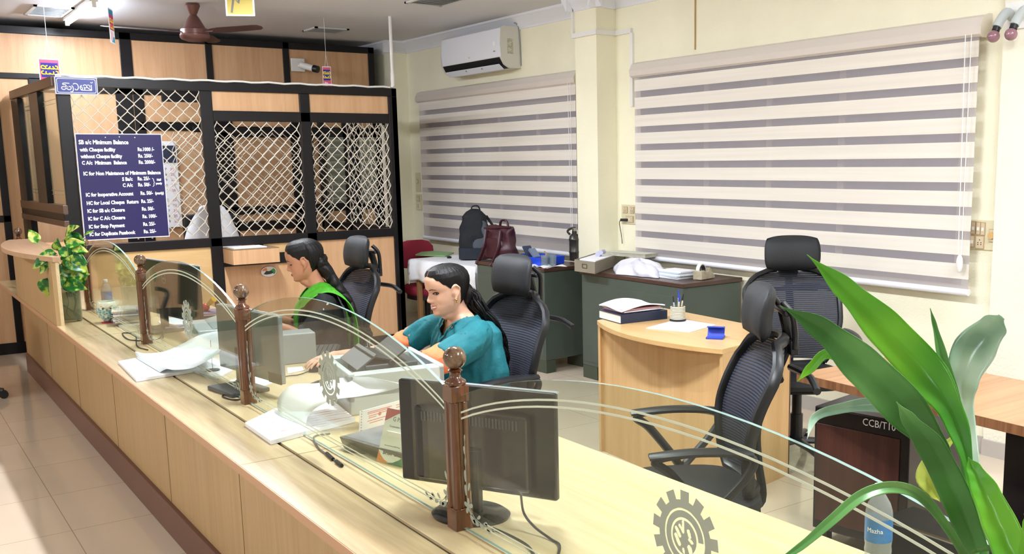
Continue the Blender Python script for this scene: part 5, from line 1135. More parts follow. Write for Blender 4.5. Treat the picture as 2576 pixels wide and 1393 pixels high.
# ================================================================ on the left steel desk: backpack, handbag, tray, glasses, flask
KB = Vector((B0.x, B0.y, 0))
def Q(s, d, z=0): return KB+uB*s+wB*d+Z3*(SZ+z)
M_BP = mat('backpack_black', '14181f', .8, bump=.5, bscale=120); M_BPG = mat('backpack_grey', '4b515c', .8, bump=.4, bscale=200)
bpc = AZ(1190, 655, .76); bpk = thing('backpack', 'black and grey backpack standing between the cloth table and the maroon handbag', 'backpack', (bpc.x, bpc.y, .76))
bo = Vector((bpc.x+.1, bpc.y+.12, .765)); n_b = -CF.xy.to_3d().normalized(); r_b = Vector((CR.x, CR.y, 0)).normalized()
m = MB(); m.loft([(bo+Z3*(.02+.0212*k)+r_b*(-.02+.001*k), r_b, n_b, interp([0, 3, 12, 17, 19, 20], [.12, .135, .12, .10, .07, .03], k), interp([0, 3, 12, 17, 19, 20], [.08, .09, .085, .07, .05, .025], k), 3) for k in range(21)], 36)
def crumple(m, amp, sc):
    from mathutils import noise as _n
    for v in m.v: v += Vector((_n.noise(v*sc), _n.noise(v*sc+Vector((7, 3, 1))), .5*_n.noise(v*sc+Vector((2, 9, 5)))))*amp
    return m
def dense(m, st, n): 
    out = []
    for a, b in zip(st[:-1], st[1:]):
        for k in range(4):
            t = k/4; out.append((Vector(a[0]).lerp(Vector(b[0]), t), a[1], a[2], a[3]*(1-t)+b[3]*t, a[4]*(1-t)+b[4]*t, a[5]))
    out.append(st[-1]); return m.loft(out, n)
crumple(m, .02, 13); m.build('main_bag', M_BP, bpk)
MB().loft([(bo+Z3*z+n_b*(.075-z*.12)+r_b*(.03+z*.12), r_b, n_b, a, .035, 3) for z, a in ((.03, .05), (.05, .075), (.15, .075), (.24, .06), (.32, .04), (.34, .02))], 20).build('front_pocket', M_BPG, bpk)
MB().loft([(bo+Z3*z+n_b*.03+r_b*(-.02), r_b, n_b, .13, .085, 3) for z in (.0, .02, .08, .1)], 20).build('base_panel', mat('backpack_base', '1c2330', .8), bpk)
MB().tube(smooth_path([bo+Z3*.42-r_b*.03, bo+Z3*.465-r_b*.02, bo+Z3*.47+r_b*.03, bo+Z3*.43+r_b*.05], 5), .007, 6).build('carry_loop', M_BP, bpk)
MB().tube(smooth_path([bo+Z3*.38+r_b*.1-n_b*.03, bo+Z3*.25+r_b*.17-n_b*.03, bo+Z3*.08+r_b*.15-n_b*.03], 5), .012, 6).build('shoulder_strap', M_BP, bpk)
M_MAR = mat('maroon_leather', '3a1420', .45, bump=.35, bscale=60, vary=.12, vscale=10)
hc = Q(LB*.80, .13); hbag = thing('handbag', 'maroon leather handbag standing on the left green desk', 'handbag', tuple(hc))
ho = hc.copy(); ru = -uB; 
m = MB(); m.loft([(ho+Z3*(.012+.0138*k)+ru*(-.02+.002*k), ru, wB, interp([0, 2, 5, 10, 16, 19, 20], [.195, .215, .20, .175, .17, .178, .165], k), interp([0, 2, 5, 10, 16, 19, 20], [.07, .085, .08, .07, .05, .03, .02], k), 3.2) for k in range(21)], 44)
crumple(m, .024, 11); m.build('bag_body', M_MAR, hbag)
MB().loft([(ho+Z3*z-wB*.06+ru*.0, ru, wB, a, .022, 3) for z, a in ((.03, .1), (.05, .13), (.13, .13), (.17, .12), (.19, .08))], 20).build('front_pocket', M_MAR, hbag)
MB().tube([ho+ru*(-.17)+Z3*.262-wB*.035, ho+ru*.19+Z3*.285-wB*.03], .009, 6).build('zip_edge', M_MAR, hbag)
for dx in (-.11, .09): MB().tube(smooth_path([ho+ru*dx+Z3*.25-wB*.055, ho+ru*(dx+.015)+Z3*.12-wB*.095, ho+ru*(dx-.035)+Z3*.01-wB*.115, ho+ru*(dx-.05)-Z3*.03-wB*.135], 6), .008, 6, flat=2.0).build('hanging_strap', M_MAR, hbag)
MB().tube(smooth_path([ho+ru*.0+Z3*.27, ho+ru*.02+Z3*.325, ho+ru*.09+Z3*.33, ho+ru*.12+Z3*.275], 6), .008, 6, flat=1.6).build('handle', M_MAR, hbag)
m = MB().sheet(lambda a, b: Q(LB*.56+.17*(a-.5), .06+.1*(b-.5), .004+.035*math.sin(math.pi*a)*math.sin(math.pi*b)*(1+.6*math.sin(a*14+b*9))), 20, 12, .002)
tag(m.build('patterned_cloth', mat('red_print_cloth', 'b23a42', .8, vary=.8, vscale=60)), 'red and white printed cloth bundled beside the blue tray', 'cloth')
tc_ = Q(LB*.40, .22); tray = thing('plastic_tray', 'bright blue plastic tray of stationery on the left green desk', 'tray', tuple(tc_)); M_BT = mat('tray_blue', '1546d2', .35)
hw, hd_ = .2, .115
for s in (-1, 1):
    MB().obox(tc_+uB*s*hw+Z3*.032, (Z3+uB*s*.15).normalized(), wB, uB.cross(Z3).cross(Z3), .03, hd_, .003).build('tray_wall', M_BT, tray, smooth=False)
    MB().obox(tc_+wB*s*hd_+Z3*.032, (Z3+wB*s*.15).normalized(), uB, wB, .03, hw+.004, .003).build('tray_wall', M_BT, tray, smooth=False)
MB().obox(tc_+Z3*.0035, uB, wB, Z3, hw, hd_, .003).build('tray_floor', M_BT, tray, smooth=False)
tag(MB().obox(tc_+uB*.1+Z3*.085, (uB*.5+Z3*.6).normalized(), wB, (uB*.6-Z3*.5).normalized(), .055, .04, .008).build('stationery_case', mat('navy_case', '26344f', .4), smooth=False, bevel=.003), 'dark blue folder case standing in the blue tray', 'case')
tag(MB().obox(tc_+uB*.03+Z3*.075, (uB*.7+Z3*.6).normalized(), wB, (uB*.6-Z3*.7).normalized(), .05, .03, .012).build('stationery_case', mat('steel_blue_case', '6d7c92', .3), smooth=False, bevel=.003), 'steel blue stationery case leaning in the blue tray', 'case')
m = MB()
for k in range(7): m.tube([tc_+uB*(-.05-.015*k)+wB*(-.05+.015*k)+Z3*(.02+.004*k), tc_+uB*(-.12+.01*k)+wB*(.03)+Z3*(.06+.006*k)], .005, 6)
tag(m.build('loose_stationery', mat('brown_bits', 'a08468', .5, vary=.3, vscale=30)), 'jumble of pens and clips in the blue tray', 'stationery')['kind'] = 'stuff'
tag(MB().sheet(lambda a, b: Q(LB*.27*(1-a)-.0, .03+.2*b, .003+.006*math.sin(a*12+b*5)), 20, 10, .003).build('table_napkin', M_PAPER), 'white cloth spread before the drinking glasses on the left green desk', 'cloth')
for k, (s, d) in enumerate(((.17, .13), (.11, .11), (.14, .05))):
    g = Q(LB*s+.0, d+.06); t = MB().lathe([(.02, .006), (.026, .006), (.029, .085), (.0275, .085), (.0245, .012), (.001, .012)], g, 20); 
    tag(t.build('drinking_glass', see_through('tumbler_glass', 'dfe6e8', 'dfe8ea', .12, .03) if k == 0 else bpy.data.materials['tumbler_glass']), ['clear drinking glass next to the blue tray', 'clear drinking glass next to the dark flask', 'clear drinking glass at the front of the left green desk'][k], 'glass', 'drinking glasses on the left green desk')
fl = Q(-.0, .30); fl = AZ(1446, 655, SZ); fl = Vector((fl.x, fl.y, SZ+.001))
ft = thing('water_flask', 'dark brown ribbed water flask with a carrying loop beside the wall pier', 'flask', tuple(fl)); M_FL = mat('flask_brown', '2b2725', .3, spec=.6)
MB().lathe([(.038, 0), (.044, .004), (.044, .06), (.047, .065), (.047, .075), (.044, .08), (.044, .16), (.047, .165), (.047, .175), (.044, .18), (.04, .2), (.02, .22), (.02, .24)], fl, 28).build('body', M_FL, ft)
MB().lathe([(.019, .238), (.019, .262), (.015, .266)], fl, 20).build('cap', M_CHROME, ft)
MB().tube(smooth_path([fl+Z3*.21-r_b*.035, fl+Z3*.24-r_b*.055, fl+Z3*.262-r_b*.02, fl+Z3*.262+r_b*.012], 5), .005, 6, flat=1.8).build('carry_loop', M_FL, ft)
# green file and small object on the cloth table
g = [AZ(*q, .765) for q in ((1045, 641), (1120, 644), (1142, 636), (1070, 630))]
gf = quad_sheet('green_file', g, .7585, .012, 'green file folder lying on the white cloth table', mat('file_green', '86ad78', .5), 'file')
tag(MB().ball(AZ(1130, 647, .765), .025, .015, .012, n=12).build('coin_purse', M_BLACK), 'small dark purse on the white cloth table', 'purse')
# magazines at the back of the laminate table
stack(AZ(2345, 905, .79), Vector((.2, .98, 0)), Vector((.98, -.2, 0)), .24, .2, .751, .055, 8, 'pile of magazines at the back of the laminate table behind the leaves', 'magazine_pile', .02, [M_PAPER, mat('mag_green', '7f9488', .6), mat('mag_rose', 'b97f8c', .6), mat('mag_grey2', 'cfcfcf', .6)], cat='magazines')
# ================================================================ air conditioner
ac0, ac1 = AX(1112, 130, XW-.2), AX(1262, 115, XW-.2); yA0, yA1 = AX(1310, 110, XW).y, AX(1110, 120, XW-.2).y
zt_ = AX(1308, 62, XW).z-.02; zb_ = AX(1310, 172, XW).z
ac = thing('air_conditioner', 'white split air conditioner on the wall above the smaller blind', 'air conditioner', (XW-.1, (yA0+yA1)/2, zb_))
H_ = zt_-zb_; pf = [(0, 0), (-.12, .0), (-.17, .03), (-.205, .09), (-.215, .2), (-.205, H_-.02), (-.17, H_), (0, H_)]
def acx(pts, y0, y1, mt, name, par=ac, bev=0):
    k = len(pts); vs = [Vector((XW+p[0], y, zb_+p[1])) for y in (y0, y1) for p in pts]
    return MB().add(vs, [list(range(k)), list(range(k, 2*k))]+[[j, (j+1) % k, k+(j+1) % k, k+j] for j in range(k)]).build(name, mt, par, angle=35, bevel=bev)
acx(pf, yA0, yA1, mat('ac_side_grey', 'd5d3ca', .4), 'case')
acx([(-.2075, .095), (-.2175, .2), (-.208, H_-.02), (-.172, H_+.002), (-.168, H_-.004), (-.2, H_-.025), (-.21, .2), (-.2, .1)], yA0+.002, yA1-.03, mat('ac_front_white', 'eceef6', .25), 'front_panel')
acx([(-.1, -.0), (-.12, -.001), (-.172, .029), (-.2065, .09), (-.2, .09), (-.165, .035), (-.118, .01), (-.1, .006)], yA0+.03, yA1-.03, mat('ac_slot_black', '0d0f14', .6), 'outlet')
n1_ = Vector((-.8, 0, -.6)); c_ = Vector((XW-.15, (yA0+yA1)/2, zb_+.012))
MB().obox(c_+Vector((-.02, 0, .0)), Y3, Vector((-.75, 0, .66)), Vector((.66, 0, .75)), (yA1-yA0)/2-.06, .032, .004).build('flap', mat('ac_flap', 'e6e9f4', .3), ac, smooth=False, bevel=.002)
for y in (.3, .62): MB().obox(c_+Vector((-.03, (y-.5)*.9, .012)), Y3, X3, Z3, .006, .01, .012).build('flap_hinge', M_GREY, ac, smooth=False)
m = MB().box(XW-.14, XW-.08, yA0-.0008, yA0, zb_+.12, zb_+.25); m.build('side_label', mat('ac_label', 'b9b8a4', .5, vary=.4, vscale=70), ac, smooth=False)
m = MB().obox((XW-.211, yA1-.045, zb_+.2), Y3, X3, Z3, .014, .0012, .035); m.build('energy_label', mat('energy_green', 'a9bd95', .5, vary=.3, vscale=60), ac, smooth=False)
m = MB().ball((XW-.211, yA1-.045, zb_+.255), .0015, .014, .022, n=12); m.build('energy_label', mat('energy_red', '8b4a40', .5), ac)
m = MB().obox((XW-.2175, yA0+.1, zb_+.21), Y3, X3, Z3, .014, .0012, .018); m.build('front_sticker', M_PAPER, ac, smooth=False)
m = MB(); text_into(m, 'LG', .02, (XW-.2135, (yA0+yA1)/2+.01, zb_+.122), -Y3, Z3, .0006); m.box(XW-.2165, XW-.215, yA0+.085, yA0+.115, zb_+.14, zb_+.15); m.build('maker_mark', M_GREY, ac, smooth=False)
m = MB()
for k in range(3): m.box(XW-.1-.0, XW-.06, yA1-.3-.12*k, yA1-.27-.12*k, zt_, zt_+.018)
m.build('mounting_clip', M_LGREY, ac, smooth=False)
tag(MB().tube(smooth_path([(XW-.03, yA0-.003, zt_+.02), (XW-.05, yA0+.02, zt_+.035), (XW-.02, yA0+.0, zt_-.02), (XW-.006, yA0-.006, zb_+.02)], 6), .005, 6).build('sensor_cable', M_GREY), 'grey cable along the right edge of the air conditioner', 'cable')
# ---------------------------------------------------------------- cable trunking
m = MB(); z0 = AX(1470, 92, XP).z; zA = z0
m.box(XP-.022, XP, YA0, YA1-.0, z0-.0, z0+.035).box(XP-.022, XW-.0221, YA0-.022, YA0, z0, z0+.035)
yt = AX(1592, 100, XW).y; m.box(XW-.0195, XW, yt-.016, yt+.016, AX(1592, 268, XW).z, z0+.0001)
m.box(XW-.022, XW, yt, YA0, z0+.0002, z0+.0348); m.box(XP-.02, XP+.01, YA1+.0, YA1+.02, z0, CEIL-.02)
tag(m.build('cable_trunking', M_WHITE, smooth=False), 'white cable trunking wrapping the wall pier and dropping to the wide blind', 'trunking')
ys = AX(1750, 60, XW).y; tag(MB().box(XW-.008, XW, ys-.005, ys+.005, AX(1750, 125, XW).z, CEIL).build('thin_conduit', mat('brown_line', 'b79a62', .6), smooth=False), 'thin yellowish conduit running down the wall to the wide blind', 'conduit')
# ---------------------------------------------------------------- switch boards and sockets
def board(u0, v0, u1, v1, x, label, kind):
    a, b = AX(u0, v0, x), AX(u1, v1, x); y1, y0, z1, z0 = a.y, b.y, a.z, b.z
    t = thing('switch_board', label, 'switch board', (x, (y0+y1)/2, z0)); MB().box(x-.012, x-.0, y0, y1, z0, z1).build('plate', mat('board_cream', 'd9d0ae', .5), t, smooth=False, bevel=.002)
    W_, H_ = y1-y0, z1-z0
    for (fx, fz, w, h, k) in kind:
        cy = y1-W_*fx; cz = z1-H_*fz
        M_ = MB().box(x-.018, x-.012, cy-w/2, cy+w/2, cz-h/2, cz+h/2).build('module', mat('module_tan', 'b99f7c', .5) if k != 'w' else M_WHITE, t, smooth=False)
        MB().box(x-.0185, x-.0175, cy-w/2+.003, cy+w/2-.003, cz-h/2+.004, cz+h/2-.004).build('module_face', mat('module_face', 'd2c0a0', .5), M_, smooth=False)
        if k == 's': MB().box(x-.022, x-.018, cy-.006, cy+.006, cz-.012, cz+.006).build('rocker', M_WHITE, M_, smooth=False)
        elif k == 'o':
            mm = MB()
            for dy, dz in ((0, .013), (-.009, -.002), (.009, -.002), (-.009, -.012), (.009, -.012)): mm.tube([(x-.0195, cy+dy, cz+dz), (x-.0183, cy+dy, cz+dz)], .003, 8)
            mm.build('socket_holes', M_BLACK, M_)
        elif k == 'd': MB().tube([(x-.03, cy, cz), (x-.018, cy, cz)], .018, 14).build('dial', mat('dial_tan', 'cfa76a', .4), M_)
    return t
board(2446, 552, 2507, 630, XW-.0, 'large cream switch board with dials at the right edge of the wide blind', [(.12, .27, .026, .07, 's'), (.32, .28, .026, .07, 's'), (.5, .29, .026, .07, 's'), (.1, .73, .026, .065, 's'), (.4, .75, .05, .07, 'o'), (.86, .5, .035, .07, 'd')])
board(1566, 514, 1602, 564, XW-.0, 'cream socket board with a charger plugged in, left of the wide blind', [(.3, .27, .055, .05, 'o'), (.78, .27, .05, .05, 'o'), (.6, .75, .09, .05, 's')])
board(1047, 434, 1060, 482, XW-.0, 'tall white isolator switch left of the smaller blind', [(.5, .45, .03, .05, 's')])
board(1048, 488, 1063, 528, XW-.0, 'small cream socket board below the isolator switch', [(.5, .28, .06, .06, 's'), (.5, .75, .06, .06, 'w')])
cp = AX(1572, 553, XW-.03)
ch = thing('phone_charger', 'black charger plugged into the socket board with its wire hanging down', 'charger', tuple(cp))
MB().tube([(XW-.013, cp.y-.02, cp.z), (XW-.05, cp.y+.03, cp.z), ], .011, 10).build('charger_body', M_BLACK, ch)
MB().tube(smooth_path([(XW-.05, cp.y+.03, cp.z), (XW-.03, cp.y+.07, cp.z-.03), (XW-.02, cp.y+.06, cp.z-.12), (XW-.02, cp.y+.05, cp.z-.19)], 6), .003, 6).build('charger_wire', M_BLACK, ch)
# ---------------------------------------------------------------- twin spot fitting top right
sp0 = AX(2540, 45, XW-.03); fx = thing('wall_lamp', 'twin wall lamp fitting with unlit pinkish bulbs at the top right corner', 'lamp', (XW-.03, sp0.y, sp0.z))
MB().box(XW-.042, XW-.03, sp0.y-.13, sp0.y+.02, sp0.z-.06, sp0.z+.075).build('back_plate', M_WHITE, fx, smooth=False, bevel=.002)
for dy in (0, -.095):
    b0 = Vector((XW-.04, sp0.y-.02+dy, sp0.z+.0)); arm = MB().tube(smooth_path([b0, b0+Vector((-.05, 0, .02)), b0+Vector((-.09, .01, -.02)), b0+Vector((-.11, .015, -.055))], 5), .024, 14).build('holder', M_LGREY, fx)
    MB().tube([b0+Vector((-.11, .015, -.055)), b0+Vector((-.118, .017, -.075))], .0195, 14).build('socket_ring', M_BLACK, fx)
    MB().ball(b0+Vector((-.128, .02, -.1)), .031, n=20).build('bulb', mat('pink_bulb', '8e6570', .15, spec=.8), fx)
# ================================================================ ceiling: vents, fan, pennants, camera
def vent(u0, v0, u1, v1, u2, v2, u3_, v3, label, slats=True):
    P = [AZ(a, b, CEIL) for a, b in ((u0, v0), (u1, v1), (u2, v2), (u3_, v3))]; xs = [p.x for p in P]; ys_ = [p.y for p in P]; x0, x1, y0, y1 = min(xs), max(xs), min(ys_), max(ys_)
    t = thing('ceiling_vent', label, 'vent', ((x0+x1)/2, (y0+y1)/2, CEIL)); f = MB()
    for q in ((x0, x1, y0, y0+.025), (x0, x1, y1-.025, y1), (x0, x0+.025, y0, y1), (x1-.025, x1, y0, y1)): f.box(q[0], q[1], q[2], q[3], CEIL-.014, CEIL-.001)
    f.build('frame', mat('vent_frame', 'cfd0d0', .4), t, smooth=False)
    MB().box(x0+.02, x1-.02, y0+.02, y1-.02, CEIL-.004, CEIL-.001).build('backing', mat('vent_back', '6b6a6c', .7), t, smooth=False)
    s = MB(); n = 8
    for k in range(n): s.obox(((x0+x1)/2, y0+.03+(y1-y0-.06)*(k+.5)/n, CEIL-.009), X3, Vector((0, .85, .5)), Vector((0, -.5, .85)), (x1-x0)/2-.025, .012, .001)
    s.build('slat', mat('vent_slat', 'b9bcbe', .4), t, smooth=False)
vent(765, 75, 800, 67, 875, 72, 845, 82, 'square ceiling vent above the middle of the back partition')
vent(1022, 3, 1095, -12, 1165, -6, 1110, 13, 'ceiling vent at the top edge of the picture, nearest the air conditioner')
vent(60, 33, 88, 11, 185, 20, 150, 40, 'lit ceiling vent beside the glowing tube light')
fa = AZ(484, 8, CEIL); fn = thing('ceiling_fan', 'brown ceiling fan hanging in front of the back partition', 'fan', tuple(fa)); M_FAN = mat('fan_brown', '6e4a45', .35, metal=.3)
zc_ = vertz(fa, 484, 86)
MB().lathe([(.012, 0), (.05, -.005), (.055, -.02), (.03, -.08), (.018, -.095)], fa, 24).build('canopy', M_FAN, fn)
MB().tube([fa-Z3*.08, fa-Z3*(CEIL-zc_-.1)], .011, 10).build('rod', M_FAN, fn)
mz = Vector((fa.x, fa.y, zc_))
MB().lathe([(.025, .15), (.045, .12), (.085, .045), (.09, .03), (.03, .028)], mz, 28).build('lower_canopy', M_FAN, fn)
MB().lathe([(.03, .045), (.095, .043), (.105, .035), (.107, .0), (.112, -.005), (.112, -.025), (.10, -.04), (.06, -.055), (.001, -.058)], mz, 36).build('motor_housing', M_FAN, fn)
vdir = Vector((CR.x, CR.y, 0)); 
for k, ang in enumerate((R_(-22), R_(98), R_(218))):
    d = Vector((math.cos(ang+math.atan2(CR.y, CR.x)), math.sin(ang+math.atan2(CR.y, CR.x)), 0)); s = Vector((-d.y, d.x, 0)); sl = (s*.97-Z3*.2).normalized()
    MB().obox(mz+d*.15+Z3*.012, d, s, Z3, .05, .016, .003).build('blade_iron', M_FAN, fn, smooth=False)
    poly = [(.16, -.03), (.2, -.06), (.28, -.068), (.6, -.06), (.66, -.05), (.68, -.02), (.66, .02), (.62, .045), (.3, .05), (.19, .04), (.16, .02)]
    MB().prism([(a, b) for a, b in poly], mz+Z3*.012, d, sl, (d.cross(sl))*.003).build('fan_blade', mat('blade_brown', '4a2e2b', .4), fn, smooth=False)
# cctv camera on the partition
cv = AY(748, 165, YP-.01); cc_ = thing('security_camera', 'white security camera with a dark lens on the back partition', 'camera', tuple(cv))
MB().box(cv.x-.07, cv.x+.07, YP-.035, YP-.012, cv.z-.06, cv.z+.07).build('mount_box', M_WHITE, cc_, smooth=False, bevel=.006)
MB().tube([(cv.x+.01, YP-.035, cv.z), (cv.x+.03, YP-.1, cv.z-.01)], .02, 12).tube([(cv.x+.01, YP-.09, cv.z+.0), (cv.x+.10, YP-.2, cv.z-.04)], .032, 16).build('camera_body', M_WHITE, cc_)
MB().tube([(cv.x+.095, YP-.195, cv.z-.038), (cv.x+.125, YP-.235, cv.z-.05)], .035, 16).build('lens_hood', M_BLACK, cc_)
# hanging pennant cards (generic print, yellow lettering blocks)
def pennant(p, u, w, h, label, hang, style, strings=True):
    t = thing('hanging_card', label, 'hanging card', tuple(p), 0, 'printed cards hanging from the ceiling'); u = Vector(u).normalized(); n = u.cross(Z3)
    if n.y > 0: n = -n
    o = p-u*w/2-Z3*h
    MB().prism([(0, 0), (w, 0), (w, h), (0, h)], o, u, Z3, -n*.002).build('card', M_PAPER, t, smooth=False)
    cols = {'a': [('e0567c', .05, .95, .04, .96), ('2a1f8c', .1, .9, .4, .86)], 'b': [('1f8fb5', .08, .92, .82, .97), ('c92080', .08, .92, .38, .82), ('3f9fc0', .35, .9, .04, .2)], 'c': [('c9b24a', .06, .94, .05, .97)]}[style]
    q = o+n*.0004
    for k, (c, x0, x1, y0, y1) in enumerate(cols): MB().prism([(w*x0, h*y0), (w*x1, h*y0), (w*x1, h*y1), (w*x0, h*y1)], q+n*.0005*k, u, Z3, -n*.0004).build('colour_field', mat('card_'+c, c, .5), t, smooth=False)
    if style != 'c':
        m = MB()
        for r, yy in enumerate((.72, .55) if style == 'a' else (.66, .48)):
            for k in range(4):
                cxx = w*(.2+.2*k); m.strip([(p_[0]*w*.085+cxx, p_[1]*h*.05+h*yy) for p_ in circ(1, 10, .3+k+r, 5.2+k)], h*.035, q+n*.0014, u, Z3, -n*.0004); m.strip([(cxx, h*(yy-.05)), (cxx+w*.12, h*(yy-.05))], h*.03, q+n*.0014, u, Z3, -n*.0004)
        m.build('yellow_lettering', mat('card_yellow', 'f0e02a', .5), t, smooth=False)
        MB().prism([(w*.12, h*.08), (w*.5, h*.08), (w*.62, h*.3), (w*.2, h*.34)], q+n*.0014, u, Z3, -n*.0004).build('pale_print', mat('card_pale', 'f3c9d6' if style == 'a' else 'c7d6ea', .5), t, smooth=False)
    else:
        MB().strip([(w*.2, h*.1), (w*.3, h*.6), (w*.45, h*.4), (w*.55, h*.9)], w*.08, q+n*.0010, u, Z3, -n*.0004).build('line_print', mat('card_line', '6e6a66', .5), t, smooth=False)
    if strings:
        top = Vector((p.x, p.y, CEIL)); m = MB(); j = p+Z3*hang
        m.tube([p-u*w*.18, j], .0016, 5).tube([p+u*w*.18, j], .0016, 5).tube([j, top], .0016, 5); m.build('string', M_PAPER, t)
Yc = 9.0
p = AY(122, 147, 8.9); wA = .135; pennant(p, (1, .05, 0), .15, .24, 'pink and blue card with yellow lettering hanging above the cabin sign', .13, 'a')
p = AY(277, 22, 7.9); pennant(p, (.42, 1, 0), .15, .24, 'turquoise and magenta card hanging side-on left of the fan', .06, 'b')
p = AY(821, 167, 8.6); pennant(p, (.5, -.1, 0), .075, .2, 'small narrow purple and yellow card hanging beside the security camera', .1, 'a')
p = AY(600, -40, 7.4); pennant(p, (1, -.55, 0), .2, .22, 'yellow illustrated card hanging at the top edge of the picture', .05, 'c')
# ================================================================ people
from mathutils import noise as NZ
HZ = [0, .006, .014, .03, .045, .06, .075, .095, .112, .13, .15, .17, .19, .205, .215, .2205]
HF = [.056, .072, .079, .077, .078, .075, .076, .075, .073, .085, .0865, .084, .073, .054, .032, .002]
HB = [-.005, -.012, -.02, -.036, -.052, -.066, -.078, -.092, -.100, -.105, -.107, -.103, -.089, -.067, -.042, -.004]
HW = [.018, .031, .040, .051, .058, .0625, .066, .070, .073, .0755, .0765, .074, .065, .049, .030, .002]
def lerp(ys, z):
    if z <= HZ[0]: return ys[0]
    for i in range(len(HZ)-1):
        if z <= HZ[i+1]: t = (z-HZ[i])/(HZ[i+1]-HZ[i]); return ys[i]*(1-t)+ys[i+1]*t
    return ys[-1]
def head_pt(th, z, off=0.0, feat=True):
    f, b, w = lerp(HF, z), lerp(HB, z), lerp(HW, z); mid = -.012+.03*(f-.06)
    c, s = math.cos(th), math.sin(th); a = (f-mid) if c > 0 else (mid-b)
    p = 2.35 if c > 0 else 2.0
    x = mid+(a+off)*math.copysign(abs(c)**(2/p), c); y = (w+off)*math.copysign(abs(s)**(2/p), s)
    if feat and c > 0:
        g = lambda v, m, q: math.exp(-((v-m)/q)**2)
        if z > .060:
            if z < .080: nz = .024*max(0, 1-((.080-z)/.016)**2)
            else: nz = .024*max(0, 1-(z-.080)/.052)**.9+.0015
            x += nz*g(y, 0, .0085+.006*g(z, .076, .012))
            x += .006*g(abs(y), .0125, .006)*g(z, .074, .008)
        x -= .0085*g(abs(y), .031, .015)*g(z, .112, .012)
        x += .004*g(z, .129, .006)*g(abs(y), .026, .02)
        x += .0035*g(y, 0, .019)*(g(z, .052, .005)+1.05*g(z, .041, .005)) - .003*g(z, .0465, .0022)*g(y, 0, .022) - .003*g(z, .031, .006)*g(y, 0, .02)
        x += .003*g(abs(y), .043, .014)*g(z, .078, .018)
    return Vector((x, y, z))
def add_head(m, M):
    nz, nt = 74, 96; st = []
    o = len(m.v)
    for i in range(nz+1):
        z = .2205*(i/nz)
        for k in range(nt):
            u_ = k/nt; th = 2*math.pi*u_; th = th-.28*math.sin(th) if True else th
            m.v.append(M @ head_pt(th, z))
    for i in range(nz):
        for k in range(nt): m.f.append([o+i*nt+k, o+i*nt+(k+1) % nt, o+(i+1)*nt+(k+1) % nt, o+(i+1)*nt+k]); m.m.append(0)
    m.f.append([o+k for k in range(nt)][::-1]); m.m.append(0); m.f.append([o+nz*nt+k for k in range(nt)]); m.m.append(0)
    for s in (-1, 1):   # ears: rim, bowl, lobe
        pts = [(-.004, .074, .083), (-.006, .0775, .072), (.002, .076, .068), (-.010, .079, .078), (-.020, .084, .095), (-.026, .088, .112), (-.020, .087, .126), (-.008, .082, .130), (.002, .077, .122), (.0, .074, .108)]
        m.tube([M @ Vector((a, s*b, c)) for a, b, c in smooth2(pts[1:])], .0042, 8)
        m.ball(M @ Vector((-.009, s*.074, .102)), .016, .007, .022, u=(M.to_3x3() @ X3), v=(M.to_3x3() @ Y3), w=(M.to_3x3() @ Z3), n=12, m=8)
        m.ball(M @ Vector((-.004, s*.0765, .073)), .0065, .005, .008, u=(M.to_3x3() @ X3), v=(M.to_3x3() @ Y3), w=(M.to_3x3() @ Z3), n=10, m=8)
def smooth2(pts): return [tuple(p) for p in smooth_path(pts, 4)]
def add_hand(m, wr, d, pn, side, curl=.5, spread=.12):
    """palm and five fingers; d = pointing direction, pn = back of hand normal, side=+1 if the thumb is on the +(pn x d) side"""
    d = Vector(d).normalized(); pn = Vector(pn); pn = (pn-d*pn.dot(d)).normalized(); s = pn.cross(d)*side; wr = Vector(wr)
    m.loft([(wr-d*.012, s, pn, .023, .018, 2.4), (wr+d*.012, s, pn, .026, .016, 2.6), (wr+d*.04+s*.002, s, pn, .037, .0145, 2.8), (wr+d*.07, s, pn, .040, .0135, 3), (wr+d*.088, s, pn, .037, .011, 3)], 20)
    for k, (o, L) in enumerate(((.028, .068), (.0095, .076), (-.0095, .071), (-.028, .056))):
        p = wr+d*(.078-abs(k-1.3)*.003)+s*o; a = 0; pts = [p]; q = p; dd = (d+s*(o*spread/.03)).normalized(); ang = [.15, .55, .5]
        for j, fr in enumerate((.43, .32, .25)):
            a += curl*ang[j]; v = dd*math.cos(a)-pn*math.sin(a); q = q+v*(L*fr); pts.append(q)
        m.tube(smooth_path(pts, 3), [.0088-.0026*i/9 for i in range(10)], 8)
    t0 = wr+d*.018+s*.022; pts = [t0, t0+s*.02+d*.02-pn*.008*curl, t0+s*.028+d*.045-pn*.02*curl, t0+s*.022+d*.066-pn*.028*curl]
    m.tube(smooth_path(pts, 3), [.0125, .012, .0115, .011, .0105, .010, .0095, .009, .0085, .0075], 8)
def limb(m, pts, rs, n=14):
    P = smooth_path(pts, 5); k = len(P); R2 = [interp([i/(len(rs)-1) for i in range(len(rs))], rs, j/(k-1)) for j in range(k)]; m.tube(P, R2, n)
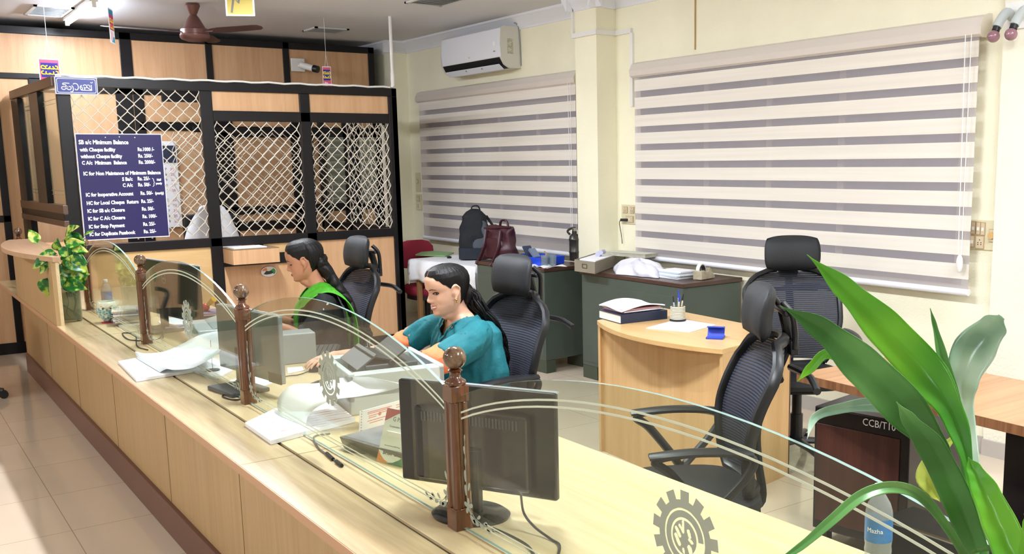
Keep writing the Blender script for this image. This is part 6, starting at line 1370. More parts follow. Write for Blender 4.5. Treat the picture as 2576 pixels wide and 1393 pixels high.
def person(label, loc, rot, skin, skinname, headM, neck0, arms, hands, shoulderz):
    t = thing('person', label, 'person', (0, 0, 0)); m = MB(); sz = shoulderz
    stn = [(-.01, .46, .11, .16), (0, .55, .115, .17), (.0, .64, .09, .135), (.015, .74, .095, .14), (.02, sz-.07, .082, .135), (.02, sz-.01, .06, .115), (.022, sz+.025, .052, .085), (neck0.x-.002, sz+.05, .048, .05)]
    m.loft([((x, 0, z), X3, Y3, a, b, 2.3) for x, z, a, b in stn], 32)
    hb = headM @ Vector((-.022, 0, .05)); nb = Vector((neck0.x-.008, 0, sz+.02))
    m.tube([nb, nb.lerp(hb, .5)+X3*.004, hb], [.052, .046, .047], 20)
    m.tube([headM @ Vector((.03, 0, .012)), nb+X3*.035+Z3*.03], [.03, .035], 12)
    for (a, rs) in arms: limb(m, a, rs)
    for h in hands: add_hand(m, *h)
    for s in (-1, 1):
        limb(m, [(.0, s*.09, .54), (.22, s*.10, .535), (.42, s*.10, .52)], [.085, .075, .055])
        limb(m, [(.42, s*.10, .52), (.42, s*.10, .30), (.40, s*.10, .09)], [.055, .05, .033])
        m.loft([((.36+dx, s*.10, z), Y3, Z3, a, b, 2.4) for dx, z, a, b in ((0, .05, .03, .045), (.05, .055, .036, .045), (.12, .035, .043, .03), (.18, .022, .04, .018), (.21, .016, .02, .012))], 16)
    add_head(m, headM)
    b = fuse(m, .0048, 2); b.build('body', mat(skinname, skin, .5, sub=.12, vary=.04, vscale=30), t, world=False, angle=180)
    return t
def face_parts(t, M, lipc, gaze=(1, 0, -.1), closed=False, smile=False, browz=.1275):
    M3 = M.to_3x3(); ux, uy_, uz = M3 @ X3, M3 @ Y3, M3 @ Z3
    def fp(y, z, off=0.0):
        th = 0; best = None
        for i in range(80):
            a = i/80*1.5; p = head_pt(a, z)
            if best is None or abs(p.y-abs(y)) < best[0]: best = (abs(p.y-abs(y)), p)
        p = best[1]; return M @ Vector((p.x+off, math.copysign(abs(y), y), z))
    DK = mat('lash_black', '1a1211', .6)
    for s in (-1, 1):
        c = fp(s*.031, .1085, -.0078)
        if not closed:
            e = MB().ball(c, .0100, .0125, .0078, u=ux, v=uy_, w=uz, n=16, m=10).build('eyeball', mat('eye_white', 'e9e2dc', .2), t, world=False)
            g = (M3 @ Vector(gaze)).normalized(); MB().ball(c+g*.0045, .0082, .0082, .0072, n=12, m=8).build('iris', mat('iris_dark', '1f1310', .15), e, world=False)
            MB().tube([fp(s*(.031+dy), .1085+dz, .0022) for dy, dz in ((-.0155, -.0005), (-.009, .0040), (0, .0058), (.009, .0042), (.016, .000))], .0026, 6).build('eyelid', DK, t, world=False)
            MB().tube([fp(s*(.031+dy), .1085+dz, .0012) for dy, dz in ((-.0145, .0), (-.007, -.0042), (.004, -.0055), (.015, .0005))], .0012, 6).build('eyelid', DK, t, world=False)
        else:
            MB().ball(c, .0105, .0135, .0085, u=ux, v=uy_, w=uz, n=16, m=10).build('closed_lid', bpy.data.materials['skin_warm_brown'], t, world=False)
            MB().tube([fp(s*(.031+dy), .105+dz, .003) for dy, dz in ((-.013, .0015), (-.006, -.0015), (.004, -.002), (.014, .001))], .0019, 6).build('eyelash', DK, t, world=False)
        MB().tube([fp(s*y, z, .0008) for y, z in ((.013, browz-.002), (.023, browz+.0015), (.034, browz+.003), (.047, browz-.002))], [.0022, .0030, .0027, .0012], 6, flat=.6).build('eyebrow', DK, t, world=False)
    LM = mat(lipc, lipc, .35); w = .029 if smile else .018
    rise = .004 if smile else -.001; gap = .0038 if smile else .0
    MB().tube([fp(y, .0505+gap*.6+rise*(abs(y)/w)**2-(.0015 if abs(y) < .003 else 0), .0012) for y in (-w, -w*.6, -w*.25, 0, w*.25, w*.6, w)], [.0008, .002, .0028, .0024, .0028, .002, .0008], 8).build('lips', LM, t, world=False)
    MB().tube([fp(y, .0435-gap+rise*1.6*(abs(y)/w)**2, .001) for y in (-w*.95, -w*.5, 0, w*.5, w*.95)], [.0008, .003, .0038, .003, .0008], 8).build('lips', LM, t, world=False)
    if smile: MB().tube([fp(y, .0475+rise*1.2*(abs(y)/w)**2, .0006) for y in (-w*.75, -w*.35, 0, w*.35, w*.75)], [.002, .0042, .0046, .0042, .002], 8).build('teeth', mat('teeth_white', 'eee9e2', .25), t, world=False)
M_HAIR = mat('black_hair', '0a080a', .45, spec=.3, bump=.5, bscale=260, stretch=(1, 1, .12))
def hairline(a):
    a = abs(a); return interp([0, .5, .85, 1.15, 1.42, 1.62, 1.80, 2.0, 2.3, 3.15], [.186, .181, .165, .142, .118, .124, .112, .062, .036, .022], a)
def hair_cap(t, M, extra=0.0, wave=0.0):
    def f(a, b):
        th = (2*a-1)*math.pi; lo = hairline(th); z = lo+(.2203-lo)*b; e = min(1, b*(2.2 if abs(th) < 1.3 else 5))
        off = .003+(.0085+extra)*e+.0012*math.sin(th*34+b*6)*e
        if abs(th) < 1.9: off = min(off, .0012+.016*b)
        p = head_pt(th, z, off, False); p.z += (.005+extra*.7)*max(0, (z-.16)/.06)*e-(.0035*math.exp(-(p.y/.004)**2) if math.cos(th) > 0 or z > .205 else 0)
        return M @ p
    MB().sheet(f, 120, 40, .004).build('hair', M_HAIR, t, world=False, angle=180)
    c = []
    for i in range(9):
        q = f(.5, .08+.9*i/8); c.append(q+(M.to_3x3() @ Vector((.2, 0, 1))).normalized()*.0005)
    MB().tube(c, .0012, 5).build('hair_parting', mat('scalp_line', '9a7663', .6), t, world=False)
def lock(m, pts, r0, n=16, wav=.012, seed=0, spread=.03, tip=.25):
    """many wavy strands along a path"""
    rnd = random.Random(seed)
    for k in range(n):
        ph = rnd.uniform(0, 6.28); a = rnd.uniform(0, 6.28); rr = spread*math.sqrt(rnd.random()); P = smooth_path(pts, 7); N = len(P)-1; out = []
        for i, p in enumerate(P):
            q = i/N; sp = rr*(.35+.65*math.sin(math.pi*min(1, q*.75+.15)))
            out.append(p+Vector((math.cos(a)*sp*.6, math.sin(a)*sp, 0))+Vector((math.sin(q*20+ph)*wav*q*.5, math.cos(q*23+ph)*wav*q, 0)))
        m.tube(out, [r0*(1-(1-tip)*i/N) for i in range(N+1)], 6)
def fold(b, amp, sc, axis_pt=lambda v: Vector((0, 0, v.z)), stretch=Vector((1, 1, .35)), keep=None):
    for v in b.v:
        d = v-axis_pt(v); d.z = 0
        if d.length > 1e-4:
            q = Vector((v.x*sc*stretch.x, v.y*sc*stretch.y, v.z*sc*stretch.z))
            v += d.normalized()*amp*(NZ.noise(q)+.5*NZ.noise(q*2.3))
def cut(b, pred):
    keep = [(f, mi_) for f, mi_ in zip(b.f, b.m) if not pred(sum((b.v[i] for i in f), Vector())/len(f))]; b.f = [k[0] for k in keep]; b.m = [k[1] for k in keep]; 
    used = sorted({i for f in b.f for i in f}); mp = {o: i for i, o in enumerate(used)}; b.v = [b.v[i] for i in used]; b.f = [[mp[i] for i in f] for f in b.f]; return b
def headmat(pos, yaw, pitch, roll=0):
    return Matrix.Translation(Vector(pos)) @ Matrix.Rotation(yaw, 4, 'Z') @ Matrix.Rotation(pitch, 4, 'Y') @ Matrix.Rotation(roll, 4, 'X')
def neck_trim(b, t, mt, w0, z0, hz, r=.0045, nr=.064, back=.918, cx=.02):
    # hem that follows the V opening of a garment and the back of the neck
    def surf(y, z):
        c_ = [v for v in b.v if abs(v.y-y) < .012 and abs(v.z-z) < .012 and v.x > -.02]
        return Vector((max([v.x for v in c_]) if c_ else cx+.04, y, z))
    L_ = []
    for k in range(7):
        z = z0+hz*k/6; L_.append((w0*(z-z0)/.1, z))
    pts = [surf(-y, z) for y, z in L_[::-1]]+[surf(y, z) for y, z in L_[1:]]
    e = pts[-1]; s_ = pts[0]; arc_ = [Vector((cx+nr*math.cos(a), nr*math.sin(a), back)) for a in [R_(40+280*i/14) for i in range(1, 14)]]
    P = smooth_path(pts+[p for p in arc_ if p.x < cx+.03], 4); P.append(P[0]); MB().tube(P, r, 8, cap=False).build('neckline_hem', mt, t, world=False)
# ---------------------------------------------------------------- woman in teal
sz = .908
H2 = headmat((.078, .0, .960), R_(-1), R_(9), R_(2))
ra = [(.01, -.155, sz-.01), (.11, -.255, .83), (.22, -.305, .775), (.38, -.338, .765), (.49, -.337, .773)]; la = [(.01, .155, sz-.012), (.14, .225, .85), (.28, .23, .80), (.36, .19, .792), (.42, .15, .79)]
rs = [.032, .035, .034, .033, .030, .026, .0195]
w2 = person('smiling woman in a teal drape with orange cuffs, seated with her hand on the mouse', None, 0, 'd6a68c', 'skin_light_brown', H2, Vector((.03, 0, 0)), [(ra, rs), (la, rs)],
            [((.497, -.335, .774), Vector((.95, .30, -.10)), Vector((.1, 0, 1)), -1, .6), ((.43, .145, .79), Vector((.9, -.35, -.1)), Vector((0, 0, 1)), 1, .5)], sz)
face_parts(w2, H2, 'b0625c', (.9, .0, -.12), smile=True)
hair_cap(w2, H2, -.001)
m = MB(); lock(m, [H2 @ Vector((-.095, 0, .09)), H2 @ Vector((-.12, 0, .06)), H2 @ Vector((-.125, .01, .01)), Vector((-.10, .03, .90)), Vector((-.14, .03, .80)), Vector((-.155, .02, .70)), Vector((-.15, .02, .60))], .0062, 60, .024, 3, .058)
m.ball(H2 @ Vector((-.092, 0, .07)), .034, .045, .05); m.build('ponytail', M_HAIR, w2, world=False, angle=180)
m = MB()
for k, y in enumerate((.062, .066)): m.tube(smooth_path([H2 @ Vector((.012-.004*k, y+.004, .125)), H2 @ Vector((.018, y+.008, .10)), H2 @ Vector((.010, y+.010, .075)), H2 @ Vector((.016, y+.006, .05))], 5), .0007, 5)

for s in (-1, 1):
    e = MB().ball(H2 @ Vector((-.002, s*.081, .068)), .004, n=10).tube([H2 @ Vector((-.002, s*.081, .064)), H2 @ Vector((-.002, s*.082, .054))], [.002, .0035], 8); e.build('earring', mat('gold', 'c9a24a', .25, metal=1), w2, world=False)
MB().tube([Vector((.03, -.066, .950)), Vector((.085, -.04, .925)), Vector((.106, 0, .893)), Vector((.085, .04, .925)), Vector((.03, .066, .950))], .0012, 5).build('necklace', MATS['gold'], w2, world=False)
M_TEAL = mat('teal_cotton', '066670', .75, bump=.5, bscale=90, vary=.1, vscale=9)
c = MB()
c.loft([((x, 0, z), X3, Y3, a, b, p) for x, z, a, b, p in ((.02, .47, .17, .22, 2.6), (.01, .55, .155, .21, 2.4), (.01, .64, .125, .185, 2.3), (.02, .74, .125, .19, 2.3), (.022, .84, .112, .188, 2.3), (.02, .89, .092, .175, 2.4), (.018, .926, .072, .125, 2.2), (.02, .952, .062, .085, 2))], 40)
limb(c, [(.01, -.13, sz-.012), (.07, -.205, .865), (.11, -.245, .835), (.15, -.275, .808)], [.060, .064, .066, .064, .062]); limb(c, [(.01, .13, sz-.018), (.08, .195, .86), (.16, .225, .838), (.25, .23, .810)], [.064, .070, .074, .072, .068])
c.loft([((-.06, y, z), X3, Y3, a, b, 2.3) for y, z, a, b in ((0, .50, .11, .2), (0, .7, .09, .2), (0, .88, .06, .16), (0, .92, .03, .1))], 32)   # drape hanging down the back
for s in (-1, 1): limb(c, [(.0, s*.09, .53), (.25, s*.105, .545), (.45, s*.11, .525)], [.11, .10, .075])
cb_ = fuse(c, .0065, 3); fold(cb_, .012, 14, stretch=Vector((1, 1.4, .5)))
for v in cb_.v:   # long soft pleats falling from each shoulder to the waist
    if v.x > -.02 and .62 < v.z < .91:
        v.x += .005*math.sin((abs(v.y)*1.0+(v.z-.8)*.55)*95)*min(1, (v.z-.62)*8)
cut(cb_, lambda p: (p.x > .0 and abs(p.y) < .070*(p.z-.838)/.10 and .838 < p.z) or (math.hypot(p.x-.02, p.y) < .064 and p.z > .930) or p.z > .950)
cb_.build('teal_drape', M_TEAL, w2, world=False, angle=180); neck_trim(cb_, w2, M_TEAL, .070, .838, .09, back=.941)
M_OR = mat('orange_cotton', 'e8794a', .75, bump=.4, bscale=120, vary=.08, vscale=20)
for P, r in (([(.13, -.264, .818), (.175, -.288, .795), (.21, -.302, .780)], [.060, .058, .054]), ([(.23, .23, .817), (.285, .231, .803), (.325, .215, .797)], [.066, .062, .058])):
    q = MB(); limb(q, P, r, 22); 
    for v in q.v: v += (v-Vector(P[1])).normalized()*.0035*math.sin(v.z*160+v.y*90)
    q.build('orange_cuff', M_OR, w2, world=False)
q = MB()
for s in (-1, 1): limb(q, [(.42, s*.10, .53), (.42, s*.10, .30), (.40, s*.10, .10)], [.075, .06, .045])
q.build('trousers', mat('dark_trousers', '2a3140', .8), w2, world=False)
w2.location = (2.14, 3.87, 0); w2.rotation_euler = (0, 0, math.pi)
# mouse under her hand
hp2 = Vector((2.14-.575, 3.87+.305, TZ)); ms = thing('computer_mouse', 'black corded mouse under the hand of the woman in teal', 'mouse', tuple(hp2))
md = Vector((-.95, -.30, 0)).normalized(); mv = Vector((-md.y, md.x, 0))
MB().loft([(hp2+Z3*z-md*.01*z/.03, md, mv, a, b, 2.6) for z, a, b in ((.0008, .05, .029), (.008, .054, .031), (.02, .050, .028), (.029, .038, .021), (.033, .015, .009))], 28).build('shell', M_BLACK, ms)
MB().tube([hp2+md*.03+Z3*.028-mv*.003, hp2+md*.03+Z3*.028+mv*.003], .007, 12).build('scroll_wheel', M_DGREY, ms)
MB().tube(smooth_path([hp2+md*.05+Z3*.008, hp2+md*.12+Z3*.004+mv*.01, AZ(727, 945, TZ+.004), AZ(690, 952, TZ+.004)], 6), .0022, 6).build('mouse_cord', M_BLACK, ms)
# ---------------------------------------------------------------- woman in black and green
sz = .905
H1 = headmat((.085, .0, .985), R_(-8), R_(13), 0)
ra = [(.01, -.15, sz-.01), (.06, -.20, .79), (.13, -.21, .70), (.24, -.16, .74), (.34, -.11, .775)]; la = [(.01, .15, sz-.012), (.06, .20, .79), (.13, .21, .70), (.24, .16, .74), (.34, .11, .775)]
w1 = person('woman in black with green shawl and long braid, looking down', None, 0, 'b57f63', 'skin_warm_brown', H1, Vector((.035, 0, 0)), [(ra, rs), (la, rs)],
            [((.345, -.11, .775), Vector((1, .25, -.15)), Vector((0, 0, 1)), -1, .5), ((.345, .11, .775), Vector((1, -.25, -.15)), Vector((0, 0, 1)), 1, .5)], sz)
face_parts(w1, H1, '9a5158', closed=True)
hair_cap(w1, H1, .006)
m = MB(); P = smooth_path([H1 @ Vector((-.10, 0, .10)), H1 @ Vector((-.100, .01, .04)), Vector((-.070, .05, .94)), Vector((-.115, .075, .86)), Vector((-.155, .085, .74)), Vector((-.165, .085, .64)), Vector((-.16, .085, .56))], 12); N = len(P)-1
for s in range(3):
    m.tube([p+Vector((.011*math.sin(i*.62+s*2.094), .024*math.cos(i*.31+s*2.094), 0))*(1-.3*i/N) for i, p in enumerate(P)], [.029*(1-.45*i/N)*(1+.15*math.sin(i*.62+s*2.094)) for i in range(N+1)], 9)
lock(m, [P[-1], P[-1]+Vector((0, 0, -.05)), P[-1]+Vector((.01, 0, -.12))], .004, 14, .006, 8, .014); lock(m, [H1 @ Vector((-.09, 0, .12)), H1 @ Vector((-.115, 0, .05)), Vector((-.09, .04, .93))], .008, 20, .004, 4, .036)
m.build('braid', M_HAIR, w1, world=False, angle=180)
for s in (-1, 1): MB().ball(H1 @ Vector((-.002, s*.081, .068)), .0032, n=10).build('earring', MATS['gold'], w1, world=False)
MB().tube([Vector((-.03, .06, .945)), Vector((.03, .068, .935)), Vector((.085, .035, .905)), Vector((.10, 0, .89)), Vector((.085, -.035, .905)), Vector((.03, -.068, .935))], .0012, 5).build('necklace', MATS['gold'], w1, world=False)
M_BK = mat('black_cotton', '14161b', .8, bump=.4, bscale=90)
c = MB()
c.loft([((x, 0, z), X3, Y3, a, b, p) for x, z, a, b, p in ((.02, .47, .17, .21, 2.6), (.01, .55, .145, .2, 2.4), (.01, .64, .115, .165, 2.3), (.02, .74, .12, .17, 2.3), (.022, .83, .108, .172, 2.3), (.02, .885, .085, .158, 2.4), (.018, .92, .066, .115, 2.2), (.02, .945, .058, .078, 2))], 40)
limb(c, [(.01, -.13, sz-.018), (.05, -.19, .80), (.12, -.21, .715), (.17, -.195, .715)], [.062, .061, .058, .052, .048]); limb(c, [(.01, .13, sz-.018), (.05, .19, .80), (.12, .21, .715), (.17, .195, .715)], [.062, .061, .058, .052, .048])
for s in (-1, 1): limb(c, [(.0, s*.09, .53), (.25, s*.105, .545), (.45, s*.11, .525)], [.105, .095, .07])
cb_ = fuse(c, .0065, 3); fold(cb_, .007, 16)
cut(cb_, lambda p: (p.x > .02 and abs(p.y) < .05*(p.z-.855)/.07 and .855 < p.z) or (math.hypot(p.x-.02, p.y) < .06 and p.z > .925) or p.z > .945)
cb_.build('black_kurta', M_BK, w1, world=False, angle=180); neck_trim(cb_, w1, M_BK, .0714, .855, .07, back=.935)
M_GRN = mat('green_chiffon', '46a31f', .7, bump=.5, bscale=70, vary=.18, vscale=22, stretch=(3, 3, .6))
def ribbon(path, wdir, w, name, amp=.006, fr=40):
    P = smooth_path(path, 8); N = len(P)-1
    def f(a, b):
        i = min(N-1, int(a*N)); q = P[i].lerp(P[i+1], a*N-i); t_ = (P[min(N, i+1)]-P[max(0, i-1)]).normalized(); wd = Vector(wdir(a)); n_ = t_.cross(wd).normalized()
        ww_ = w(a)*(b-.5); return q+wd*ww_+n_*(amp*math.sin(b*fr*.35+a*5)*(.6+.4*math.sin(a*9)))-Z3*abs(b-.5)*0
    MB().sheet(f, 60, 22, .003).build(name, M_GRN, w1, world=False, angle=180)
for s in (1, -1):
    ribbon([(.16, s*.045, .60), (.165, s*.05, .70), (.158, s*.072, .80), (.118, s*.09, .885), (.04, s*.105, .942), (-.03, s*.118, .935), (-.10, s*.13, .87), (-.135, s*.14, .76), (-.14, s*.145, .62), (-.13, s*.15, .50)], lambda a, s=s: Vector((.1 if a < .3 else -.15, s*1.0, -.35*math.sin(math.pi*min(1, max(0, (a-.2)/.6))))).normalized(), lambda a: .10+.035*math.sin(math.pi*a), 'green_shawl', .005, 46)
# printed white motifs on the sleeve
m = MB(); rnd = random.Random(5)
for k in range(9):
    a = rnd.uniform(.3, 2.6); hgt = rnd.uniform(.74, .88); y = .19+(.88-hgt)*.12; p = Vector((.03+(.88-hgt)*.35+.05*math.cos(a)*.9, y+.048*math.sin(a), hgt)); m.ball(p, .0035, .0035, .006, n=6, m=4)
m.build('white_motifs', M_PAPER, w1, world=False)['kind'] = 'stuff'
q = MB()
for s in (-1, 1): limb(q, [(.42, s*.10, .53), (.42, s*.10, .30), (.40, s*.10, .10)], [.07, .058, .045])
q.build('trousers', M_BK, w1, world=False)
w1.location = (2.07, 5.37, 0); w1.rotation_euler = (0, 0, face(-.96, .27))
# ================================================================ pothos in a glass vase on the ledge
va = AZ(190, 806, TZ); va = Vector((.952, va.y-.01, TZ)); hv = .205; rv = .058
vs_ = thing('glass_vase', 'clear glass cylinder vase of water holding variegated pothos on the ledge', 'vase', tuple(va))
MB().lathe([(rv*.92, .001), (rv, .01), (rv, hv), (rv-.003, hv), (rv-.004, .012), (.001, .012)], va, 40).build('glass', see_through('vase_glass', 'dfe2d8', 'd5d9cc', .10, .03), vs_, angle=40)
MB().lathe([(rv-.006, .014), (rv-.006, hv-.03), (.001, hv-.03)], va, 32).build('water', see_through('vase_water', 'e0e4d4', 'c9ccb6', .14, .03), vs_, angle=40)
MB().lathe([(rv+.0005, hv-.022), (rv+.0005, hv-.004)], va, 40, cap=False).build('rim_band', see_through('rim_white', 'e0e4e4', 'eef0f0', .5, .1), vs_, angle=180)
pl = thing('pothos_plant', 'green and yellow variegated pothos growing out of the glass vase', 'plant', tuple(va))
def leaf_mat(name, c1, c2, c3, sc=14, gl=.3):
    m = bpy.data.materials.new(name); m.use_nodes = True; nt = m.node_tree; b = nt.nodes['Principled BSDF']; b.inputs['Roughness'].default_value = gl
    tc = nt.nodes.new('ShaderNodeTexCoord'); n = nt.nodes.new('ShaderNodeTexNoise'); n.inputs['Scale'].default_value = sc; n.inputs['Detail'].default_value = 2; nt.links.new(tc.outputs['Object'], n.inputs['Vector'])
    r = nt.nodes.new('ShaderNodeValToRGB'); e = r.color_ramp.elements; e[0].color = lin(hx(c1)); e[1].color = lin(hx(c3)); e[0].position = .45; e[1].position = .62; k = e.new(.52); k.color = lin(hx(c2))
    nt.links.new(n.outputs['Fac'], r.inputs[0]); nt.links.new(r.outputs[0], b.inputs['Base Color'])
    tr = nt.nodes.new('ShaderNodeBsdfTranslucent'); nt.links.new(r.outputs[0], tr.inputs[0]); mx = nt.nodes.new('ShaderNodeMixShader'); mx.inputs[0].default_value = .22
    nt.links.new(b.outputs[0], mx.inputs[1]); nt.links.new(tr.outputs[0], mx.inputs[2]); nt.links.new(mx.outputs[0], nt.nodes['Material Output'].inputs[0]); return m
M_LF = [leaf_mat('pothos_leaf', '1f6a2b', '2f8434', 'b9cf55', 26), leaf_mat('pothos_leaf_yellow', '2d7a2f', '8fbf45', 'dfe07a', 30)]
M_ST = mat('stem_green', '8fae62', .5)
def heart(tip0, dirv, nrm, L, Wd, mt, par, droop=.3, name='leaf'):
    d = Vector(dirv).normalized(); n = Vector(nrm); n = (n-d*n.dot(d)).normalized(); s = d.cross(n); o = Vector(tip0)
    def f(a, b):
        x = a; w = Wd*(math.sin(math.pi*min(1, x**.62))**.8)*(1-.25*x); q = 2*b-1
        return o+d*(L*(x-.06*(1-abs(q))*0-.10*(abs(q))*(1-x)**3))+s*(w*q*.5)+n*(-.20*L*droop*x*x*2+abs(q)*w*.18+.02*L*math.sin(x*9+q*2))
    return MB().sheet(f, 14, 8, .0006).build(name, mt, par, angle=180)
top = va+Z3*hv; Rr3 = Vector((CR.x, CR.y, 0)).normalized(); Tw = -Vector((CF.x, CF.y, 0)).normalized()
def pp(u, v, dep=0.0): d = ray(u, v); t = (va.x*CF.x+va.y*CF.y)/(d.x*CF.x+d.y*CF.y+1e-9); t = (Vector((va.x, va.y, 0)).dot(Vector((CF.x, CF.y, 0))))/Vector((d.x, d.y, 0)).dot(Vector((CF.x, CF.y, 0))); return Vector((0, 0, CAMH))+d*t+Tw*dep
LV = [((150, 640), (-.9, -.45), 62, 46, 0, .05), ((100, 607), (-.5, .75), 38, 26, 1, .03), ((165, 600), (.45, .35), 66, 44, 1, .0), ((185, 590), (.35, -.9), 56, 44, 0, .02), ((180, 612), (.95, .1), 40, 26, 1, .05), ((195, 625), (.8, -.1), 36, 24, 1, .04),
      ((165, 640), (.95, -.3), 60, 44, 0, .0), ((172, 660), (.4, -.9), 50, 40, 0, .04), ((185, 650), (.6, -.5), 52, 42, 0, .05), ((160, 672), (-.3, -.6), 34, 30, 1, .03), ((180, 668), (.3, .5), 34, 24, 1, .06), ((170, 690), (.3, -.8), 46, 34, 0, .05), ((200, 680), (.2, -.9), 44, 36, 0, .02),
      ((135, 700), (-.1, -1), 46, 44, 0, .06), ((148, 715), (.1, -1), 36, 22, 1, .05), ((180, 710), (.9, -.15), 60, 36, 0, .06), ((190, 700), (.9, .3), 44, 30, 1, .04), ((170, 705), (.5, -.7), 44, 26, 0, .02), ((210, 590), (.8, .4), 22, 10, 0, -.02), ((150, 652), (-.8, -.7), 46, 32, 1, .08), ((145, 628), (.2, .8), 30, 24, 0, .0), ((178, 640), (-.6, .5), 34, 28, 0, .03)]
spx = 1/ (FPX/ (Vector((va.x, va.y, 0)).dot(Vector((CF.x, CF.y, 0)))))
for k, ((u, v), (dx, dy), L, Wd, mi_, dep) in enumerate(LV):
    rnd = random.Random(k); b0 = pp(u, v, dep); dv_ = Rr3*dx+Z3*dy+Tw*rnd.uniform(-.25, .35); nn = Tw*.75+Z3*rnd.uniform(.25, .8)+Rr3*rnd.uniform(-.4, .4)
    lf = heart(b0, dv_, nn, L*spx*1.05, Wd*spx*1.15, M_LF[mi_], pl)
    MB().tube(smooth_path([top-Z3*.06+Rr3*rnd.uniform(-.02, .02), top+Z3*.03+Rr3*rnd.uniform(-.02, .02), b0.lerp(top, .35)+Z3*.01, b0], 5), .0016, 5).build('stem', M_ST, pl)
m = MB()
for k, (x, y) in enumerate(((-.02, .0), (.02, -.01), (.028, .01))): m.tube(smooth_path([top-Z3*.03+Rr3*x, top-Z3*.09+Rr3*(x+.01), top-Z3*.15+Rr3*(x-.006)+Tw*y, top-Z3*.18+Rr3*(x+.008)], 5), .002, 5)
m.build('roots', mat('root_green', '6d7a3c', .6), pl)['kind'] = 'stuff'
# ================================================================ long leaved plant at the right foreground
bp_ = thing('long_leaf_plant', 'large green plant with long pointed leaves in the right foreground', 'plant', (1.45, .62, TZ))
M_BL = leaf_mat('long_leaf', '3f8f1d', '56a524', '79c02f', 5, .28); M_BD = leaf_mat('long_leaf_dark', '3a7430', '4d8a42', '6aa45a', 6, .25); M_BS = leaf_mat('long_leaf_sheen', '7fa08a', 'a3c0a8', 'cfe0d2', 9, .2); M_BY = leaf_mat('long_leaf_yellow', 'a9b84a', 'bfca62', 'd6d98a', 6, .35)  # sheen leaf: the gloss is put into paler leaf colours
def pq(u, v, t): return Vector((0, 0, CAMH))+ray(u, v)*t
def longleaf(pts, ws, mt, crease=.18, twist=0.0, name='leaf'):
    P = smooth_path([pq(*p) for p in pts], 7); N = len(P)-1
    def f(a, b):
        i = min(N-1, int(a*N)); fr = a*N-i; q = P[i].lerp(P[i+1], fr); t_ = (P[min(N, i+1)]-P[max(0, i-1)]).normalized(); view = (Vector((0, 0, CAMH))-q).normalized()
        s = t_.cross(view).normalized(); n_ = s.cross(t_); an = twist*(a-.3); s2 = s*math.cos(an)+n_*math.sin(an); n2 = n_*math.cos(an)-s*math.sin(an)
        w = interp([k/(len(ws)-1) for k in range(len(ws))], ws, a)*q_(q)*1.0; k = 2*b-1; return q+s2*(w*k/2)+n2*(-crease*w*(1-abs(k)))+n2*.0015*math.sin(a*40+k*3)*w*6
    MB().sheet(f, 48, 12, .0006).build(name, mt, bp_, angle=180)
def q_(p): return (p-Vector((0, 0, CAMH))).dot(CF)/FPX     # metres per picture point at that depth
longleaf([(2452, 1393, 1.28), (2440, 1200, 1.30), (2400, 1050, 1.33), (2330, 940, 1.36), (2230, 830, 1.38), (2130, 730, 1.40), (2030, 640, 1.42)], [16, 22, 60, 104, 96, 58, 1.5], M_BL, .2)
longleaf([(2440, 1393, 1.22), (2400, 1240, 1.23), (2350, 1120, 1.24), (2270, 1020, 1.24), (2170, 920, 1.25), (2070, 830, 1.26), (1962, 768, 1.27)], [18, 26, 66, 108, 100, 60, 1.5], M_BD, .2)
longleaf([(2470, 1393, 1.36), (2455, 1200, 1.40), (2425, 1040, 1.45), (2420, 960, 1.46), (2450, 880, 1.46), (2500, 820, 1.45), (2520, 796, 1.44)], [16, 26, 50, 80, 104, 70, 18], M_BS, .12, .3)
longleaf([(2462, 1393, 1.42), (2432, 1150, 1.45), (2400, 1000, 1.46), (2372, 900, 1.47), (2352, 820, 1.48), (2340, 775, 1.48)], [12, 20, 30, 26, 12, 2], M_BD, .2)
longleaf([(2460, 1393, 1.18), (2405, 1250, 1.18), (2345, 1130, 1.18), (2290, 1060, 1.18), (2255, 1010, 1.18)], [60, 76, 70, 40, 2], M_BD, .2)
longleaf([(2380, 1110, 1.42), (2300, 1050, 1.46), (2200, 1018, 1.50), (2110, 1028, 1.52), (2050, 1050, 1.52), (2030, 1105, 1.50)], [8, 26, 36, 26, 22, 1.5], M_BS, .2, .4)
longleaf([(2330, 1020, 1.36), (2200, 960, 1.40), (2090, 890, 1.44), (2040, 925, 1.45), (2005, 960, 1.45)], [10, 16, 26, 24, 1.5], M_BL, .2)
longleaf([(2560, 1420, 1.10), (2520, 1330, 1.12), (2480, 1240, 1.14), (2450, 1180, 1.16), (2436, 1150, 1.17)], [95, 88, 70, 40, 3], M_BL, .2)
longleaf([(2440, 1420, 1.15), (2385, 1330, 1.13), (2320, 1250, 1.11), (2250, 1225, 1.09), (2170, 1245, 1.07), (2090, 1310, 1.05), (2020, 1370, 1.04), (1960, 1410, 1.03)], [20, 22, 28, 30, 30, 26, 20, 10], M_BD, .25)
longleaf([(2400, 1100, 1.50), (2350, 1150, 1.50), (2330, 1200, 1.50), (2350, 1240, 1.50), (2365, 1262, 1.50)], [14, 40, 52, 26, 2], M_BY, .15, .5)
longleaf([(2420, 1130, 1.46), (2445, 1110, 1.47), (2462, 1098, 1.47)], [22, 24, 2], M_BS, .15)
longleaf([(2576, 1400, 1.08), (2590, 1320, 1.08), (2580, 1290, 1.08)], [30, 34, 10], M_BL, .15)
for k, (a, b) in enumerate((((2445, 1400, 1.26), (2425, 1150, 1.33)), ((2470, 1400, 1.30), (2448, 1180, 1.38)))):
    MB().tube([pq(a[0]+10, 1520, a[2]), pq(*a), pq(*b)], [.011, .010, .006], 10).build('stem', M_BD, bp_)
pb = pq(2465, 1520, 1.24)
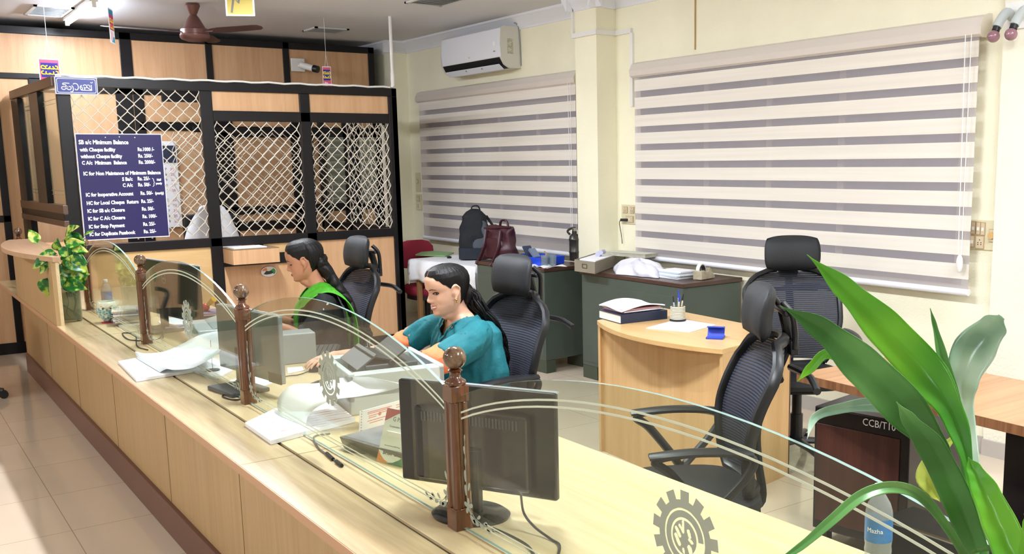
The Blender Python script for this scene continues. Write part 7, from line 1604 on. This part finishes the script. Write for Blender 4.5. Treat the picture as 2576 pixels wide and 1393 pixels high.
tag(MB().lathe([(.04, 0), (.05, .005), (.058, .16), (.054, .16), (.047, .012), (.001, .012)], (pb.x, pb.y, TZ), 32).build('plant_pot', M_WHITE), 'white pot of the long leaved plant, just below the picture', 'pot')
bp_.location.z = TZ
# ================================================================ bits at the frame edges
# customer chair feet at the lower left, armrest above
cl = thing('visitor_chair', 'black office chair mostly outside the left edge of the picture', 'chair', tuple(AZ(-60, 985, 0)))
b0 = AZ(-80, 960, .3); cx0, cy0 = AZ(-110, 1010, 0).x, AZ(-110, 1010, 0).y
for k in range(5):
    an = k*1.2566-.35; e_ = Vector((cx0+.30*math.cos(an), cy0+.30*math.sin(an), .055)); lg_ = MB().tube([(cx0, cy0, .1), e_], [.028, .02], 8).build('base_leg', M_BLACK, cl)
    MB().tube([e_-Z3*.025-Y3*.018, e_-Z3*.025+Y3*.018], .03, 12).build('caster', M_BLACK, lg_)
MB().tube([(cx0, cy0, .08), (cx0, cy0, .44)], .028, 12).build('gas_column', M_BLACK, cl)
MB().loft([((cx0, cy0, z), X3, Y3, a, a, 3) for z, a in ((.43, .2), (.45, .235), (.48, .24), (.50, .2))], 28).build('seat', M_PAD, cl)
aa = [AY(-20, 850, cy0+.1), AY(6, 852, cy0+.1), AY(14, 868, cy0+.1)]
MB().tube(smooth_path([Vector((cx0-.05, cy0+.2, .5)), Vector((cx0-.1, cy0+.25, .62)), Vector((cx0+.02, cy0+.25, .66)), Vector((cx0+.16, cy0+.24, .64)), Vector((cx0+.19, cy0+.23, .58))], 6), .016, 8, flat=1.4).build('armrest', M_BLACK, cl)
MB().sheet(lambda a, b: Vector((cx0-.22-.04*b+.05*(2*a-1)**2, cy0+(a-.5)*.44, .52+.5*b)), 10, 8, .03).build('backrest', M_PAD, cl)
# grey-beige draped chair back at the lower right edge
dr = AZ(2560, 1300, .0); t = thing('covered_chair', 'grey-beige bulging chair back with a dark purple edge at the lower right edge', 'chair', (dr.x, dr.y, 0))
pA, pB, pC = AX(2505, 1165, 2.75), AX(2576, 1055, 2.75), AX(2566, 1330, 2.75)
o = Vector((2.78, 1.30, 0)); 
def bagf(a, b):
    th = a*2*math.pi; z = .05+.82*b; r = interp([0, .25, .5, .75, 1], [.16, .22, .21, .15, .07], b); return Vector((2.95+r*.6*math.cos(th), 1.34+r*math.sin(th), z))
MB().sheet(bagf, 36, 24).build('shell', mat('taupe_shell', '8f877e', .4), t, angle=180)
MB().tube([bagf(.45-.02*k, .35+.08*k)+Vector((-.006, 0, 0)) for k in range(9)], .008, 8).build('dark_edge', mat('purple_trim', '2f1b33', .4), t)
# dark cpu box on the floor behind the nearest glass
cpp = AZ(2380, 1330, .42); 
cu_ = thing('cpu_tower', 'black computer tower with a silver top edge on the floor beyond the nearest glass', 'computer tower', (cpp.x, cpp.y, 0))
MB().box(cpp.x-.1, cpp.x+.1, cpp.y-.2, cpp.y+.2, 0.001, .42).build('case', M_BLACK, cu_, smooth=False, bevel=.004)
MB().box(cpp.x-.1, cpp.x-.085, cpp.y-.2, cpp.y+.2, .42, .425).build('silver_edge', M_CHROME, cu_, smooth=False)
# more papers in front of the woman in green
